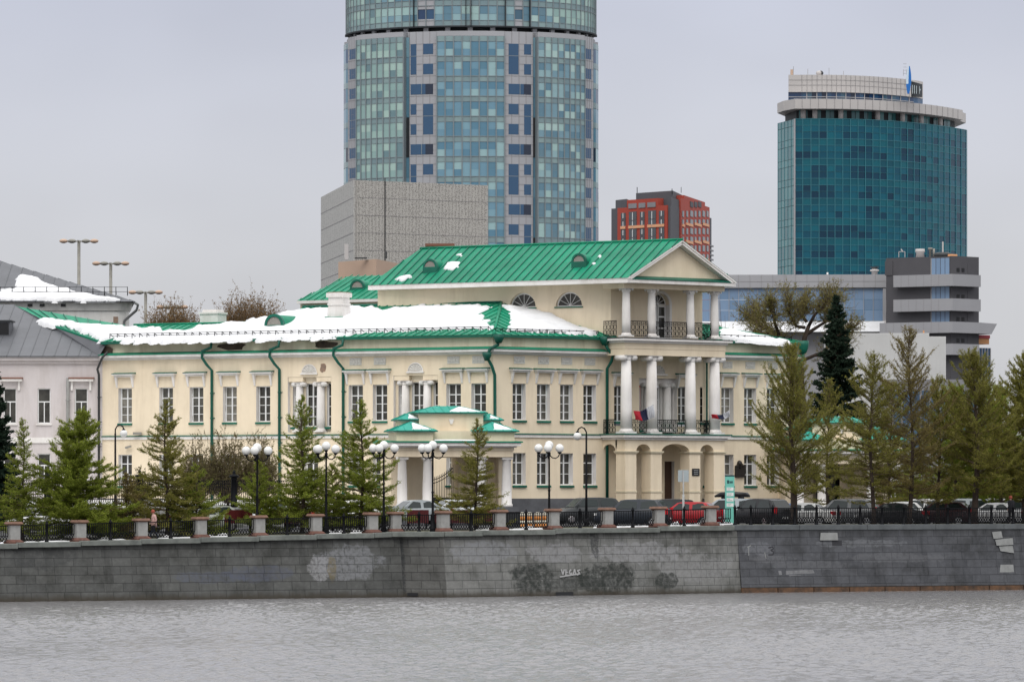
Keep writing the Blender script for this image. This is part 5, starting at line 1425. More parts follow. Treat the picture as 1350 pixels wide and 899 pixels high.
def garden_fence(a, b, lab):
    r = thing('iron_fence', lab, 'fence', a, 0, 'iron fence of the garden'); mb = MB(); L = (b-a).length; t = (b-a)/L
    P = lambda s, z: a + t*s + Vector((0, 0, z))
    for z in (.1, .5, 1.5, 1.72): mb.bar(P(.2, z), P(L-.2, z), .05, .05, 'iron')
    n = int(L/.15)
    for i in range(n+1): s = .2 + (L-.4)*i/n; mb.bar(P(s, .1), P(s, 1.72), .032, .032, 'iron', up=t)
    for i in range(n): s0, s1 = .2+(L-.4)*i/n, .2+(L-.4)*(i+1)/n; mb.bar(P(s0, .1), P(s1, .5), .022, .022, 'iron'); mb.bar(P(s0, 1.5), P(s1, 1.72), .022, .022, 'iron'); mb.bar(P(s1, 1.1), P(s0, 1.5), .02, .02, 'iron')
    mb.build('fence_panel', r)
for i, lab in enumerate(['black iron garden fence at the left picture edge, behind the leftmost larches', 'black iron garden fence behind the dense bushy larch', 'black iron garden fence before the brown bushes', 'black iron garden fence right of the post before the brown bushes']):
    garden_fence(pp[i], pp[i+1], lab)

# ================================================================ trees
def segs_mesh(S):
    """three-sided twigs from rows of p0 p1 r0 r1"""
    S = np.asarray(S, float); p0, p1, r0, r1 = S[:, 0:3], S[:, 3:6], S[:, 6], S[:, 7]
    t = p1-p0; t /= np.linalg.norm(t, axis=1, keepdims=True)+1e-9
    ref = np.where(np.abs(t[:, 2:3]) < .9, np.array([[0, 0, 1.]]), np.array([[1., 0, 0]]))
    x = np.cross(t, ref); x /= np.linalg.norm(x, axis=1, keepdims=True)+1e-9; y = np.cross(t, x)
    V = []
    for P, r in ((p0, r0), (p1, r1)):
        for k in range(3):
            a = 2*math.pi*k/3; V.append(P + (x*math.cos(a)+y*math.sin(a))*r[:, None])
    V = np.stack(V, 1); n = len(S); b = np.arange(n)[:, None]*6
    Q = np.concatenate([b+np.array([[k, (k+1) % 3, 3+(k+1) % 3, 3+k]]) for k in range(3)], 0)
    return V.reshape(-1, 3), Q
def leaf_mesh(P, size, g, along=None, flat=.5):
    n = len(P); a = g.normal(size=(n, 3)); 
    if along is not None: a = along + .7*a
    a /= np.linalg.norm(a, axis=1, keepdims=True); b = np.cross(a, g.normal(size=(n, 3))); b /= np.linalg.norm(b, axis=1, keepdims=True)+1e-9
    s = (size*g.uniform(.6, 1.4, n))[:, None]
    V = np.stack([P-a*s-b*s*flat, P+a*s-b*s*flat*.6, P+a*s*1.1+b*s*flat*.5, P-a*s*.8+b*s*flat], 1)
    return V.reshape(-1, 3), np.arange(n*4).reshape(n, 4)
def assemble(name, parent, S, P, size, mats, g, along=None, flat=.5):
    V1, Q1 = segs_mesh(S); V2, Q2 = leaf_mesh(P, size, g, along, flat)
    mi = np.concatenate([np.zeros(len(Q1)), np.ones(len(Q2))])
    return np_mesh(name, np.vstack([V1, V2]), np.vstack([Q1, Q2+len(V1)]), mats, mi, parent)
def larch(px, d, py_top, rad, label, seed, needle='needle_green', base=.06, dens=1.0, nb=120, power=.75, up=(.15, .85), Y=None, z0=None, trunk_r=None, cat='tree', name='larch_tree', group=None, oval=False, sag=.10):
    g = np.random.default_rng(seed)
    if Y is None: p = emb(px, d); b = Vector((p.x, p.y, zg(p.x-ND[0]*d, d)-.05))
    else: b = Vector((xat(px, Y), Y, z0))
    h = zat(py_top, b.y) - b.z
    r = thing(name, label, cat, b, 0, group)
    tr = trunk_r or h*.0125 + .02
    n = 14; ph = g.uniform(0, 6.28, 2)
    w0 = np.array([math.sin(ph[0]), math.sin(ph[1]), 0])
    tx = lambda z: .010*h*(np.array([math.sin(6.3*z/h+ph[0]), math.sin(5.1*z/h+ph[1]), 0]) - w0) + np.array([0, 0, z])
    mb = MB(); mb.tube([tx(h*i/n) for i in range(n+1)], [tr*1.3 if i == 0 else max(.012, tr*(1-i/n)**.8) for i in range(n+1)], 'bark', 8); mb.local('trunk', r)
    S, P, A = [], [], []
    ex_ = 0 if oval else int(nb*.18)
    for i in range(nb+ex_):
        q_ = ((i+g.uniform(0, 1))/nb)**.95 if i < nb else g.uniform(0, .38); f = base + (1-base)*q_; z = f*h*.985; az = g.uniform(0, 6.283)
        prof = (1-q_)**.5*(.66+.34*min(1, q_/.28)) if oval else (1-q_)**power
        L = (1.32 if oval else 1.42)*rad*max(.07, prof)*g.uniform(.6, 1.1)
        if g.random() < .12: L *= 1.18
        el = up[0] + (up[1]-up[0])*q_**1.2 + g.normal(0, .13)
        c = tx(z); dv = np.array([math.cos(az)*math.cos(el), math.sin(az)*math.cos(el), math.sin(el)])
        pts = [c]; m = 6
        for k in range(m):
            dv = dv + g.normal(0, .075, 3) + np.array([0, 0, (-sag if k < 3 else .13)]); dv /= np.linalg.norm(dv)
            pts.append(pts[-1] + dv*L/m)
        pa = np.array(pts); r0 = min(tr*.42, .010 + .0095*L)
        for k in range(m): S.append([*pts[k], *pts[k+1], r0*(1-k/m)+.006, r0*(1-(k+1)/m)+.006])
        for j in range(max(3, int(L*9))):
            t = g.uniform(.10, 1)*m; k = min(m-1, int(t)); q = pa[k] + (pa[k+1]-pa[k])*(t-k)
            ax = pa[k+1]-pa[k]; ax = ax/np.linalg.norm(ax)
            sd = np.cross(ax, np.array([0, 0, 1.])); sd /= np.linalg.norm(sd)+1e-9; sd *= (1 if g.random() < .5 else -1)
            tv = ax*.8 + sd*g.uniform(.3, .9) + np.array([0, 0, g.uniform(-.25, .35)]); tv /= np.linalg.norm(tv)
            tl = (.16 + .30*L*g.uniform(.4, 1))*(1-.5*t/m)
            mid = q + tv*tl*.5; tv2 = tv + np.array([0, 0, .30]) + g.normal(0, .12, 3); tv2 /= np.linalg.norm(tv2); e = mid + tv2*tl*.5
            S.append([*q, *mid, .0085, .0065]); S.append([*mid, *e, .0065, .004])
            for a_, b_, v_ in ((q, mid, tv), (mid, e, tv2)):
                nn = int(max(2, tl*27*dens)); u_ = g.uniform(0, 1, nn)
                P.append(a_ + (b_-a_)*u_[:, None] + g.normal(0, .042, (nn, 3))); A.append(np.tile(v_, (nn, 1)))
        nn = max(2, int(L*22*dens)); u_ = g.uniform(.12, 1, nn)*m; kk = np.minimum(m-1, u_.astype(int))
        P.append(pa[kk] + (pa[kk+1]-pa[kk])*(u_-kk)[:, None] + g.normal(0, .025, (nn, 3))); A.append(np.tile(dv, (nn, 1)))
    assemble('crown', r, S, np.vstack(P), .047, ['twig', needle], g, np.vstack(A), .30)
    return r
def spruce(px, Y, z0, py_top, rad, label, seed, group=None):
    g = np.random.default_rng(seed); b = Vector((xat(px, Y), Y, z0)); h = zat(py_top, Y)-z0
    r = thing('spruce_tree', label, 'tree', b, 0, group)
    mb = MB(); mb.tube([(0, 0, h*i/8) for i in range(9)], [.2*(1-i/8)+.015 for i in range(9)], 'bark', 8); mb.local('trunk', r)
    S, P, A = [], [], []
    nb = 460
    for i in range(nb):
        f = .04 + .95*((i+g.uniform(0, 1))/nb); z = f*h; az = g.uniform(0, 6.283)
        L = rad*(1-f)**.85*g.uniform(.75, 1.1) + .12
        el = -.25 + .75*f**2 + g.normal(0, .08); dv = np.array([math.cos(az)*math.cos(el), math.sin(az)*math.cos(el), math.sin(el)])
        c = np.array([0, 0, z]); pts = [c]; m = 4
        for k in range(m): dv = dv + np.array([0, 0, .10 if k > 0 else -.03]) + g.normal(0, .04, 3); dv /= np.linalg.norm(dv); pts.append(pts[-1]+dv*L/m)
        for k in range(m): S.append([*pts[k], *pts[k+1], .03*(1-k/m)+.006, .03*(1-(k+1)/m)+.005])
        nt_ = int(L*11)+2
        for j in range(nt_):
            t = g.uniform(.1, 1)*m; k = min(m-1, int(t)); q = pts[k] + (pts[k+1]-pts[k])*(t-k); ax = (pts[k+1]-pts[k]); ax /= np.linalg.norm(ax)
            sd = np.cross(ax, np.array([0, 0, 1.])); sd /= np.linalg.norm(sd)+1e-9; sd *= 1 if g.random() < .5 else -1
            tv = ax*.8 + sd*.7 + np.array([0, 0, -.3]) + g.normal(0, .15, 3); tv /= np.linalg.norm(tv); tl = L*.32*(1-.6*t/m)+.08
            nn = int(tl*26)+2; s = g.uniform(0, 1, nn); P += list(q + tv*tl*s[:, None] + g.normal(0, .03, (nn, 3))); A += [tv]*nn
    assemble('crown', r, S, np.array(P), .10, ['twig', 'spruce_green'], g, np.array(A), .4)
    return r
def shoots(g, h, w, n, lo, nl, S, P, side=7, leafy=.35):
    """upright arching shoots filling a dome"""
    for i in range(n):
        a = g.uniform(0, 6.283); u = math.sqrt(g.uniform(0, 1)); v = g.uniform(.35, 1)
        tip = np.array([w*.5*u*math.cos(a), w*.5*u*math.sin(a), h*(lo + (1-lo)*v*math.sqrt(max(.04, 1-u*u*.85)))])
        st = np.array([tip[0]*.12, tip[1]*.12, h*lo*g.uniform(.25, 1)*.9]); md = st*.45 + tip*.55 + np.array([tip[0]*.12, tip[1]*.12, -.02*h]) + g.normal(0, .02*h, 3)
        pts = np.array([st, (st+md)/2 + g.normal(0, .008*h, 3), md, (md+tip)/2 + g.normal(0, .008*h, 3), tip])
        for k in range(4): S.append([*pts[k], *pts[k+1], max(.008, .0045*h*(1-k/4.5)), max(.007, .0045*h*(1-(k+1)/4.5))])
        for j in range(side):
            t = g.uniform(1.2, 4); k = min(3, int(t)); q = pts[k] + (pts[k+1]-pts[k])*(t-k)
            d = g.normal(size=3) + np.array([0, 0, .5]) + (tip-st)/np.linalg.norm(tip-st)*.8; d /= np.linalg.norm(d); tl = h*g.uniform(.04, .11); e = q + d*tl
            S.append([*q, *e, .009, .005]); u_ = g.uniform(.1, 1.05, nl); P.append(q + (e-q)*u_[:, None] + g.normal(0, .011*h*leafy, (nl, 3)))
def twiggy(px, Y, z0, py_top, wpx, label, seed, leaf, n=150, lo=.3, nl=9, size=.05, name='broadleaf_tree', cat='tree', group=None, r0=.2):
    g = np.random.default_rng(seed); b = Vector((xat(px, Y), Y, z0)); h = zat(py_top, Y)-z0; w = wpx*Y/F
    r = thing(name, label, cat, b, 0, group); S, P = [], []
    mb = MB(); mb.tube([(0, 0, 0), (.01*h, 0, h*lo*.6), (0, .01*h, h*lo), (.01*h, 0, h*.6)], [r0*1.2, r0, r0*.8, r0*.3], 'bark', 8); mb.local('trunk', r)
    shoots(g, h, w, n, lo, nl, S, P); assemble('crown', r, S, np.vstack(P), size, ['twig', leaf], g, None, .5)
    return r
def limb_tree(Y, trunk, limbs, label, seed, leaf, nl=9, size=.04, per=64, name='broadleaf_tree', r0=.3):
    """big tree grown along named limbs; each limb also swings nearer or farther"""
    g = np.random.default_rng(seed); b = at(*trunk[0], Y); b.z = 0
    r = thing(name, label, 'tree', b); S, P = [], []
    W3 = lambda q, dy: np.array(at(q[0], q[1] + (15 if q[1] < 420 else 0), Y+dy) - b)
    mb = MB(); tp_ = [W3(q, 0) for q in trunk]; tp_[0][2] = -.1
    mb.tube([Vector(p) for p in tp_], [r0*(1-.6*i/len(tp_)) for i in range(len(tp_))], 'bark', 9); mb.local('trunk', r); lm = MB()
    for L_ in limbs:
        sw = g.uniform(-2.4, 2.4); m = len(L_)-1; pts = np.array([W3(q, sw*(i/m)**1.2) for i, q in enumerate(L_)])
        lm.tube([Vector(p) for p in pts], [r0*.42*(1-.75*i/m)+.02 for i in range(m+1)], 'bark', 7)
        for j in range(per):
            t = m*g.uniform(.22, 1)**.8; k = min(m-1, int(t)); q = pts[k] + (pts[k+1]-pts[k])*(t-k); ax = (pts[k+1]-pts[k]); ax /= np.linalg.norm(ax)
            d = ax*.7 + g.normal(0, .7, 3) + np.array([0, 0, .35]); d /= np.linalg.norm(d); tl = g.uniform(.6, 2.0); q2 = q
            ch = [q]
            for c in range(3): d = d + g.normal(0, .22, 3) + np.array([0, 0, .10]); d /= np.linalg.norm(d); ch.append(ch[-1]+d*tl/3)
            for c in range(3): S.append([*ch[c], *ch[c+1], .028-.007*c, .021-.006*c])
            for c in range(11):
                t2 = g.uniform(.6, 3); k2 = min(2, int(t2)); qq = ch[k2] + (ch[k2+1]-ch[k2])*(t2-k2); dd = d*.5 + g.normal(0, .75, 3); dd /= np.linalg.norm(dd); e = qq + dd*g.uniform(.2, .6)
                S.append([*qq, *e, .010, .006]); u_ = g.uniform(.15, 1.1, nl); P.append(qq + (e-qq)*u_[:, None] + g.normal(0, .05, (nl, 3)))
    lm.local('limb', r); assemble('crown', r, S, np.vstack(P), size, ['twig', leaf], g, None, .5)
    return r
LG = 'young larches along the embankment'
larch(30, 5, 551, 1.6, 'slim young larch at the left picture edge, right beside the dark spruce', 1, 'needle_green', group=LG, dens=.8, nb=110)
larch(105, 4.6, 541, 2.5, 'densest, bushiest larch in front of the lilac building', 2, 'needle_green', group=LG, dens=1.5, nb=170, power=.6)
larch(220, 4.8, 525, 2.2, 'narrow spiky larch behind the walker in a pink coat', 3, 'needle_olive', group=LG, dens=.85, nb=125)
larch(398, 4.6, 521, 2.1, 'pointed larch in front of the first column bay of the palace', 4, 'needle_green', group=LG, dens=.95, nb=140)
larch(475, 4.4, 526, 2.05, 'larch between two globe lamps, left of the entrance pavilion', 5, 'needle_green', group=LG, dens=.95, nb=135)
larch(628, 3.6, 551, 1.6, 'olive larch standing in front of the entrance pavilion', 6, 'needle_olive', group=LG, dens=.85, nb=115)
larch(340, 6, 606, 1.5, 'low bushy larch sapling between a globe lamp and the pointed larch', 7, 'needle_green', group=LG, dens=1.1, nb=80)
larch(168, 5, 624, 1.4, 'small brownish larch sapling under the single globe lamp', 8, 'needle_brown', group=LG, dens=.8, nb=80)
larch(258, 5, 612, 1.5, 'small green larch sapling beside the brown garden bushes', 27, 'needle_green', group=LG, dens=1.0, nb=80)
larch(438, 6, 612, 1.4, 'low larch sapling beneath the second globe lamp', 28, 'needle_olive', group=LG, dens=1.0, nb=75)
RG = 'tall larches in front of the parked cars'
kw = dict(needle='needle_olive', group=RG, up=(.22, 1.15), base=.13, oval=True, sag=.02)
larch(1046, 3.6, 456, 3.3, 'broad bare-limbed larch right of the palace, first of the tall larches', 11, dens=.62, nb=150, trunk_r=.23, **{**kw, 'up': (.5, 1.2)})
larch(1152, 3.8, 466, 2.8, 'larch in front of the right-hand pavilion, right of the dark spruce', 12, dens=.62, nb=135, trunk_r=.14, **{**kw, 'up': (.05, .9)})
larch(1199, 3.6, 432, 3.0, 'tallest larch, thin reddish top against the white block', 13, dens=.5, nb=130, trunk_r=.15, **{**kw, 'needle': 'needle_brown'})
larch(1284, 3.2, 466, 3.1, 'dark thick-trunked larch below the stepped grey building', 14, dens=.8, nb=150, trunk_r=.22, **{**kw, 'base': .17})
larch(1236, 6, 498, 2.5, 'middle larch between the tallest one and the thick-trunked one', 15, dens=.8, nb=95, trunk_r=.12, **kw)
larch(1352, 4.5, 470, 3.1, 'larch at the right picture edge', 16, dens=1.1, nb=145, trunk_r=.2, **kw)
larch(1318, 12, 512, 2.8, 'green larch behind the man in dark clothes', 17, dens=1.35, nb=140, trunk_r=.15, **{**kw, 'needle': 'needle_green'})
larch(1093, 14, 500, 2.3, 'olive larch between the first two tall larches, before the pavilion', 18, dens=.55, nb=85, trunk_r=.12, **kw)
larch(1175, 16, 505, 2.6, 'olive larch behind the one before the right-hand pavilion', 19, dens=.65, nb=90, trunk_r=.12, **kw)
larch(1262, 16, 512, 2.8, 'shaded green larch filling the gap left of the thick-trunked larch', 20, dens=1.25, nb=130, trunk_r=.12, **{**kw, 'needle': 'needle_green'})
spruce(-10, 268, -.9, 478, 2.1, 'dark spruce cut by the left picture edge', 31)
spruce(1103, 336, .0, 388, 3.5, 'dark blue-green spruce rising behind the tall larches', 32)
limb_tree(348, [(1064, 690), (1060, 560), (1055, 478), (1061, 445), (1066, 415)],
    [[(1056, 480), (1040, 456), (1025, 441), (1008, 412), (996, 390)], [(1027, 442), (1021, 424), (1019, 400), (1013, 382)], [(1064, 440), (1084, 427), (1095, 405), (1102, 383)], [(1066, 415), (1074, 400), (1084, 390), (1098, 374)],
     [(1061, 432), (1050, 415), (1041, 400), (1040, 380)], [(1056, 476), (1085, 464), (1110, 440), (1124, 416)], [(1063, 424), (1058, 402), (1063, 384)], [(1012, 418), (1000, 415), (988, 402)], [(1045, 462), (1020, 458), (1000, 440)], [(1075, 468), (1098, 470), (1118, 455)]],
    'large budding broadleaf tree with dark arching limbs behind the spruce', 41, 'bud_green', nl=5)
twiggy(950, 352, 0, 392, 34, 'budding tree showing behind the right balcony column', 42, 'bud_green', 70, .35, 9)
twiggy(990, 356, 0, 424, 70, 'low budding tree over the snowy roof right of the portico', 43, 'bud_green', 90, .35, 8)
twiggy(326, 392, 0, 388, 92, 'russet tree rising behind the snowy roof, larger of two', 44, 'autumn_brown', 420, .80, 9, .06)
twiggy(228, 400, 0, 401, 72, 'russet tree behind the snowy roof beside a floodlight mast, smaller of two', 45, 'autumn_brown', 300, .85, 9, .06)
for i, (px, top, wd, lab) in enumerate(((262, 566, 56, 'brown twiggy garden bush next to the spiky larch'), (300, 557, 66, 'tallest brown twiggy garden bush behind the black fence post'), (340, 562, 60, 'brown twiggy garden bush behind the first globe lamp'), (186, 612, 40, 'small brown garden bush behind the spiky larch'))):
    twiggy(px, 303+i*.8, 1.1, top, wd, lab, 60+i, 'hedge_brown', 240 if i < 3 else 90, .12, 9, .04, 'garden_bush', 'bush', 'garden bushes behind the fence', .07)
for i, (px, top, wd, lab) in enumerate(((1205, 598, 70, 'green bush behind the cars below the tallest larch'), (1252, 592, 74, 'green bush behind the cars left of the thick-trunked larch'), (1302, 598, 70, 'green bush behind the cars by the man in dark clothes'), (1347, 588, 74, 'green bush at the right picture edge behind the cars'))):
    twiggy(px, 322+i*2, -.1, top, wd, lab, 70+i, 'needle_green', 210, .1, 9, .05, 'bush', 'bush', 'bushes behind the parked cars', .06)

# ================================================================ lamps, signs, barriers
def globe_lamp(px, d, py_top, label, first=None, rz=0):
    p = emb(px, d); z = zbank(p.x-ND[0]*d) if d < 3 else zg(p.x-ND[0]*d, d)
    r = thing('street_lamp', label, 'street lamp', (p.x, p.y, z), R(rz), 'four-globe lamps along the embankment')
    H_ = zat(py_top, p.y)-z; hp = H_-.55
    mb = MB(); mb.lathe([(.17, 0), (.17, .25), (.12, .32), (.1, .9), (.12, .95), (.075, 1.05), (.062, 2.2), (.085, 2.25), (.055, 2.35), (.05, hp-.35), (.09, hp-.3), (.09, hp-.15), (.05, hp-.05), (.09, hp), (.12, hp+.06)], 'iron', 12); mb.local('post', r)
    g = MB(); g.ball((0, 0, hp+.30), .255, 'globe', 16); g.local('globe', r)
    for a in (178, 255, 2):
        c, s = math.cos(R(a)), math.sin(R(a)); q = .62
        mb = MB(); mb.tube([(c*q*t, s*q*t, hp-.25+dz) for t, dz in ((0, 0), (.3, -.18), (.62, -.22), (.9, -.1), (1, .08))], .035, 'iron', 6); mb.lathe([(.05, .05), (.12, .1), (.12, .15)], 'iron', 10, (c*q, s*q, hp-.25)); mb.local('arm', r)
        g = MB(); g.ball((c*q, s*q, hp+.12), .25, 'globe', 16); g.local('globe', r)
    return r
globe_lamp(339, 1.7, 584, 'four-globe black lamp in front of the brown garden bushes, leftmost of its kind', rz=5)
globe_lamp(430, 1.7, 582, 'four-globe black lamp half hidden between two larches', rz=-30)
globe_lamp(506, 1.3, 581, 'four-globe black lamp just left of the entrance pavilion gate', rz=-8)
globe_lamp(570.5, 1.0, 581, 'four-globe black lamp in front of the open iron gate', rz=-10)
globe_lamp(724, 1.7, 581, 'four-globe black lamp standing alone before the palace front, rightmost of its kind', rz=8)
def hook_lamp(px, Y, z0, py_top, side, label):
    r = thing('street_lamp', label, 'street lamp', (xat(px, Y), Y, z0), 0, 'single-globe hooked lamps'); H_ = zat(py_top, Y)-z0
    mb = MB(); mb.tube([(0, 0, 0), (0, 0, H_*.3), (0, 0, H_-.55)], [.10, .075, .06], 'iron', 10); mb.lathe([(.16, 0), (.16, .4), (.1, .5)], 'iron', 10)
    mb.local('post', r)
    mb = MB(); mb.tube([(0, 0, H_-.6), (0, 0, H_-.3), (side*.12, 0, H_-.08), (side*.3, 0, H_), (side*.48, 0, H_-.1), (side*.55, 0, H_-.28)], .045, 'iron', 8); mb.lathe([(.13, -.36), (.1, -.28), (.03, -.24)], 'iron', 10, (side*.55, 0, H_)); mb.local('arm', r)
    g = MB(); g.ball((side*.55, 0, H_-.56), .25, 'globe', 16); g.local('globe', r)
hook_lamp(773, 283, -.13, 563, -1, 'hooked black lamp with one globe, before the downpipe beside the portico')
hook_lamp(152, 297, 1.0, 560, 1, 'hooked black lamp with one globe in the garden at the lilac building')
def mast(px, py, Y, label, wd=1.45):
    z = zat(py, Y); r = thing('floodlight_mast', label, 'floodlight mast', (xat(px, Y), Y, 0), 0, 'floodlight masts beyond the roofs')
    mb = MB(); mb.tube([(0, 0, 0), (0, 0, z)], [.22, .15], 'grey_metal', 10); mb.local('mast', r)
    mb = MB(); mb.bar((-wd, 0, z-.1), (wd, 0, z-.1), .12, .12, 'grey_metal'); mb.bar((0, -wd*.8, z-.1), (0, wd*.8, z-.1), .12, .12, 'grey_metal'); mb.local('crossarm', r)
    for x, y in ((-wd, 0), (-wd*.45, 0), (wd*.45, 0), (wd, 0)):
        mb = MB(); mb.lathe([(.12, -.22), (.34, -.14), (.42, 0), (.3, .12), (.1, .18)], 'sand_clad' if abs(x) > 1 else 'grey_metal', 10, (x, y, z-.05)); mb.local('floodlight', r)
mast(104, 317, 430, 'tallest and leftmost floodlight mast over the grey roof'); mast(146, 346.5, 440, 'floodlight mast second from the left, beside the grey roof edge', 1.4)
mast(192, 384.5, 450, 'floodlight mast third from the left, over the snowy roof', 1.3); mast(227, 404, 455, 'lowest floodlight mast among russet branches', 1.2)
# maroon board panels by the road
def board(px0, px1, d, label, h0=.28, h1=1.0):
    a, b = emb(px0, d), emb(px1, d); z = zg(a.x-ND[0]*d, d)-.14
    r = thing('board_panel', label, 'barrier', (a.x, a.y, z), math.atan2(b.y-a.y, b.x-a.x), 'maroon board barriers by the road'); L = (b-a).length
    h1 = zat(672, a.y)-z; h0 = h1-.78
    mb = MB(); n = max(2, int(L/.3))
    for i in range(n): mb.box(L*i/n+.006, L*(i+1)/n-.006, -.03, .03, h0, h1, 'maroon')
    mb.local('board', r)
    for x in (.12, L-.12): mb = MB(); mb.box(x-.05, x+.05, .032, .1, 0, h1-.05, 'iron'); mb.box(x-.08, x+.08, -.35, .4, 0, .06, 'iron'); mb.local('leg', r)
for i, (a, b, w_) in enumerate(((296, 333, 'leftmost, below the first globe lamp'), (348, 379, 'right of the first globe lamp'), (380, 410, 'below the pointed larch'), (424, 436, 'short one right of the sixth stone pillar'), (537, 565, 'below the silver cars, left of the gate lamp'), (573, 592, 'short one right of the gate lamp'), (594, 622, 'just left of the larch before the pavilion'), (628, 653, 'rightmost, below the larch before the pavilion'))):
    board(a, b, 8.2, 'maroon board barrier behind the railing, ' + w_)
for i, px in enumerate((688, 698, 709, 719)):
    p = emb(px, 9); z = zg(p.x-ND[0]*9, 9)-.14
    r = thing('traffic_barrel', ['orange and white road barrel, first from the left of four behind the railing', 'orange and white road barrel, second from the left of four behind the railing', 'orange and white road barrel, third from the left of four behind the railing', 'orange and white road barrel, rightmost of four behind the railing'][i], 'road barrel', (p.x, p.y, z), 0, 'road barrels behind the railing')
    mb = MB(); mb.lathe([(.24, 0), (.22, .3)], 'barrier_orange', 12); mb.lathe([(.22, .3), (.21, .5)], 'barrier_white', 12); mb.lathe([(.21, .5), (.2, .75)], 'barrier_orange', 12); mb.lathe([(.2, .75), (.19, .95), (.1, 1.0)], 'barrier_white', 12); mb.local('barrel', r)
    mb = MB(); mb.box(-.3, .3, -.3, .3, 0, .06, 'black'); mb.local('foot', r)
r = thing('litter_bin', 'dark box beside the tenth stone pillar, left of the road barrels', 'bin', tuple(emb(676, 8)), 0)
mb = MB(); mb.box(-.45, .45, -.3, .3, -.2, .85, 'dark_metal'); mb.local('bin_body', r); mb = MB(); mb.box(-.48, .48, -.33, .33, .85, .93, 'black'); mb.local('lid', r)
# road sign seen from behind
p = emb(901, 7); r = thing('road_sign', 'grey back of a square road sign on a post before the arcade', 'road sign', (p.x, p.y, -.05))
mb = MB(); mb.tube([(0, 0, 0), (0, 0, 3.3)], .045, 'post_grey', 8); mb.tube([(0, 0, 0), (0, 0, 1.9)], .07, 'post_grey', 8); mb.local('post', r)
z0, z1 = zat(635, p.y)+.05, zat(619.5, p.y)+.05
mb = MB(); mb.bar((-.32, .1, (z0+z1)/2), (.32, -.08, (z0+z1)/2), .03, z1-z0, 'sign_back'); mb.bar((-.05, -.03, z0+.03), (-.05, -.03, z1-.03), .06, .03, 'post_grey', up=(0, 1, 0)); mb.local('sign_plate', r)
# teal information stele
p = emb(962, 4.5); r = thing('information_stele', 'pale teal information stele with white name plates before the palace end', 'information sign', (p.x, p.y, 0), R(8))
zt = zat(628, p.y); mb = MB(); mb.box(-.28, .28, -.06, .06, 0, zt, 'teal_sign'); mb.local('stele_body', r)
mb = MB(); mb.box(-.285, .285, -.065, .065, zt, zt+.09, 'teal_dark'); mb.local('top_band', r)
for k, z in enumerate((zt-.86, zt-1.18, zt-1.50, zt-1.82)):
    mb = MB(); mb.box(-.2, .22, -.075, -.061, z, z+.2, 'sign_white')
    for q in range(2): mb.box(-.16, .02+.06*((k+q) % 3), -.078, -.0755, z+.05+q*.08, z+.08+q*.08, 'post_grey')
    mb.local('name_plate', r)
mb = MB(); mb.box(-.17, -.06, -.075, -.061, zt-.42, zt-.22, 'teal_dark')
for x in (.0, .07, .14): mb.box(x-.02, x+.03, -.075, -.061, zt-.40, zt-.27, 'teal_dark')
mb.local('heading_mark', r)

# ================================================================ parked cars
KIND = {
 'sedan': dict(L=4.5, W=1.78, top=[(0, .52), (.02, .70), (.10, .80), (.27, .93), (.5, .97), (.82, 1.0), (.97, .98), (1, .66)], cab=(.25, .40, .70, .86), H=1.45),
 'suv': dict(L=4.6, W=1.86, top=[(0, .62), (.015, .86), (.09, .97), (.26, 1.08), (.6, 1.12), (.93, 1.16), (.99, 1.1), (1, .7)], cab=(.23, .36, .86, .97), H=1.70),
 'hatch': dict(L=4.1, W=1.74, top=[(0, .55), (.02, .74), (.10, .84), (.26, .97), (.6, 1.0), (.92, 1.05), (.99, 1.0), (1, .62)], cab=(.22, .38, .82, .97), H=1.52),
 'van': dict(L=4.7, W=1.86, top=[(0, .6), (.015, .82), (.08, .92), (.2, 1.05), (.6, 1.08), (.95, 1.1), (.99, 1.05), (1, .66)], cab=(.14, .32, .90, .98), H=1.72),
}
PAINT = {}
def paint(col):
    if col not in PAINT:
        n = f'car_paint_{len(PAINT)}'; M(n, col, .4, .1, coat=.25, spec=.4); PAINT[col] = n
    return PAINT[col]
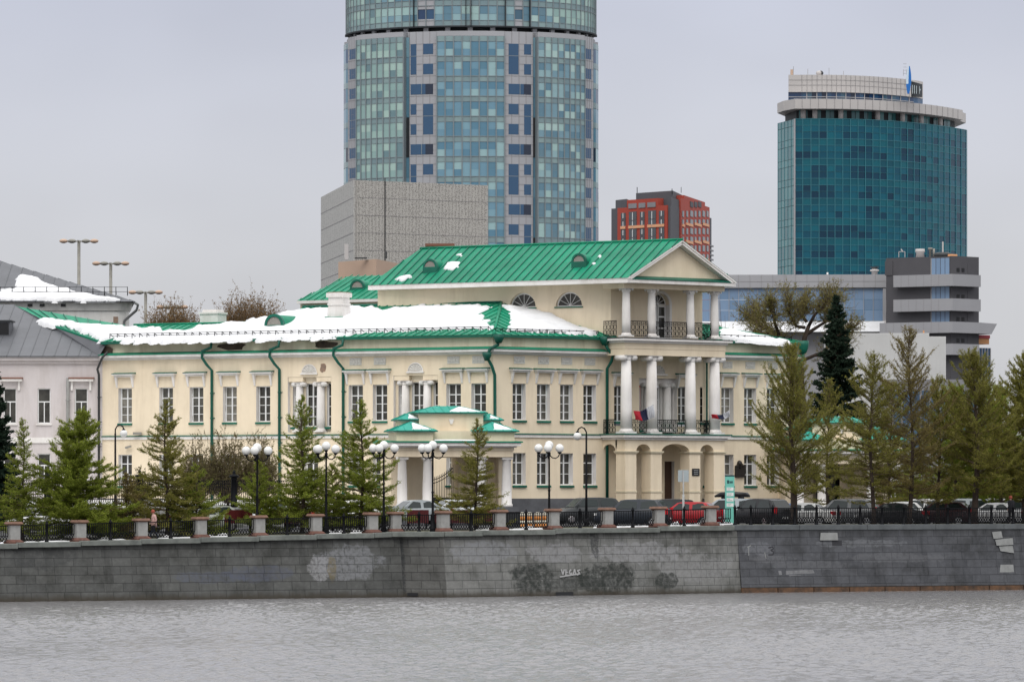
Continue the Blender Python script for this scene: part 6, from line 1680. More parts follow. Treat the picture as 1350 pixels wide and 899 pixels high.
def car(px, d, head, kind, col, label, roof_box=False, group='cars parked along the embankment', dz=0.0):
    k = KIND[kind]; L, W_, Hh = k['L'], k['W'], k['H']; pc = paint(col)
    p = emb(px, d); z = zg(p.x-ND[0]*d, d)-.14 + dz
    r = thing('parked_car', label, 'car', (p.x, p.y, z), R(head), group)
    X = lambda t: L*(.5-t)
    mb = MB(); secs = []
    for t, zt in k['top']:
        w_ = W_/2*(.80 + .20*min(1, t/.10))*(.86 + .14*min(1, (1-t)/.08)); secs.append([(X(t), s*w_*q, zz) for s, q, zz in ((-1, .93, .24), (-1, 1.0, .45), (-1, .99, zt*.78), (-1, .90, zt), (1, .90, zt), (1, .99, zt*.78), (1, 1.0, .45), (1, .93, .24))])
    V = [v for s in secs for v in s]; Fc = []
    for i in range(len(secs)-1):
        for j in range(8): Fc.append((i*8+j, i*8+(j+1) % 8, (i+1)*8+(j+1) % 8, (i+1)*8+j))
    Fc += [tuple(range(8)), tuple((len(secs)-1)*8+j for j in range(7, -1, -1))]
    mb.add(V, Fc, pc, True)
    a, b, c, e = k['cab']; zb = k['top'][4][1]-.03
    wb, wt = W_/2*.90, W_/2*.68
    st = [(a, zb, wb), (b, Hh-.05, wt*1.02), (b+.07, Hh, wt), ((b+c)/2, Hh+.02, wt), (c-.05, Hh-.02, wt), (c, Hh-.06, wt*.98), (e, zb+.02, wb*.95)]
    V, Fc = [], []
    for t, zz, w_ in st: V += [(X(t), -w_, zz), (X(t), w_, zz)]
    V0 = len(V); V += [(X(t), s*wb*.97, zb-.02) for t, zz, w_ in st for s in (-1, 1)]
    for i in range(len(st)-1):
        Fc += [(2*i, 2*i+1, 2*i+3, 2*i+2), (2*i, 2*i+2, V0+2*i+2, V0+2*i), (2*i+1, V0+2*i+1, V0+2*i+3, 2*i+3)]
    mb.add(V, Fc, pc, False)
    o = mb.local('body', r, recalc=True); bv = o.modifiers.new('edges', 'BEVEL'); bv.width = .035; bv.segments = 2; bv.limit_method = 'ANGLE'; bv.angle_limit = R(25)
    def pane(q, name='window'):
        n = (Vector(q[1])-Vector(q[0])).cross(Vector(q[3])-Vector(q[0])).normalized(); g = MB()
        cen = sum((Vector(v) for v in q), Vector())/4
        if n.dot(cen - Vector((0, 0, .9))) < 0: n = -n
        q = [cen + (Vector(v)-cen)*.9 + n*.015 for v in q]; g.hexa([v - n*.02 for v in q] + q, 'car_glass'); g.local(name, r)
    mid = (b+c)/2
    for s in (-1, 1):
        lo = lambda t: (X(t), s*(wb*.975), zb+.02); hi = lambda t: (X(t), s*wt*1.0, Hh-.06)
        pane([lo(a+.05), lo(mid-.015), hi(mid-.015), hi(b+.02)]); pane([lo(mid+.01), lo(e-.06), hi(c-.03), hi(mid+.01)])
        m = MB(); m.hexa([(X(a+.06)+dx, s*(wb+dy), zb+zz) for zz in (.03, .16) for dx, dy in ((0, .02), (.1, .02), (.1, .2), (0, .2))], pc); m.local('mirror', r)
    pane([(X(a), -wb*.93, zb), (X(a), wb*.93, zb), (X(b), wt*.95, Hh-.05), (X(b), -wt*.95, Hh-.05)], 'windscreen')
    pane([(X(e), -wb*.88, zb+.04), (X(e), wb*.88, zb+.04), (X(c), wt*.92, Hh-.07), (X(c), -wt*.92, Hh-.07)], 'rear_window')
    for t in (.185, .80):
        for s in (-1, 1):
            w = MB(); x = X(t); y0 = s*(W_/2-.20); y1 = s*(W_/2+.012)
            w.tube([(x, y0, .33), (x, s*(W_/2-.03), .33), (x, y1, .33)], [.33, .33, .29], 'tyre', 18, smooth=False); wo = w.local('wheel', r)
            rm = MB(); rm.tube([(x, y1, .33), (x, y1+s*.012, .33)], [.21, .19], 'rim', 14, smooth=False)
            rm.local('rim', wo)
    hz = k['top'][1][1]
    for s in (-1, 1):
        h_ = MB(); h_.box(X(.035), X(.0)+.005, min(s*.5, s*.78), max(s*.5, s*.78), hz-.13, hz+.0, 'headlight'); h_.local('headlight', r)
        tl = MB(); zt = k['top'][-2][1]; x0 = X(1.0)
        if kind in ('suv', 'van', 'hatch'): tl.box(x0-.01, x0+.20, min(s*W_*.35, s*W_*.462), max(s*W_*.35, s*W_*.462), zt-.30, zt+.10, 'taillight')
        else: tl.box(x0-.012, x0+.22, min(s*W_*.28, s*W_*.452), max(s*W_*.28, s*W_*.452), zt-.26, zt-.04, 'taillight')
        tl.local('taillight', r)
    for x, nm in ((X(1.0)-.02, 'licence_plate'), (X(0)+.02, 'licence_plate')): q = MB(); q.box(x-.008, x+.008, -.26, .26, .5, .61, 'plate'); q.local(nm, r)
    if roof_box:
        rb = thing('roof_box', 'black roof box strapped on the silver blue van', 'roof box', (p.x, p.y, z+Hh), R(head))
        m = MB(); 
        sec = [(-1.1, .12, .24), (-.9, .36, .40), (0, .42, .46), (.7, .38, .42), (1.15, .16, .22)]
        V, Fc = [], []
        for x, w_, t_ in sec: V += [(x, -w_, .1), (x, w_, .1), (x, w_, t_*.85), (x, w_*.8, t_), (x, -w_*.8, t_), (x, -w_, t_*.85)]
        for i in range(4):
            for j in range(6): Fc.append((i*6+j, i*6+(j+1) % 6, (i+1)*6+(j+1) % 6, (i+1)*6+j))
        Fc += [tuple(range(6)), tuple(24+j for j in range(5, -1, -1))]
        m.add(V, Fc, 'black', True); m.local('shell', rb, recalc=True)
        m = MB(); m.box(-.6, -.5, -.5, .5, .0, .1, 'black'); m.box(.5, .6, -.5, .5, .0, .1, 'black'); m.local('roof_bar', rb)
    return r
BLK, NAVY, RED, SIL, WHT, GRY, BLUE, MAR = (.012, .012, .014), (.012, .018, .028), (.42, .012, .018), (.36, .40, .42), (.72, .72, .71), (.13, .135, .14), (.02, .10, .33), (.16, .012, .018)
car(775, 19, 200, 'suv', (.03, .034, .036), 'black estate car with a slanted windscreen below the palace downpipe', dz=.1)
car(835, 8.6, 166, 'suv', NAVY, 'dark navy car with silver wheels parked before the arcade, left of the red one')
car(876, 15, 190, 'suv', BLK, 'black car mostly hidden between the navy car and the red car')
car(907, 9.6, 160, 'hatch', RED, 'bright red hatchback parked before the arcade')
car(966, 12.5, 160, 'van', SIL, 'silver blue van carrying a black roof box', True)
car(1003, 8.4, 128, 'suv', BLK, 'black off-road car seen from behind, right of the van with the roof box')
car(1025, 16, 168, 'sedan', BLUE, 'bright blue car showing its roof behind the white saloon')
car(1058, 8.2, 160, 'sedan', WHT, 'white saloon with red tail lights parked by the broad larch')
car(1114, 13, 160, 'suv', GRY, 'dark grey estate car right of the white saloon')
car(1156, 18, 170, 'sedan', MAR, 'maroon car showing only its roof behind a white hatchback')
car(1186, 13, 158, 'hatch', WHT, 'white hatchback behind a black saloon under the tallest larch')
car(1176, 8, 165, 'sedan', BLK, 'black saloon in front of the white hatchback')
car(1217, 12, 150, 'suv', WHT, 'white off-road car with a red tail light right of the tallest larch trunk')
car(1243, 8, 160, 'hatch', (.05, .012, .016), 'dark maroon hatchback behind the dense railing left of the thick larch trunk')
car(1268, 14, 165, 'van', SIL, 'silver van left of the thick larch trunk')
car(1296, 20, 175, 'van', WHT, 'white van right of the thick larch trunk')
car(1312, 10, 155, 'sedan', (.6, .6, .6), 'white saloon left of the man in dark clothes')
car(1352, 9, 160, 'suv', GRY, 'grey car cut by the right picture edge')
car(1138, 22, 172, 'sedan', SIL, 'silver saloon behind the dark grey estate car')
car(1235, 24, 172, 'suv', (.3, .3, .3), 'grey off-road car far behind the maroon hatchback')
car(546, 13, 205, 'sedan', (.30, .33, .34), 'silver grey saloon parked before the left pavilion columns', dz=.25)
car(596, 15, 205, 'sedan', (.62, .64, .66), 'whitish saloon parked before the iron gate', dz=.25)
car(464, 15, 205, 'sedan', WHT, 'white saloon behind the larch left of the pavilion')
car(366, 13, 200, 'hatch', (.5, .52, .54), 'pale silver hatchback behind the maroon boards by the first globe lamp', dz=.12)
car(272, 11, 205, 'hatch', (.35, .37, .33), 'silver hatchback beside the leftmost maroon board')
car(172, 12, 200, 'sedan', (.22, .21, .19), 'brownish grey saloon left of the walker in a pink coat')
car(62, 12, 200, 'sedan', (.6, .6, .6), 'white saloon hidden behind the leftmost larches')

# ================================================================ people
def figure(px, d, height, head, label, top, legs, hat, stride=.25, bag=None):
    p = emb(px, d); z = zbank(p.x-ND[0]*d); r = thing('person', label, 'person', (p.x, p.y, z), R(head))
    k = height/1.75
    # x forward, y left
    J = {'pel': (0, 0, .95), 'wst': (.01, 0, 1.12), 'chs': (.02, 0, 1.36), 'nck': (.04, 0, 1.50), 'hd': (.07, 0, 1.60), 'tp': (.06, 0, 1.72),
         'lh': (0, .10, .90), 'lk': (stride*.55, .11, .50), 'la': (stride, .10, .08), 'lt': (stride+.17, .11, .03), 'rh': (0, -.10, .90), 'rk': (-stride*.15, -.11, .48), 'ra': (-stride*1.1, -.10, .12), 'rt': (-stride*.9+.10, -.11, .03),
         'ls': (.02, .19, 1.42), 'le': (-.10, .24, 1.14), 'lw': (.06, .24, .92), 'lf': (.10, .24, .82), 'rs': (.02, -.19, 1.42), 're': (-.02, -.25, 1.15), 'rw': (.17, -.22, .98), 'rf': (.22, -.21, .89)}
    E = [('pel', 'wst'), ('wst', 'chs'), ('chs', 'nck'), ('nck', 'hd'), ('hd', 'tp'), ('pel', 'lh'), ('lh', 'lk'), ('lk', 'la'), ('la', 'lt'), ('pel', 'rh'), ('rh', 'rk'), ('rk', 'ra'), ('ra', 'rt'),
         ('chs', 'ls'), ('ls', 'le'), ('le', 'lw'), ('lw', 'lf'), ('chs', 'rs'), ('rs', 're'), ('re', 'rw'), ('rw', 'rf')]
    rad = dict(pel=.15, wst=.15, chs=.165, nck=.06, hd=.095, tp=.07, lh=.1, lk=.065, la=.045, lt=.04, rh=.1, rk=.065, ra=.045, rt=.04, ls=.08, le=.06, lw=.04, lf=.035, rs=.08, re=.06, rw=.04, rf=.035)
    names = list(J); me = bpy.data.meshes.new('body'); me.from_pydata([tuple(c*k for c in J[n]) for n in names], [(names.index(a), names.index(b)) for a, b in E], [])
    o = bpy.data.objects.new('body', me); COL.objects.link(o)
    sk = o.modifiers.new('skin', 'SKIN'); sk.use_smooth_shade = True; sv = me.skin_vertices[0].data
    for i, n in enumerate(names): sv[i].radius = (rad[n]*k, rad[n]*k*(1.15 if n in ('chs', 'wst', 'pel') else 1)); sv[i].use_root = n == 'pel'
    o.modifiers.new('sub', 'SUBSURF').levels = 1; o.modifiers['sub'].render_levels = 1
    dg = bpy.context.evaluated_depsgraph_get(); ev = bpy.data.meshes.new_from_object(o.evaluated_get(dg)); bpy.data.objects.remove(o)
    for n in ('skin', top, legs, 'black'): ev.materials.append(MATS[n])
    for f in ev.polygons:
        c = f.center/k; f.material_index = 3 if c.z < .12 else 2 if c.z < .88 and abs(c.y) < .19 else 0 if c.z > 1.5 or (abs(c.y) > .19 and c.z < .93) else 1
    o = link('body', ev, r)
    c = MB(); c.lathe([(.235, .72), (.20, .95), (.19, 1.12), (.20, 1.34), (.15, 1.46), (.07, 1.51)], top, 14); co_ = c.local('coat', r); co_.scale = (k*.8, k, k)
    h = MB(); h.lathe([(.118, 1.60), (.122, 1.66), (.105, 1.74), (.05, 1.79)], hat, 12, (.06, 0, 0)); ho = h.local('hat', r); ho.scale = (k, k, k)
    f = MB(); f.ball((.175, 0, 1.60), .016, 'skin', 6); f.ball((.16, .035, 1.625), .012, 'black', 6); f.ball((.16, -.035, 1.625), .012, 'black', 6); fo = f.local('face', r); fo.scale = (k, k, k)
    if bag: b = MB(); b.box(-.02, .22, .22, .34, .55, .82, bag); bo = b.local('handbag', r); bo.scale = (k, k, k)
    return r
figure(203, 2.0, 1.62, 195, 'person in a pink coat and red hat walking behind the railing with a dark bag', 'pink_cloth', 'jeans', 'red_cloth', .28, 'dark_cloth')
figure(1333, 2.6, 1.72, 120, 'person in dark clothes standing behind the railing near the right edge', 'dark_cloth', 'dark_cloth', 'red_cloth', .06)
# ================================================================ far buildings
def ell(px, cxp, D, a, b):
    """point on an oval plan seen at column px; returns the plan angle"""
    cx = xat(cxp, D); k = (px-CX)/F
    # (cx + a sin t) = k (D - b cos t)
    A_, B_, C_ = a, k*b, k*D - cx
    Rr = math.hypot(A_, B_); ph = math.atan2(B_, A_)
    return math.asin(max(-1, min(1, C_/Rr))) - ph
# ---------------- the big glass tower
D = 800.0; TA = xat(789.5, D)-xat(621, D)+.25; TB = 17.5; TCX = xat(621, D)
tower = thing('glass_skyscraper', 'huge rounded blue-green glass skyscraper cut by the top of the picture', 'skyscraper', (TCX, D, 0))
def tp(t, z, off=0.0): 
    nrm = Vector((math.sin(t)/TA, -math.cos(t)/TB, 0)).normalized()
    return Vector((TCX + TA*math.sin(t), D - TB*math.cos(t), z)) + nrm*off
def th(px, off=0.0):
    k = (px-CX)/F; lo, hi = -1.62, 1.62
    for _ in range(50):
        m = (lo+hi)/2; p = tp(m, 0, off)
        if p.x/p.y < k: lo = m
        else: hi = m
    return (lo+hi)/2
FH = 26.45*(D-TB)/F; ZTOP = zat(40.5, D-TB)
def tband(mb, t0, t1, z0, z1, off0, off1, m, n=1):
    for i in range(n):
        a, b = t0+(t1-t0)*i/n, t0+(t1-t0)*(i+1)/n
        mb.hexa([tp(a, z0, off1), tp(b, z0, off1), tp(b, z0, off0), tp(a, z0, off0), tp(a, z1, off1), tp(b, z1, off1), tp(b, z1, off0), tp(a, z1, off0)], m)
nfl = 24
floors = [ZTOP - .95 - FH*(i+1) for i in range(nfl)]      # bottom of the vision band of each floor
def glass_bay(px0, px1, ncol, mat_, off, name, spandrel='tower_spandrel', split=.5):
    t0, t1 = th(px0, off), th(px1, off); mb = MB()
    for z in floors:
        for c in range(ncol):
            a, b = t0+(t1-t0)*c/ncol, t0+(t1-t0)*(c+1)/ncol
            for z0, z1, m in ((z+.02, z+FH*.70*split, mat_), (z+FH*.70*split+.01, z+FH*.72, mat_), (z+FH*.74, z+FH-.02, spandrel)):
                mb.quad(tp(a, z0, off), tp(b, z0, off), tp(b, z1, off), tp(a, z1, off), m)
    o = mb.build(name, tower); ml = MB()
    for c in range(ncol+1):
        a = t0+(t1-t0)*c/ncol; w_ = .09/TA
        tband(ml, a-w_, a+w_, floors[-1], ZTOP-.95, off-.05, off+.16, 'mullion')
    for z in floors:
        tband(ml, t0, t1, z-.06, z+.06, off-.02, off+.10, 'mullion', 4); tband(ml, t0, t1, z+FH*.72, z+FH*.72+.07, off-.02, off+.08, 'mullion', 4)
    ml.build('mullion', o)
    mb = MB()
    for a in (t0, t1): mb.quad(tp(a, floors[-1], off), tp(a, ZTOP-.95, off), tp(a, ZTOP-.95, -1.5), tp(a, floors[-1], -1.5), 'mullion')
    tband(mb, t0, t1, ZTOP-.95, ZTOP-.1, -1.0, off, 'clad_grey', 6); mb.build('bay_cheek', o)
    return o
glass_bay(470, 532, 8, 'tower_glass_mint', .9, 'curtain_wall'); glass_bay(576, 665, 8, 'tower_glass_blue', .35, 'curtain_wall'); glass_bay(709, 771, 8, 'tower_glass', .9, 'curtain_wall')
# dark slots beside the bays
for a, b in ((532, 540), (702.5, 709)):
    mb = MB(); t0, t1 = th(a), th(b)
    for z in floors:
        tband(mb, t0, t1, z, z+FH-.05, -.6, -.25, 'tower_glass_blue' if int(z) % 3 else 'tower_void')
    mb.build('slot_glazing', tower)
# clad piers with punched windows
mb = MB(); pw = []
for a, b, cols in ((459, 470, [(461, 469)]), (540, 576, [(541.5, 549), (558, 571)]), (665, 702.5, [(670.5, 683.5), (691, 700)]), (771, 782, [(772, 779)])):
    t0, t1 = th(a), th(b)
    tband(mb, t0, t1, floors[-1], ZTOP-.1, -.8, .0, 'clad_grey', 4)
    for f_, z in enumerate(floors):
        tband(mb, t0, t1, z+FH*.02, z+FH*.02+.07, -.01, .03, 'joint', 3); tband(mb, t0, t1, z+FH*.62, z+FH*.62+.07, -.01, .03, 'joint', 3); tband(mb, t0, t1, z+FH*.32, z+FH*.32+.04, -.01, .02, 'joint', 3)
        if f_ >= 18: continue
        q = (f_+0) % 6; W2 = []
        if len(cols) == 2:
            c1, c2 = cols
            if q == 0: W2 = [(c1, -1), (c2, 0)]
            elif q == 1: W2 = [(c2, 0)]
            elif q in (2, 5): W2 = [((c1[0], c2[1]), 0)]
            elif q == 3: W2 = [(c1, 0), (c2, -1)]
            else: W2 = [(c1, 0)]
        else:
            W2 = {0: [(cols[0], 0)], 1: [(cols[0], 0)], 2: [(cols[0], 0)], 3: [(cols[0], -1)], 4: [], 5: [(cols[0], 0)]}[q]
        for (x0, x1), ext in W2: pw.append((x0, x1, z + FH*.12 + ext*FH, z + FH*.64))
    for k in range(5):
        t = t0+(t1-t0)*k/4; tband(mb, t-.04/TA, t+.04/TA, floors[-1], ZTOP-.1, -.01, .025, 'joint')
mb.build('cladding', tower)
for x0, x1, z0, z1 in pw:
    mb = MB(); t0, t1 = th(x0), th(x1); tband(mb, t0, t1, z0, z1, -.02, .045, 'blue_punch', 3 if x1-x0 > 20 else 1)
    if z1-z0 > FH: tband(mb, t0, t1, z0+FH*.9, z0+FH*.9+.1, .0, .06, 'mullion')
    if abs(x1-x0) > 20: t = (t0+t1)/2; tband(mb, t-.06/TA, t+.06/TA, z0, z1, .0, .07, 'mullion')
    mb.build('window', tower)
# glazed flanks at both edges and the closed back
for s in (-1, 1):
    mb = MB(); t0, t1 = (th(459) if s < 0 else th(782)), s*1.72
    for z in floors:
        for c in range(4):
            a, b = t0+(t1-t0)*c/4, t0+(t1-t0)*(c+1)/4
            mb.quad(tp(a, z, -.3), tp(b, z, -.3), tp(b, z+FH*.7, -.3), tp(a, z+FH*.7, -.3), 'blue_punch' if (int(z*3)+c) % 4 == 0 else 'tower_glass_blue'); mb.quad(tp(a, z+FH*.72, -.3), tp(b, z+FH*.72, -.3), tp(b, z+FH, -.3), tp(a, z+FH, -.3), 'tower_spandrel')
    mb.build('flank_glazing', tower)
mb = MB(); n = 40
core = [tp(-1.70+3.4*i/n, 0, -.9) for i in range(n+1)] + [tp(math.pi-1.4+2.8*i/n, 0, 0) for i in range(n+1)]
for a, b in zip(core, core[1:]+core[:1]): mb.quad(a, b, b+Vector((0, 0, ZTOP)), a+Vector((0, 0, ZTOP)), 'clad_grey')
mb.poly([p + Vector((0, 0, ZTOP-.1)) for p in core], 'clad_grey'); mb.build('core', tower)
# upper drum: shadow gap, struts, glazed skirt
UO = -1.0
zb0 = zat(33.5, D-TB); ZU = zb0 + 42
mb = MB()
for i in range(40):
    a, b = -1.6+3.2*i/40, -1.6+3.2*(i+1)/40
    tband(mb, a, b, ZTOP-.1, zb0+.3, -3.2, -2.6, 'tower_void')
for i in range(17): t = -1.45+2.9*i/16; tband(mb, t-.02, t+.02, ZTOP-.1, zb0+.1, -1.9, -1.4, 'clad_grey')
mb.build('gap_strut', tower)
mb = MB(); ml = MB(); nC = 46; T0, T1 = -1.62, 1.62
fl = [zb0 + 3.5*i for i in range(12)]
for i in range(nC):
    a, b = T0+(T1-T0)*i/nC, T0+(T1-T0)*(i+1)/nC
    pxm = CX + F*tp((a+b)/2, 0).x/tp((a+b)/2, 0).y
    pier = 549 < pxm < 566 or 676 < pxm < 693
    for z in fl:
        m = 'tower_glass_mint' if pxm < 500 or pxm > 735 else 'tower_glass'
        if pier:
            tband(mb, a, b, z, z+1.2, UO-.3, UO+.2, 'clad_grey'); tband(mb, a, b, z+1.2, z+2.9, UO-.3, UO+.1, 'blue_punch'); tband(mb, a, b, z+2.9, z+3.5, UO-.3, UO+.2, 'clad_grey')
        else:
            for z0, z1, mm in ((z, z+.9, 'tower_spandrel'), (z+.93, z+2.0, m), (z+2.03, z+3.45, m)): mb.quad(tp(a, z0, UO+.2), tp(b, z0, UO+.2), tp(b, z1, UO+.2), tp(a, z1, UO+.2), mm)
    tband(ml, a-.08/TA, a+.08/TA, zb0, ZU, UO+.15, UO+.34, 'mullion')
for z in fl: tband(ml, T0, T1, z-.05, z+.06, UO+.15, UO+.30, 'mullion', 40); tband(ml, T0, T1, z+.9, z+.96, UO+.15, UO+.27, 'mullion', 40)
o = mb.build('upper_curtain_wall', tower); ml.build('mullion', o)
mb = MB(); tband(mb, T0, T1, zb0-.25, zb0, UO-.6, UO+.45, 'tower_void', 40)
cap = [tp(2*math.pi*i/60, ZU, UO+.1) for i in range(60)]; mb.poly(cap, 'clad_grey'); mb.poly([p - Vector((0, 0, 42.2)) for p in cap], 'tower_void')
for a, b in zip(cap, cap[1:]+cap[:1]):
    if a.y > D+1: mb.quad(a, b, b-Vector((0, 0, 42)), a-Vector((0, 0, 42)), 'clad_grey')
mb.build('drum_core', tower)
mb = MB()
for px in (544, 614, 621, 667, 700): t = th(px); tband(mb, t-.07/TA, t+.07/TA, zb0, ZU, UO+.3, UO+.7, 'tower_void')
mb.build('fin', tower)

# ---------------- perforated grey block
def far_box(r, px0, pxc, px1, Y, dY0, dY1, z0, py_top, name, m, py1=None):
    """a block whose vertical edge nearest us stands at pxc; its two visible faces run back to px0 and px1"""
    pc = (xat(pxc, Y), Y); p0 = (xat(px0, Y+dY0), Y+dY0); p1 = (xat(px1, Y+dY1), Y+dY1)
    p2 = (p0[0]+p1[0]-pc[0], p0[1]+p1[1]-pc[1]); zt = zat(py_top, Y)
    mb = MB(); q = [(*p0, z0), (*pc, z0), (*p1, z0), (*p2, z0), (*p0, zt), (*pc, zt), (*p1, zt), (*p2, zt)]
    mb.hexa(q, m); return mb.build(name, r), Fr(*pc, math.degrees(math.atan2(p1[1]-pc[1], p1[0]-pc[0]))), Fr(*pc, math.degrees(math.atan2(pc[1]-p0[1], pc[0]-p0[0]))), zt, math.dist(pc, p1), math.dist(pc, p0)
def perforated():
    for nm, c1, c2, sc in (('perforated', (.43, .415, .385), (.13, .122, .115), 1.5), ('perforated_pale', (.46, .455, .435), (.36, .355, .34), .6)):
        m, nt, b = newmat(nm); sc *= 5.0; L = nt.links.new; b.inputs['Roughness'].default_value = .7; b.inputs['Specular IOR Level'].default_value = .2
        tcn = nt.nodes.new('ShaderNodeNewGeometry'); mp = nt.nodes.new('ShaderNodeMapping'); mp.inputs['Scale'].default_value = (1, .6, 1.2); L(tcn.outputs['Position'], mp.inputs['Vector'])
        v = nt.nodes.new('ShaderNodeTexVoronoi'); v.inputs['Scale'].default_value = sc; v.inputs['Randomness'].default_value = .6; L(mp.outputs['Vector'], v.inputs['Vector'])
        rr = nt.nodes.new('ShaderNodeMapRange'); rr.inputs['From Min'].default_value = .30; rr.inputs['From Max'].default_value = .44; L(v.outputs['Distance'], rr.inputs['Value'])
        n = nt.nodes.new('ShaderNodeTexNoise'); n.inputs['Scale'].default_value = .5; L(mp.outputs['Vector'], n.inputs['Vector'])
        x = nt.nodes.new('ShaderNodeMix'); x.data_type = 'RGBA'; x.inputs[6].default_value = (*c2, 1); x.inputs[7].default_value = (*c1, 1); L(rr.outputs['Result'], x.inputs[0])
        L(x.outputs[2], b.inputs['Base Color'])
perforated()
pb = thing('perforated_block', 'windowless grey block with a perforated metal screen in front of the skyscraper', 'building', (xat(466, 520), 520, 0))
_, f1, f0, zt, L1, L0 = far_box(pb, 423, 466, 643.5, 520, 30, 9, 0, 237.5, 'block_body', 'perforated_pale')
mb = MB(); mb.fbox(f1, .3, L1-.2, zat(367, 520), zt-.02, .0, .25, 'perforated'); mb.build('screen', pb)
mb = MB()
for k in range(1, 9): z = zt - k*2.0; mb.fbox(f1, 0.3, L1-.2, z-.02, z+.02, .25, .268, 'joint'); mb.fbox(f0, -L0, 0, z-.03, z+.03, -.01, .02, 'joint')
mb.fbox(f1, 3.9, 3.98, zat(367, 520), zt+.35, .25, .36, 'dark_metal'); mb.build('screen_joint', pb)
sb = thing('sand_block', 'small sand coloured block below the perforated grey block', 'building', (xat(497, 470), 470, 0))
far_box(sb, 446, 496, 528, 470, 6, 10, 0, 341.5, 'block_body', 'sand_clad')
mb = MB(); p = at(456, 341, 471); mb.box(p.x-.15, p.x+.25, p.y, p.y+.5, p.z-.1, p.z+1.5, 'fascia'); mb.box(p.x+.9, p.x+2.2, p.y, p.y+.5, p.z, p.z+.12, 'dark_metal'); mb.bar((p.x+4.2, p.y, p.z), (p.x+4.2, p.y, p.z+.7), .12, .12, 'dark_metal'); mb.build('roof_vent', sb)

# ---------------- red brick tower block
Y = 950.0; rb = thing('red_tower_block', 'distant red and charcoal apartment tower behind the pediment', 'apartment tower', (xat(884, Y), Y, 0))
S_ = Y/F
def rz(py): return zat(py, Y)
def slabpx(r, px0, px1, py0, py1, y0, y1, m, name=None, mb=None):
    b = mb or MB(); b.box(xat(px0, y0), xat(px1, y0), y0, y1, zat(py1, y0), zat(py0, y0), m)
    if mb is None: return b.build(name, r)
far_box(rb, 806, 884, 938, Y, 12, 45, 0, 270.5, 'tower_body', 'charcoal')
lf = Fr(xat(884, Y), Y, math.degrees(math.atan2(-12, xat(884, Y)-xat(806, Y+12))))
rf_ = Fr(xat(884, Y), Y, math.degrees(math.atan2(45, xat(938, Y+45)-xat(884, Y))))
lu = lambda px: lf.u(px, .3); ru = lambda px: rf_.u(px, .3)
mb = MB(); mb.fbox(lf, lu(814), lu(879.5), 20, rz(270.5), -.2, .3, 'red_clad'); mb.fbox(lf, lu(826.5), lu(867.5), rz(270.4), rz(260.5), -4, .3, 'red_clad')
mb.fbox(rf_, ru(897.5), ru(935.5), 20, rf_.z(273.5, ru(935)), -.2, .3, 'red_clad'); mb.fbox(rf_, ru(902), ru(929.5), rf_.z(273.6, ru(935)), rf_.z(262, ru(915)), -4, .3, 'red_clad'); mb.build('red_facade', rb)
far_box(rb, 811.5, 826, 834, Y+9, 4, 8, rz(272), 262.5, 'roof_storey', 'charcoal'); far_box(rb, 838.5, 887, 901, Y+8, 8, 16, rz(272), 251.5, 'roof_storey', 'charcoal'); far_box(rb, 868, 885, 903, Y+1.5, 3, 14, rz(272), 260.5, 'roof_storey', 'charcoal')
CP = lambda fr_, *q: (lambda m_: (m_.fbox(fr_, *q), m_.build('coloured_panel', rb)))(MB())
for a, b in ((829, 839.5), (842.5, 851), (854, 864.5)): CP(lf, lu(a), lu(b), rz(272), rz(265.5), .29, .45, 'mid_clad')
for a, b in ((909.5, 913.5), (915, 918.5), (920, 924)): CP(rf_, ru(a), ru(b), rf_.z(274, ru(b)), rf_.z(267, ru(b)), .29, .45, 'charcoal')
for k in range(3):
    py = 295+ k*22.8
    for a, b in ((818.5, 825), (829, 850), (854, 876)): CP(lf, lu(a), lu(b), rz(py+3.6), rz(py), .29, .5, 'orange_clad')
    for a, b in ((899, 902), (904, 913), (915, 924), (926, 934)): CP(rf_, ru(a), ru(b), rf_.z(py+4.6, ru(b)), rf_.z(py+1.2, ru(b)), .29, .5, 'orange_clad')
for row in range(6):
    py = 277.5 + 11.4*row + (0 if row < 2 else 0)
    for a, b in ((819, 825), (829.5, 839.5), (844, 850), (855, 865), (869, 876)):
        w_ = MB(); wide = b-a > 8
        w_.fbox(lf, lu(a), lu(b), rz(py+(10 if wide else 7)), rz(py-(1 if wide else 0)), .295, .42, 'flat_window'); w_.fbox(lf, (lu(a)+lu(b))/2-.07, (lu(a)+lu(b))/2+.07, rz(py+(10 if wide else 7)), rz(py), .42, .5, 'frame_white'); 
        if not wide: w_.fbox(lf, lu(a), lu(b), rz(py+11), rz(py+7.2), .295, .40, 'charcoal')
        w_.build('window', rb)
    for a, b in ((899, 901.2), (904.3, 906.6), (909.5, 913.3), (915, 917.6), (920.3, 923), (925.6, 929), (931, 933.6)):
        w_ = MB(); w_.fbox(rf_, ru(a), ru(b), rf_.z(py+9, ru(b)), rf_.z(py+1.2, ru(b)), .295, .42, 'flat_window'); w_.build('window', rb)
mb = MB(); mb.fbox(rf_, ru(936), ru(941), 10, rf_.z(321, ru(938)), -9, -1.2, 'charcoal')
for k in range(5): mb.fbox(rf_, ru(937), ru(941.5), rf_.z(325+k*6, ru(938)), rf_.z(323+k*6, ru(938)), -1.3, .2, 'mid_clad')
mb.build('balcony_tower', rb)
mb = MB()
for px, py, q in ((840, 247, .16), (886, 249, .16), (898, 247, .12)): p = at(px, py, Y+8); mb.bar((p.x, p.y, p.z-1.2), p, q, q, 'dark_metal')
mb.build('roof_aerial', rb)

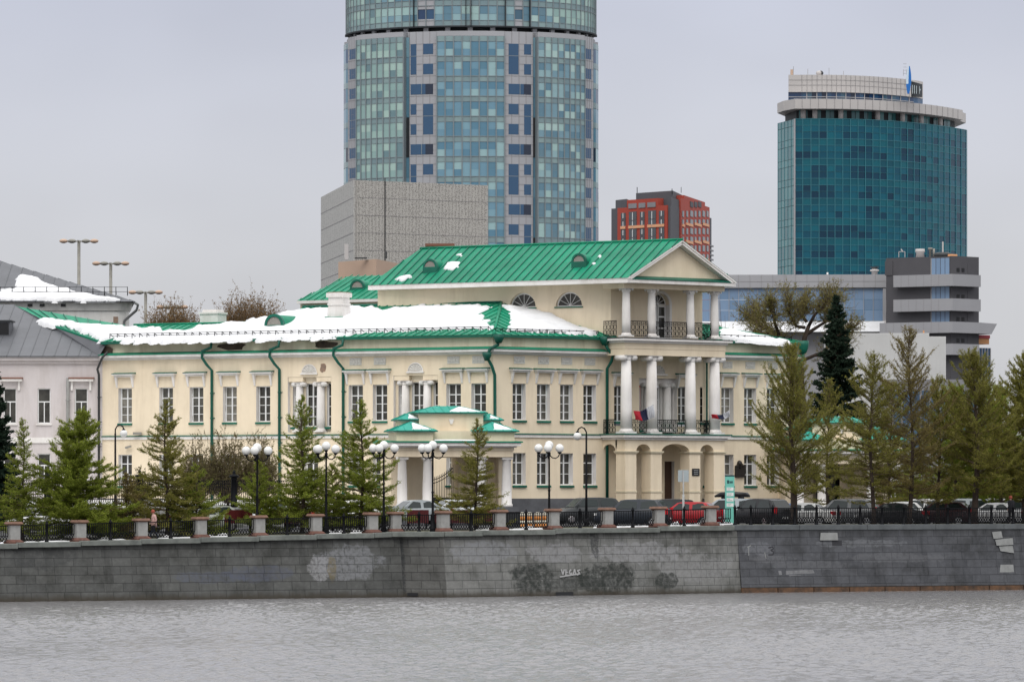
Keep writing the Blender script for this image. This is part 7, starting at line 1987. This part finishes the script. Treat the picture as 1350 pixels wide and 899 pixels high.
# ---------------- teal glass tower with the overhanging roof slab
TY = 850.0; tt_ = thing('teal_glass_tower', 'curved dark teal glass office tower with a pale overhanging roof slab', 'office tower', (xat(1150, TY), TY, 0))
pA, pM, pB, pL = Vector((xat(1047.5, TY), TY, 0)), None, Vector((xat(1274, 876), 876, 0)), Vector((xat(1025.5, 860), 860, 0))
bul = Vector((xat(1185, 846), 846, 0))
def curve(t, off=0.0):
    p = pA*(1-t)**2 + bul*2*t*(1-t) + pB*t*t; dv = (bul-pA)*2*(1-t) + (pB-bul)*2*t; dv.normalize(); return p + Vector((dv.y, -dv.x, 0))*off
ZTT = zat(157, TY); FHT = 26.2*TY/F
backp = [pB + Vector((-2, 18, 0)), pL + Vector((6, 22, 0))]
mb = MB(); ml = MB(); nC = 25
cc, ii = np.meshgrid(np.arange(25.), np.arange(13.)); lit = noise2(cc*.42, ii*2.3, 77, 3); lit2 = noise2(cc*.55+9, ii*2.9, 78, 3)
def tz(i): return ZTT - FHT*i
NF = 13
for c in range(nC):
    a, b = c/nC, (c+1)/nC; A_, B_ = curve(a), curve(b)
    for i in range(NF):
        z1 = tz(i); z0 = tz(i+1)
        mb.quad(*[Vector((p.x, p.y, z)) for p, z in ((A_, z1-FHT*.32), (B_, z1-FHT*.32), (B_, z1-.06), (A_, z1-.06))], 'teal_spandrel')
        mb.quad(*[Vector((p.x, p.y, z)) for p, z in ((A_, z1-FHT*.64), (B_, z1-FHT*.64), (B_, z1-FHT*.34), (A_, z1-FHT*.34))], 'teal_dark_glass' if lit[i, c] > .42 else 'teal_glass')
        mb.quad(*[Vector((p.x, p.y, z)) for p, z in ((A_, z0+.03), (B_, z0+.03), (B_, z1-FHT*.66), (A_, z1-FHT*.66))], 'teal_dark_glass' if lit[i, c] > .30 or lit2[i, c] > .45 else 'teal_glass')
o = mb.build('curtain_wall', tt_)
for c in range(nC+1):
    t = c/nC; p, q = curve(t, -.02), curve(t, .10); ml.bar(Vector((q.x, q.y, 5)), Vector((q.x, q.y, ZTT)), .11, .12, 'mullion_pale')
for i in range(NF):
    for f_, w_ in ((0, .10), (.33, .08), (.65, .04)):
        for c in range(nC): ml.bar(Vector((*curve(c/nC, .03)[:2], tz(i)-FHT*f_)), Vector((*curve((c+1)/nC, .03)[:2], tz(i)-FHT*f_)), .08, w_, 'mullion_pale')
ml.build('mullion', o)
mb = MB(); ml = MB()
for c in range(5):
    A_, B_ = pL.lerp(pA, c/5), pL.lerp(pA, (c+1)/5)
    for i in range(NF):
        for z0, z1 in ((tz(i+1)+.03, tz(i)-FHT*.36), (tz(i)-FHT*.34, tz(i)-.03)): mb.quad(*[Vector((p.x, p.y, z)) for p, z in ((A_, z0), (B_, z0), (B_, z1), (A_, z1))], 'teal_side')
    ml.bar(Vector((A_.x, A_.y-.05, 5)), Vector((A_.x, A_.y-.05, ZTT)), .1, .1, 'mullion_pale')
ml.bar(Vector((pA.x, pA.y-.1, 5)), Vector((pA.x, pA.y-.1, ZTT)), .35, .3, 'fascia_grey')
o = mb.build('curtain_wall', tt_); ml.build('mullion', o)
mb = MB(); ring_ = [pL] + [curve(c/nC, -.05) for c in range(nC+1)] + backp
for a, b in zip(ring_[nC+1:], ring_[nC+2:]+ring_[:1]): mb.quad(a, b, b+Vector((0, 0, ZTT)), a+Vector((0, 0, ZTT)), 'teal_side')
mb.poly([p + Vector((0, 0, ZTT)) for p in ring_], 'fascia_grey'); mb.build('tower_core', tt_)
def prism(mb, plan, z0, z1, m, m2=None):
    for a, b in zip(plan, plan[1:]+plan[:1]): mb.quad((a.x, a.y, z0), (b.x, b.y, z0), (b.x, b.y, z1), (a.x, a.y, z1), m)
    mb.poly([(p.x, p.y, z1) for p in plan], m2 or m); mb.poly([(p.x, p.y, z0) for p in plan], m2 or m)
# recessed top floor behind columns
plan = [pL + Vector((1.5, 2, 0))] + [curve(c/nC, -2.4) for c in range(nC+1)] + [backp[0]+Vector((-2, -2, 0)), backp[1]+Vector((1, -2, 0))]
z1 = zat(143.5, TY); mb = MB(); prism(mb, plan, ZTT, z1, 'tower_void')
for c in range(1, 40):
    t = c/40; A_, B_ = curve(t-.011, -2.3), curve(t+.011, -2.3)
    if c % 3: mb.quad((A_.x, A_.y, ZTT+.3), (B_.x, B_.y, ZTT+.3), (B_.x, B_.y, z1), (A_.x, A_.y, z1), 'teal_side')
mb.build('top_floor', tt_)
for c in range(7):
    t = [.04, .1, .24, .45, .6, .72, .85][c]; p = curve(t, -1.2); mb = MB(); mb.tube([Vector((p.x, p.y, ZTT)), Vector((p.x, p.y, z1))], .5, 'fascia', 10); mb.build('top_column', tt_)
# overhanging slab: pale fascia, rounded towards the right
nS = 26
plan = [pL + Vector((-.2, -1.5, 0)), pL.lerp(pA, .5) + Vector((-.6, -2.0, 0)), pA + Vector((.0, -1.6, 0))] + [curve(c/nS, 1.1-.9*(c/nS)**3) for c in range(1, nS)] + [pB + Vector((-1.2, .2, 0)), pB + Vector((.4, 5, 0)), backp[0]+Vector((1, 0, 0)), backp[1]]
zs0, zs1 = zat(144.5, TY), zat(130.2, TY-2); mb = MB(); prism(mb, plan, zs0, zs1, 'fascia')
mb.build('roof_slab', tt_)
mb = MB()
for c in range(2, nS, 1):
    p = plan[c+1]; mb.bar((p.x+.02, p.y-.03, zs0), (p.x+.02, p.y-.03, zs1), .06, .06, 'fascia_joint')
mb.build('fascia_joint', tt_)
# upper drum: strip window, tall fascia
cut = .74
plan2 = [pL + Vector((2.3, 1.5, 0)), pA + Vector((-1.0, 2.2, 0))] + [curve(c/nS*cut, -2.6) for c in range(1, nS+1)]
pe = plan2[-1]; plan2 += [pe + Vector((1.2, 2.5, 0)), pe + Vector((.4, 8, 0)), backp[1]+Vector((2, -2, 0))]
zu0, zu1, zu2 = zs1, zat(120.2, TY), zat(97.5, TY)
mb = MB(); shr = [p + Vector((0, .5, 0)) for p in plan2]; prism(mb, shr, zu0, zu1+.05, 'blue_punch'); mb.build('strip_window', tt_)
mb = MB()
for c in range(3, nS, 2): p = shr[c]; mb.bar((p.x, p.y-.1, zu0), (p.x, p.y-.1, zu1), .18, .16, 'fascia_grey')
for a, b in zip(shr[1:nS], shr[2:nS+1]): mb.bar((a.x, a.y-.12, zu0+.7), (b.x, b.y-.12, zu0+.7), .1, .12, 'fascia_grey')
mb.build('strip_window_frame', tt_)
mb = MB(); prism(mb, plan2, zu1, zu2, 'fascia'); mb.build('upper_fascia', tt_)
mb = MB()
for c in range(2, nS): p = plan2[c]; mb.bar((p.x+.02, p.y-.03, zu1), (p.x+.02, p.y-.03, zu2), .06, .06, 'fascia_joint')
for q in (.4, .7): 
    for a, b in zip(plan2[1:nS], plan2[2:nS+1]): mb.bar((a.x, a.y-.03, zu1+(zu2-zu1)*q), (b.x, b.y-.03, zu1+(zu2-zu1)*q), .05, .05, 'fascia_joint')
mb.build('fascia_joint', tt_)
# sign: blue spindle emblem and a dark curved letter board
sg = thing('rooftop_sign', 'blue spindle emblem beside a dark letter board on the teal tower roof', 'sign', (xat(1200, TY+3), TY+3, zu0))
mb = MB(); pc = at(1197, 88, TY+2); zb_ = zat(124.5, TY+2); n = 14
def sp(s, t): 
    w_ = .48*math.sin(math.pi*min(1, .08+t*.86))**.8; return Vector((pc.x + s*w_ + .15*t, TY+1.2, zb_ + (pc.z-zb_)*t))
for i in range(n):
    a, b = i/n, (i+1)/n
    for s0, s1, m in ((-1, -.1, 'emblem_pale' if a > .3 else 'emblem_blue'), (-.1, 1, 'emblem_blue')):
        if a < .25 and s1 < 1 and s0 > -1: continue
        lo = (.35 if a < .28 else 0)
        P_ = [sp(s0, a), sp(s1, a), sp(s1, b), sp(s0, b)]
        mb.hexa([p + Vector((0, .3, 0)) for p in P_] + P_, m)
mb.build('emblem', sg)
mb = MB()
for i in range(10):
    x0, x1 = 1201.5+i*1.45, 1201.5+(i+1)*1.45; y0, y1 = TY+1.5+i*i*.05, TY+1.5+(i+1)**2*.05
    top = lambda px: 107.5 + (px-1201.5)*.27
    a, b = at(x0, 127, y0), at(x1, 129, y1); c, e = at(x1, top(x1), y1), at(x0, top(x0), y0)
    mb.hexa([a+Vector((0, .5, 0)), b+Vector((0, .5, 0)), b, a, e+Vector((0, .5, 0)), c+Vector((0, .5, 0)), c, e], 'tower_void')
mb.build('letter_board', sg)
for px in (1203.2, 1205.6, 1208.2, 1212.2):
    i = (px-1201.5)/1.45; y0 = TY+1.42+i*i*.05; mb = MB(); a, b = at(px, 124, y0), at(px, 112+(px-1201)*.2, y0); mb.bar(a, b, .18, .1, 'letter'); 
    if px > 1211: mb.bar(at(px, 120, y0), at(px+1.2, 118, y0+.3), .16, .1, 'letter')
    mb.build('letter', sg)
mb = MB(); p = at(1191, 92, TY+4)
for dx in (0, .6): mb.bar((p.x+dx, p.y, zu2), (p.x+dx, p.y, p.z), .08, .08, 'fascia_grey')
for k in range(4): z = zu2+.4+k*.6; mb.bar((p.x, p.y, z), (p.x+.6, p.y, z), .07, .07, 'fascia_grey')
mb.build('frame', sg)
mb = MB(); p = at(1082, 98, TY+8); mb.lathe([(.1, 0), (.12, .6)], 'fascia_grey', 8, (p.x, p.y, zu2)); mb.ball((p.x, p.y-.2, zu2+.8), .5, 'dark_metal', 10); mb.tube([(p.x-.25, p.y-.3, zu2+.8), (p.x-.7, p.y-.7, zu2+.8)], [.52, .35], 'fascia', 10); mb.build('roof_dish', tt_)
mb = MB()
for px, py in ((1046, 88), (1065, 91), (1093, 90), (1112, 94)): p = at(px, py, TY+6); mb.bar((p.x, p.y, zu2-.1), p, .1, .1, 'fascia_grey')
p = at(1044, 94, TY+6); mb.box(p.x-.25, p.x+.25, p.y, p.y+.4, zu2, p.z+.3, 'sand_clad'); mb.build('roof_aerial', tt_)

# ---------------- low grey office with blue glass, snowy ramp, stepped dark block
OY = 540.0; of = thing('glass_office', 'long low grey office with a band of blue glass behind the bare trees', 'office building', (xat(1050, OY), OY, 0))
OF = Fr(xat(1165, OY), OY, -3); ou = lambda px: OF.u(px); oz = lambda py: zat(py, OY)
mb = MB(); mb.fbox(OF, ou(860), ou(1170), 0, oz(423), -20, -.2, 'fascia_grey'); mb.build('office_body', of)
mb = MB(); mb.fbox(OF, ou(860), ou(1169), oz(379.5), oz(362), -20, .3, 'fascia_grey'); mb.fbox(OF, ou(1164), ou(1170), oz(423.5), oz(379.6), -1, .3, 'fascia_grey'); mb.build('fascia', of)
mb = MB()
for k in range(0, 40): u = ou(1169)-k*1.35; mb.fbox(OF, u-.02, u+.02, oz(379.5), oz(362), .29, .325, 'fascia_joint')
mb.fbox(OF, ou(860), ou(1169), oz(371)-.02, oz(371)+.02, .29, .325, 'fascia_joint'); mb.fbox(OF, ou(860), ou(1169), oz(379.8), oz(379.2), .3, .36, 'dark_metal'); mb.build('fascia_joint', of)
mb = MB(); ml = MB(); k = 0; u = ou(1164)
while u > ou(870):
    for z0, z1 in ((oz(423), oz(409)), (oz(409)+.03, oz(395)), (oz(395)+.03, oz(380.2))): mb.quad(OF.pt(u-1.12, z0, 0), OF.pt(u-.02, z0, 0), OF.pt(u-.02, z1, 0), OF.pt(u-1.12, z1, 0), 'sky_glass')
    ml.fbox(OF, u-.03, u+.03, oz(423), oz(380), -.02, .08, 'band_grey'); u -= 1.14
o = mb.build('glazing', of); ml.build('mullion', o)
mb = MB(); P = OF.pt; mb.hexa([P(ou(860), oz(438), 2.2), P(ou(1163), oz(438), 2.2), P(ou(1163), oz(438), -1), P(ou(860), oz(438), -1), P(ou(860), oz(423.5), .3), P(ou(1166), oz(423.5), .3), P(ou(1166), oz(423.5), -1), P(ou(860), oz(423.5), -1)], 'snow'); mb.build('snowy_canopy', of)
mb = MB(); mb.hexa([P(ou(1163.2), oz(438), 2.2), P(ou(1170), oz(438), 2.2), P(ou(1170), oz(438), -1), P(ou(1163.2), oz(438), -1), P(ou(1166.2), oz(423), .3), P(ou(1170), oz(423), .3), P(ou(1170), oz(423), -1), P(ou(1166.2), oz(423), -1)], 'fascia'); mb.build('canopy_cheek', of)
mb = MB(); p = at(1153, 362, OY+3); mb.lathe([(.35, 0), (.35, .35), (.55, .4), (.55, .55), (.3, .62), (.3, .8)], 'fascia', 12, p); mb.lathe([(.5, .8), (.5, .9)], 'dark_metal', 12, p)
p = at(1091, 362, OY+3); mb.box(p.x-.1, p.x+.1, p.y, p.y+.3, p.z, p.z+.25, 'frame_white'); mb.build('roof_vent', of)
# stepped block
SY = 520.0; st = thing('stepped_block', 'dark grey block with pale wraparound balcony bands right of the glass office', 'building', (xat(1253, SY), SY, 0))
fL = Fr(xat(1253, SY), SY, math.degrees(math.atan2(-4, xat(1253, SY)-xat(1170, SY+4)))); fR = Fr(xat(1253, SY), SY, 40)
lz = lambda py: zat(py, SY); Lu = lambda px: fL.u(px); Ru = lambda px: fR.u(px)
e0 = Lu(1168); e1 = Ru(1290)
mb = MB(); q = [fL.pt(e0, 0), fL.pt(0, 0), fR.pt(e1, 0), fL.pt(e0, 0)+Vector((3, 22, 0))]
for a, b in zip(q, q[1:]+q[:1]): mb.quad((a.x, a.y, 0), (b.x, b.y, 0), (b.x, b.y, lz(338)), (a.x, a.y, lz(338)), 'dark_clad')
mb.poly([(p.x, p.y, lz(338)) for p in q], 'mid_clad'); mb.build('block_body', st)
mb = MB(); mb.fbox(fR, .02, e1, 0, lz(338)+.05, -.1, .06, 'dark_clad'); mb.fbox(fL, Lu(1167), Lu(1177), lz(361), lz(342), -1, .08, 'dark_clad'); mb.build('wall_panel', st)
mt = math.tan(R((40+math.degrees(math.atan2(4, xat(1253, SY)-xat(1170, SY+4))))/2))
for py0, py1, ext, fl_ in ((362, 377.5, -3, 0), (394, 410, -3, 0), (424.5, 439, -2.5, 1), (453.5, 468, -4, 0)):
    mb = MB(); mb.fbox(fL, Lu(1183) if fl_ == 0 else Lu(1165), 0, lz(py1), lz(py0), .0, 1.1, 'band_grey', 0, -mt*0+mt); mb.fbox(fR, 0, e1+ext*.25, lz(py1), lz(py0), .0, 1.1, 'band_grey', mt, 0)
    o = mb.build('balcony_band', st); j = MB()
    for k in range(1, 9): u = -k*.95; j.fbox(fL, u-.015, u+.015, lz(py1), lz(py0), 1.09, 1.115, 'fascia_joint')
    j.build('band_joint', o)
mb = MB(); P = fR.pt; u0, u1 = e1-.9, e1+1.9
mb.hexa([P(u0, lz(439), 1.1), P(u1-.9, lz(439.5), 1.1), P(u1-.9, lz(439.5), -6), P(u0, lz(439), -6), P(u0, lz(424.5), 1.12), P(u1, lz(425.5), 1.12), P(u1, lz(425.5), -6), P(u0, lz(424.5), -6)], 'band_grey'); mb.build('flared_canopy', st)
for py0, py1 in ((340, 361.5), (377.8, 393.8), (410.2, 424.2)):
    mb = MB(); a, b = Lu(1228), Lu(1252); n = 4
    for k in range(n): mb.quad(fL.pt(a+(b-a)*k/n+.03, lz(py1), .03), fL.pt(a+(b-a)*(k+1)/n-.03, lz(py1), .03), fL.pt(a+(b-a)*(k+1)/n-.03, lz(py0), .03), fL.pt(a+(b-a)*k/n+.03, lz(py0), .03), 'sky_glass')
    mb.fbox(fL, a-.05, a+.0, lz(py1), lz(py0), 0, .06, 'fascia'); mb.build('window', st)
for py in (353, 388, 418, 446):
    for px in (1262.5, 1269):
        mb = MB(); u = Ru(px); mb.fbox(fR, u-.22, u+.22, lz(py+5), lz(py), .05, .10, 'black'); mb.build('window', st)
    mb = MB(); u = Ru(1277.5); mb.fbox(fR, u-.3, u+.3, lz(py+6), lz(py-6), .05, .09, 'black' if False else 'dark_clad'); mb.build('window', st)
mb = MB(); mb.fbox(fR, Ru(1291), Ru(1309), lz(452), lz(444.5), -8, -.6, 'orange_strip'); mb.fbox(fR, Ru(1291), Ru(1309.4), lz(444.4), lz(440), -8.2, -.5, 'red_strip'); mb.build('orange_storey', st)
mb = MB(); mb.fbox(fR, Ru(1280), Ru(1311), 0, lz(457), -9, -.7, 'blue_punch')
for k in range(9): u = Ru(1281)+(Ru(1311)-Ru(1281))*k/8; mb.fbox(fR, u-.06, u+.06, 0, lz(457), -.71, -.6, 'band_grey')
mb.build('glazed_corner', st)
# plant on the stepped block's roof
mb = MB(); p = at(1189, 337, SY+6); mb.bar((p.x-.35, p.y, p.z-.2), (p.x-.35, p.y, p.z+.45), .06, .06, 'fascia'); mb.bar((p.x+.35, p.y, p.z-.2), (p.x+.35, p.y, p.z+.45), .06, .06, 'fascia'); mb.bar((p.x-.35, p.y, p.z+.45), (p.x+.35, p.y, p.z+.45), .06, .06, 'fascia'); mb.bar((p.x+.1, p.y, p.z+.45), (p.x-.1, p.y, p.z+.75), .12, .12, 'fascia')
p = at(1213, 337, SY+6); mb.lathe([(.5, -.2), (.45, .3), (.58, .42), (.52, .75)], 'fascia', 12, p); p = at(1226.5, 337, SY+6); mb.lathe([(.14, -.2), (.14, .65), (.25, .7), (.25, .9)], 'grey_metal', 10, p); mb.lathe([(.14, -.2), (.14, .8)], 'grey_metal', 10, p+Vector((.4, 0, 0)))
p = at(1243, 337, SY+5); mb.lathe([(1.0, -.2), (1.1, .15), (.7, .35)], 'dark_metal', 14, p); mb.lathe([(.75, -.3), (.75, .1)], 'orange_strip', 12, p+Vector((.9, -.3, 0))); mb.bar(p+Vector((0, 0, .3)), p+Vector((0, 0, 1.6)), .16, .16, 'fascia'); mb.build('roof_plant', st)
# white ribbed block
wb_ = thing('ribbed_block', 'white ribbed blank block behind the tall larches', 'building', (xat(1246, 500), 500, 0))
WF = Fr(xat(1246, 500), 500, -2); mb = MB(); wu = lambda px: WF.u(px); wz = lambda py: zat(py, 500)
mb.fbox(WF, wu(1090), wu(1225), 0, wz(439), -9, 0, 'white_clad'); mb.fbox(WF, wu(1225)+.003, wu(1247), 0, wz(443.5), -9, -.01, 'white_clad'); mb.build('block_body', wb_)
mb = MB(); u = wu(1092)
while u < wu(1246): mb.fbox(WF, u, u+.10, 0, wz(440 if u < wu(1225) else 444.5), -.01, .05, 'white_clad'); u += .42
mb.build('rib', wb_)
mb = MB(); mb.fbox(WF, wu(1217), wu(1219), wz(439), wz(435.5), -.5, -.3, 'orange_strip'); mb.build('roof_vent', wb_)
# dark glazed ground storeys seen between the larches
gb = thing('street_pavilion', 'dark glazed low block glimpsed between the larch trunks at the right', 'building', (xat(1230, 440), 440, 0))
GF = Fr(xat(1190, 440), 440, 4); mb = MB(); gu = lambda px: GF.u(px)
mb.fbox(GF, gu(1172), gu(1290), 0, zat(500, 440), -12, 0, 'mid_clad'); mb.build('block_body', gb)
for k in range(9): mb = MB(); a = gu(1178)+k*.92; mb.fbox(GF, a, a+.7, zat(590, 440), zat(515, 440), -.1, .04, 'blue_punch'); mb.build('window', gb)
# distant low row on the right behind the larches
db = thing('distant_block', 'pale distant block behind the larch at the right picture edge', 'building', (xat(1330, 620), 620, 0))
far_box(db, 1286, 1312, 1420, 620, 12, 10, 0, 566, 'block_body', 'white_clad')
for k in range(6): mb = MB(); p = at(1318+k*9, 578, 619.6); mb.box(p.x-.3, p.x+.3, p.y, p.y+.3, p.z-1.3, p.z, 'dark_metal'); mb.build('window', db)
# unplaced leftovers must not linger at the origin
bpy.context.view_layer.update()
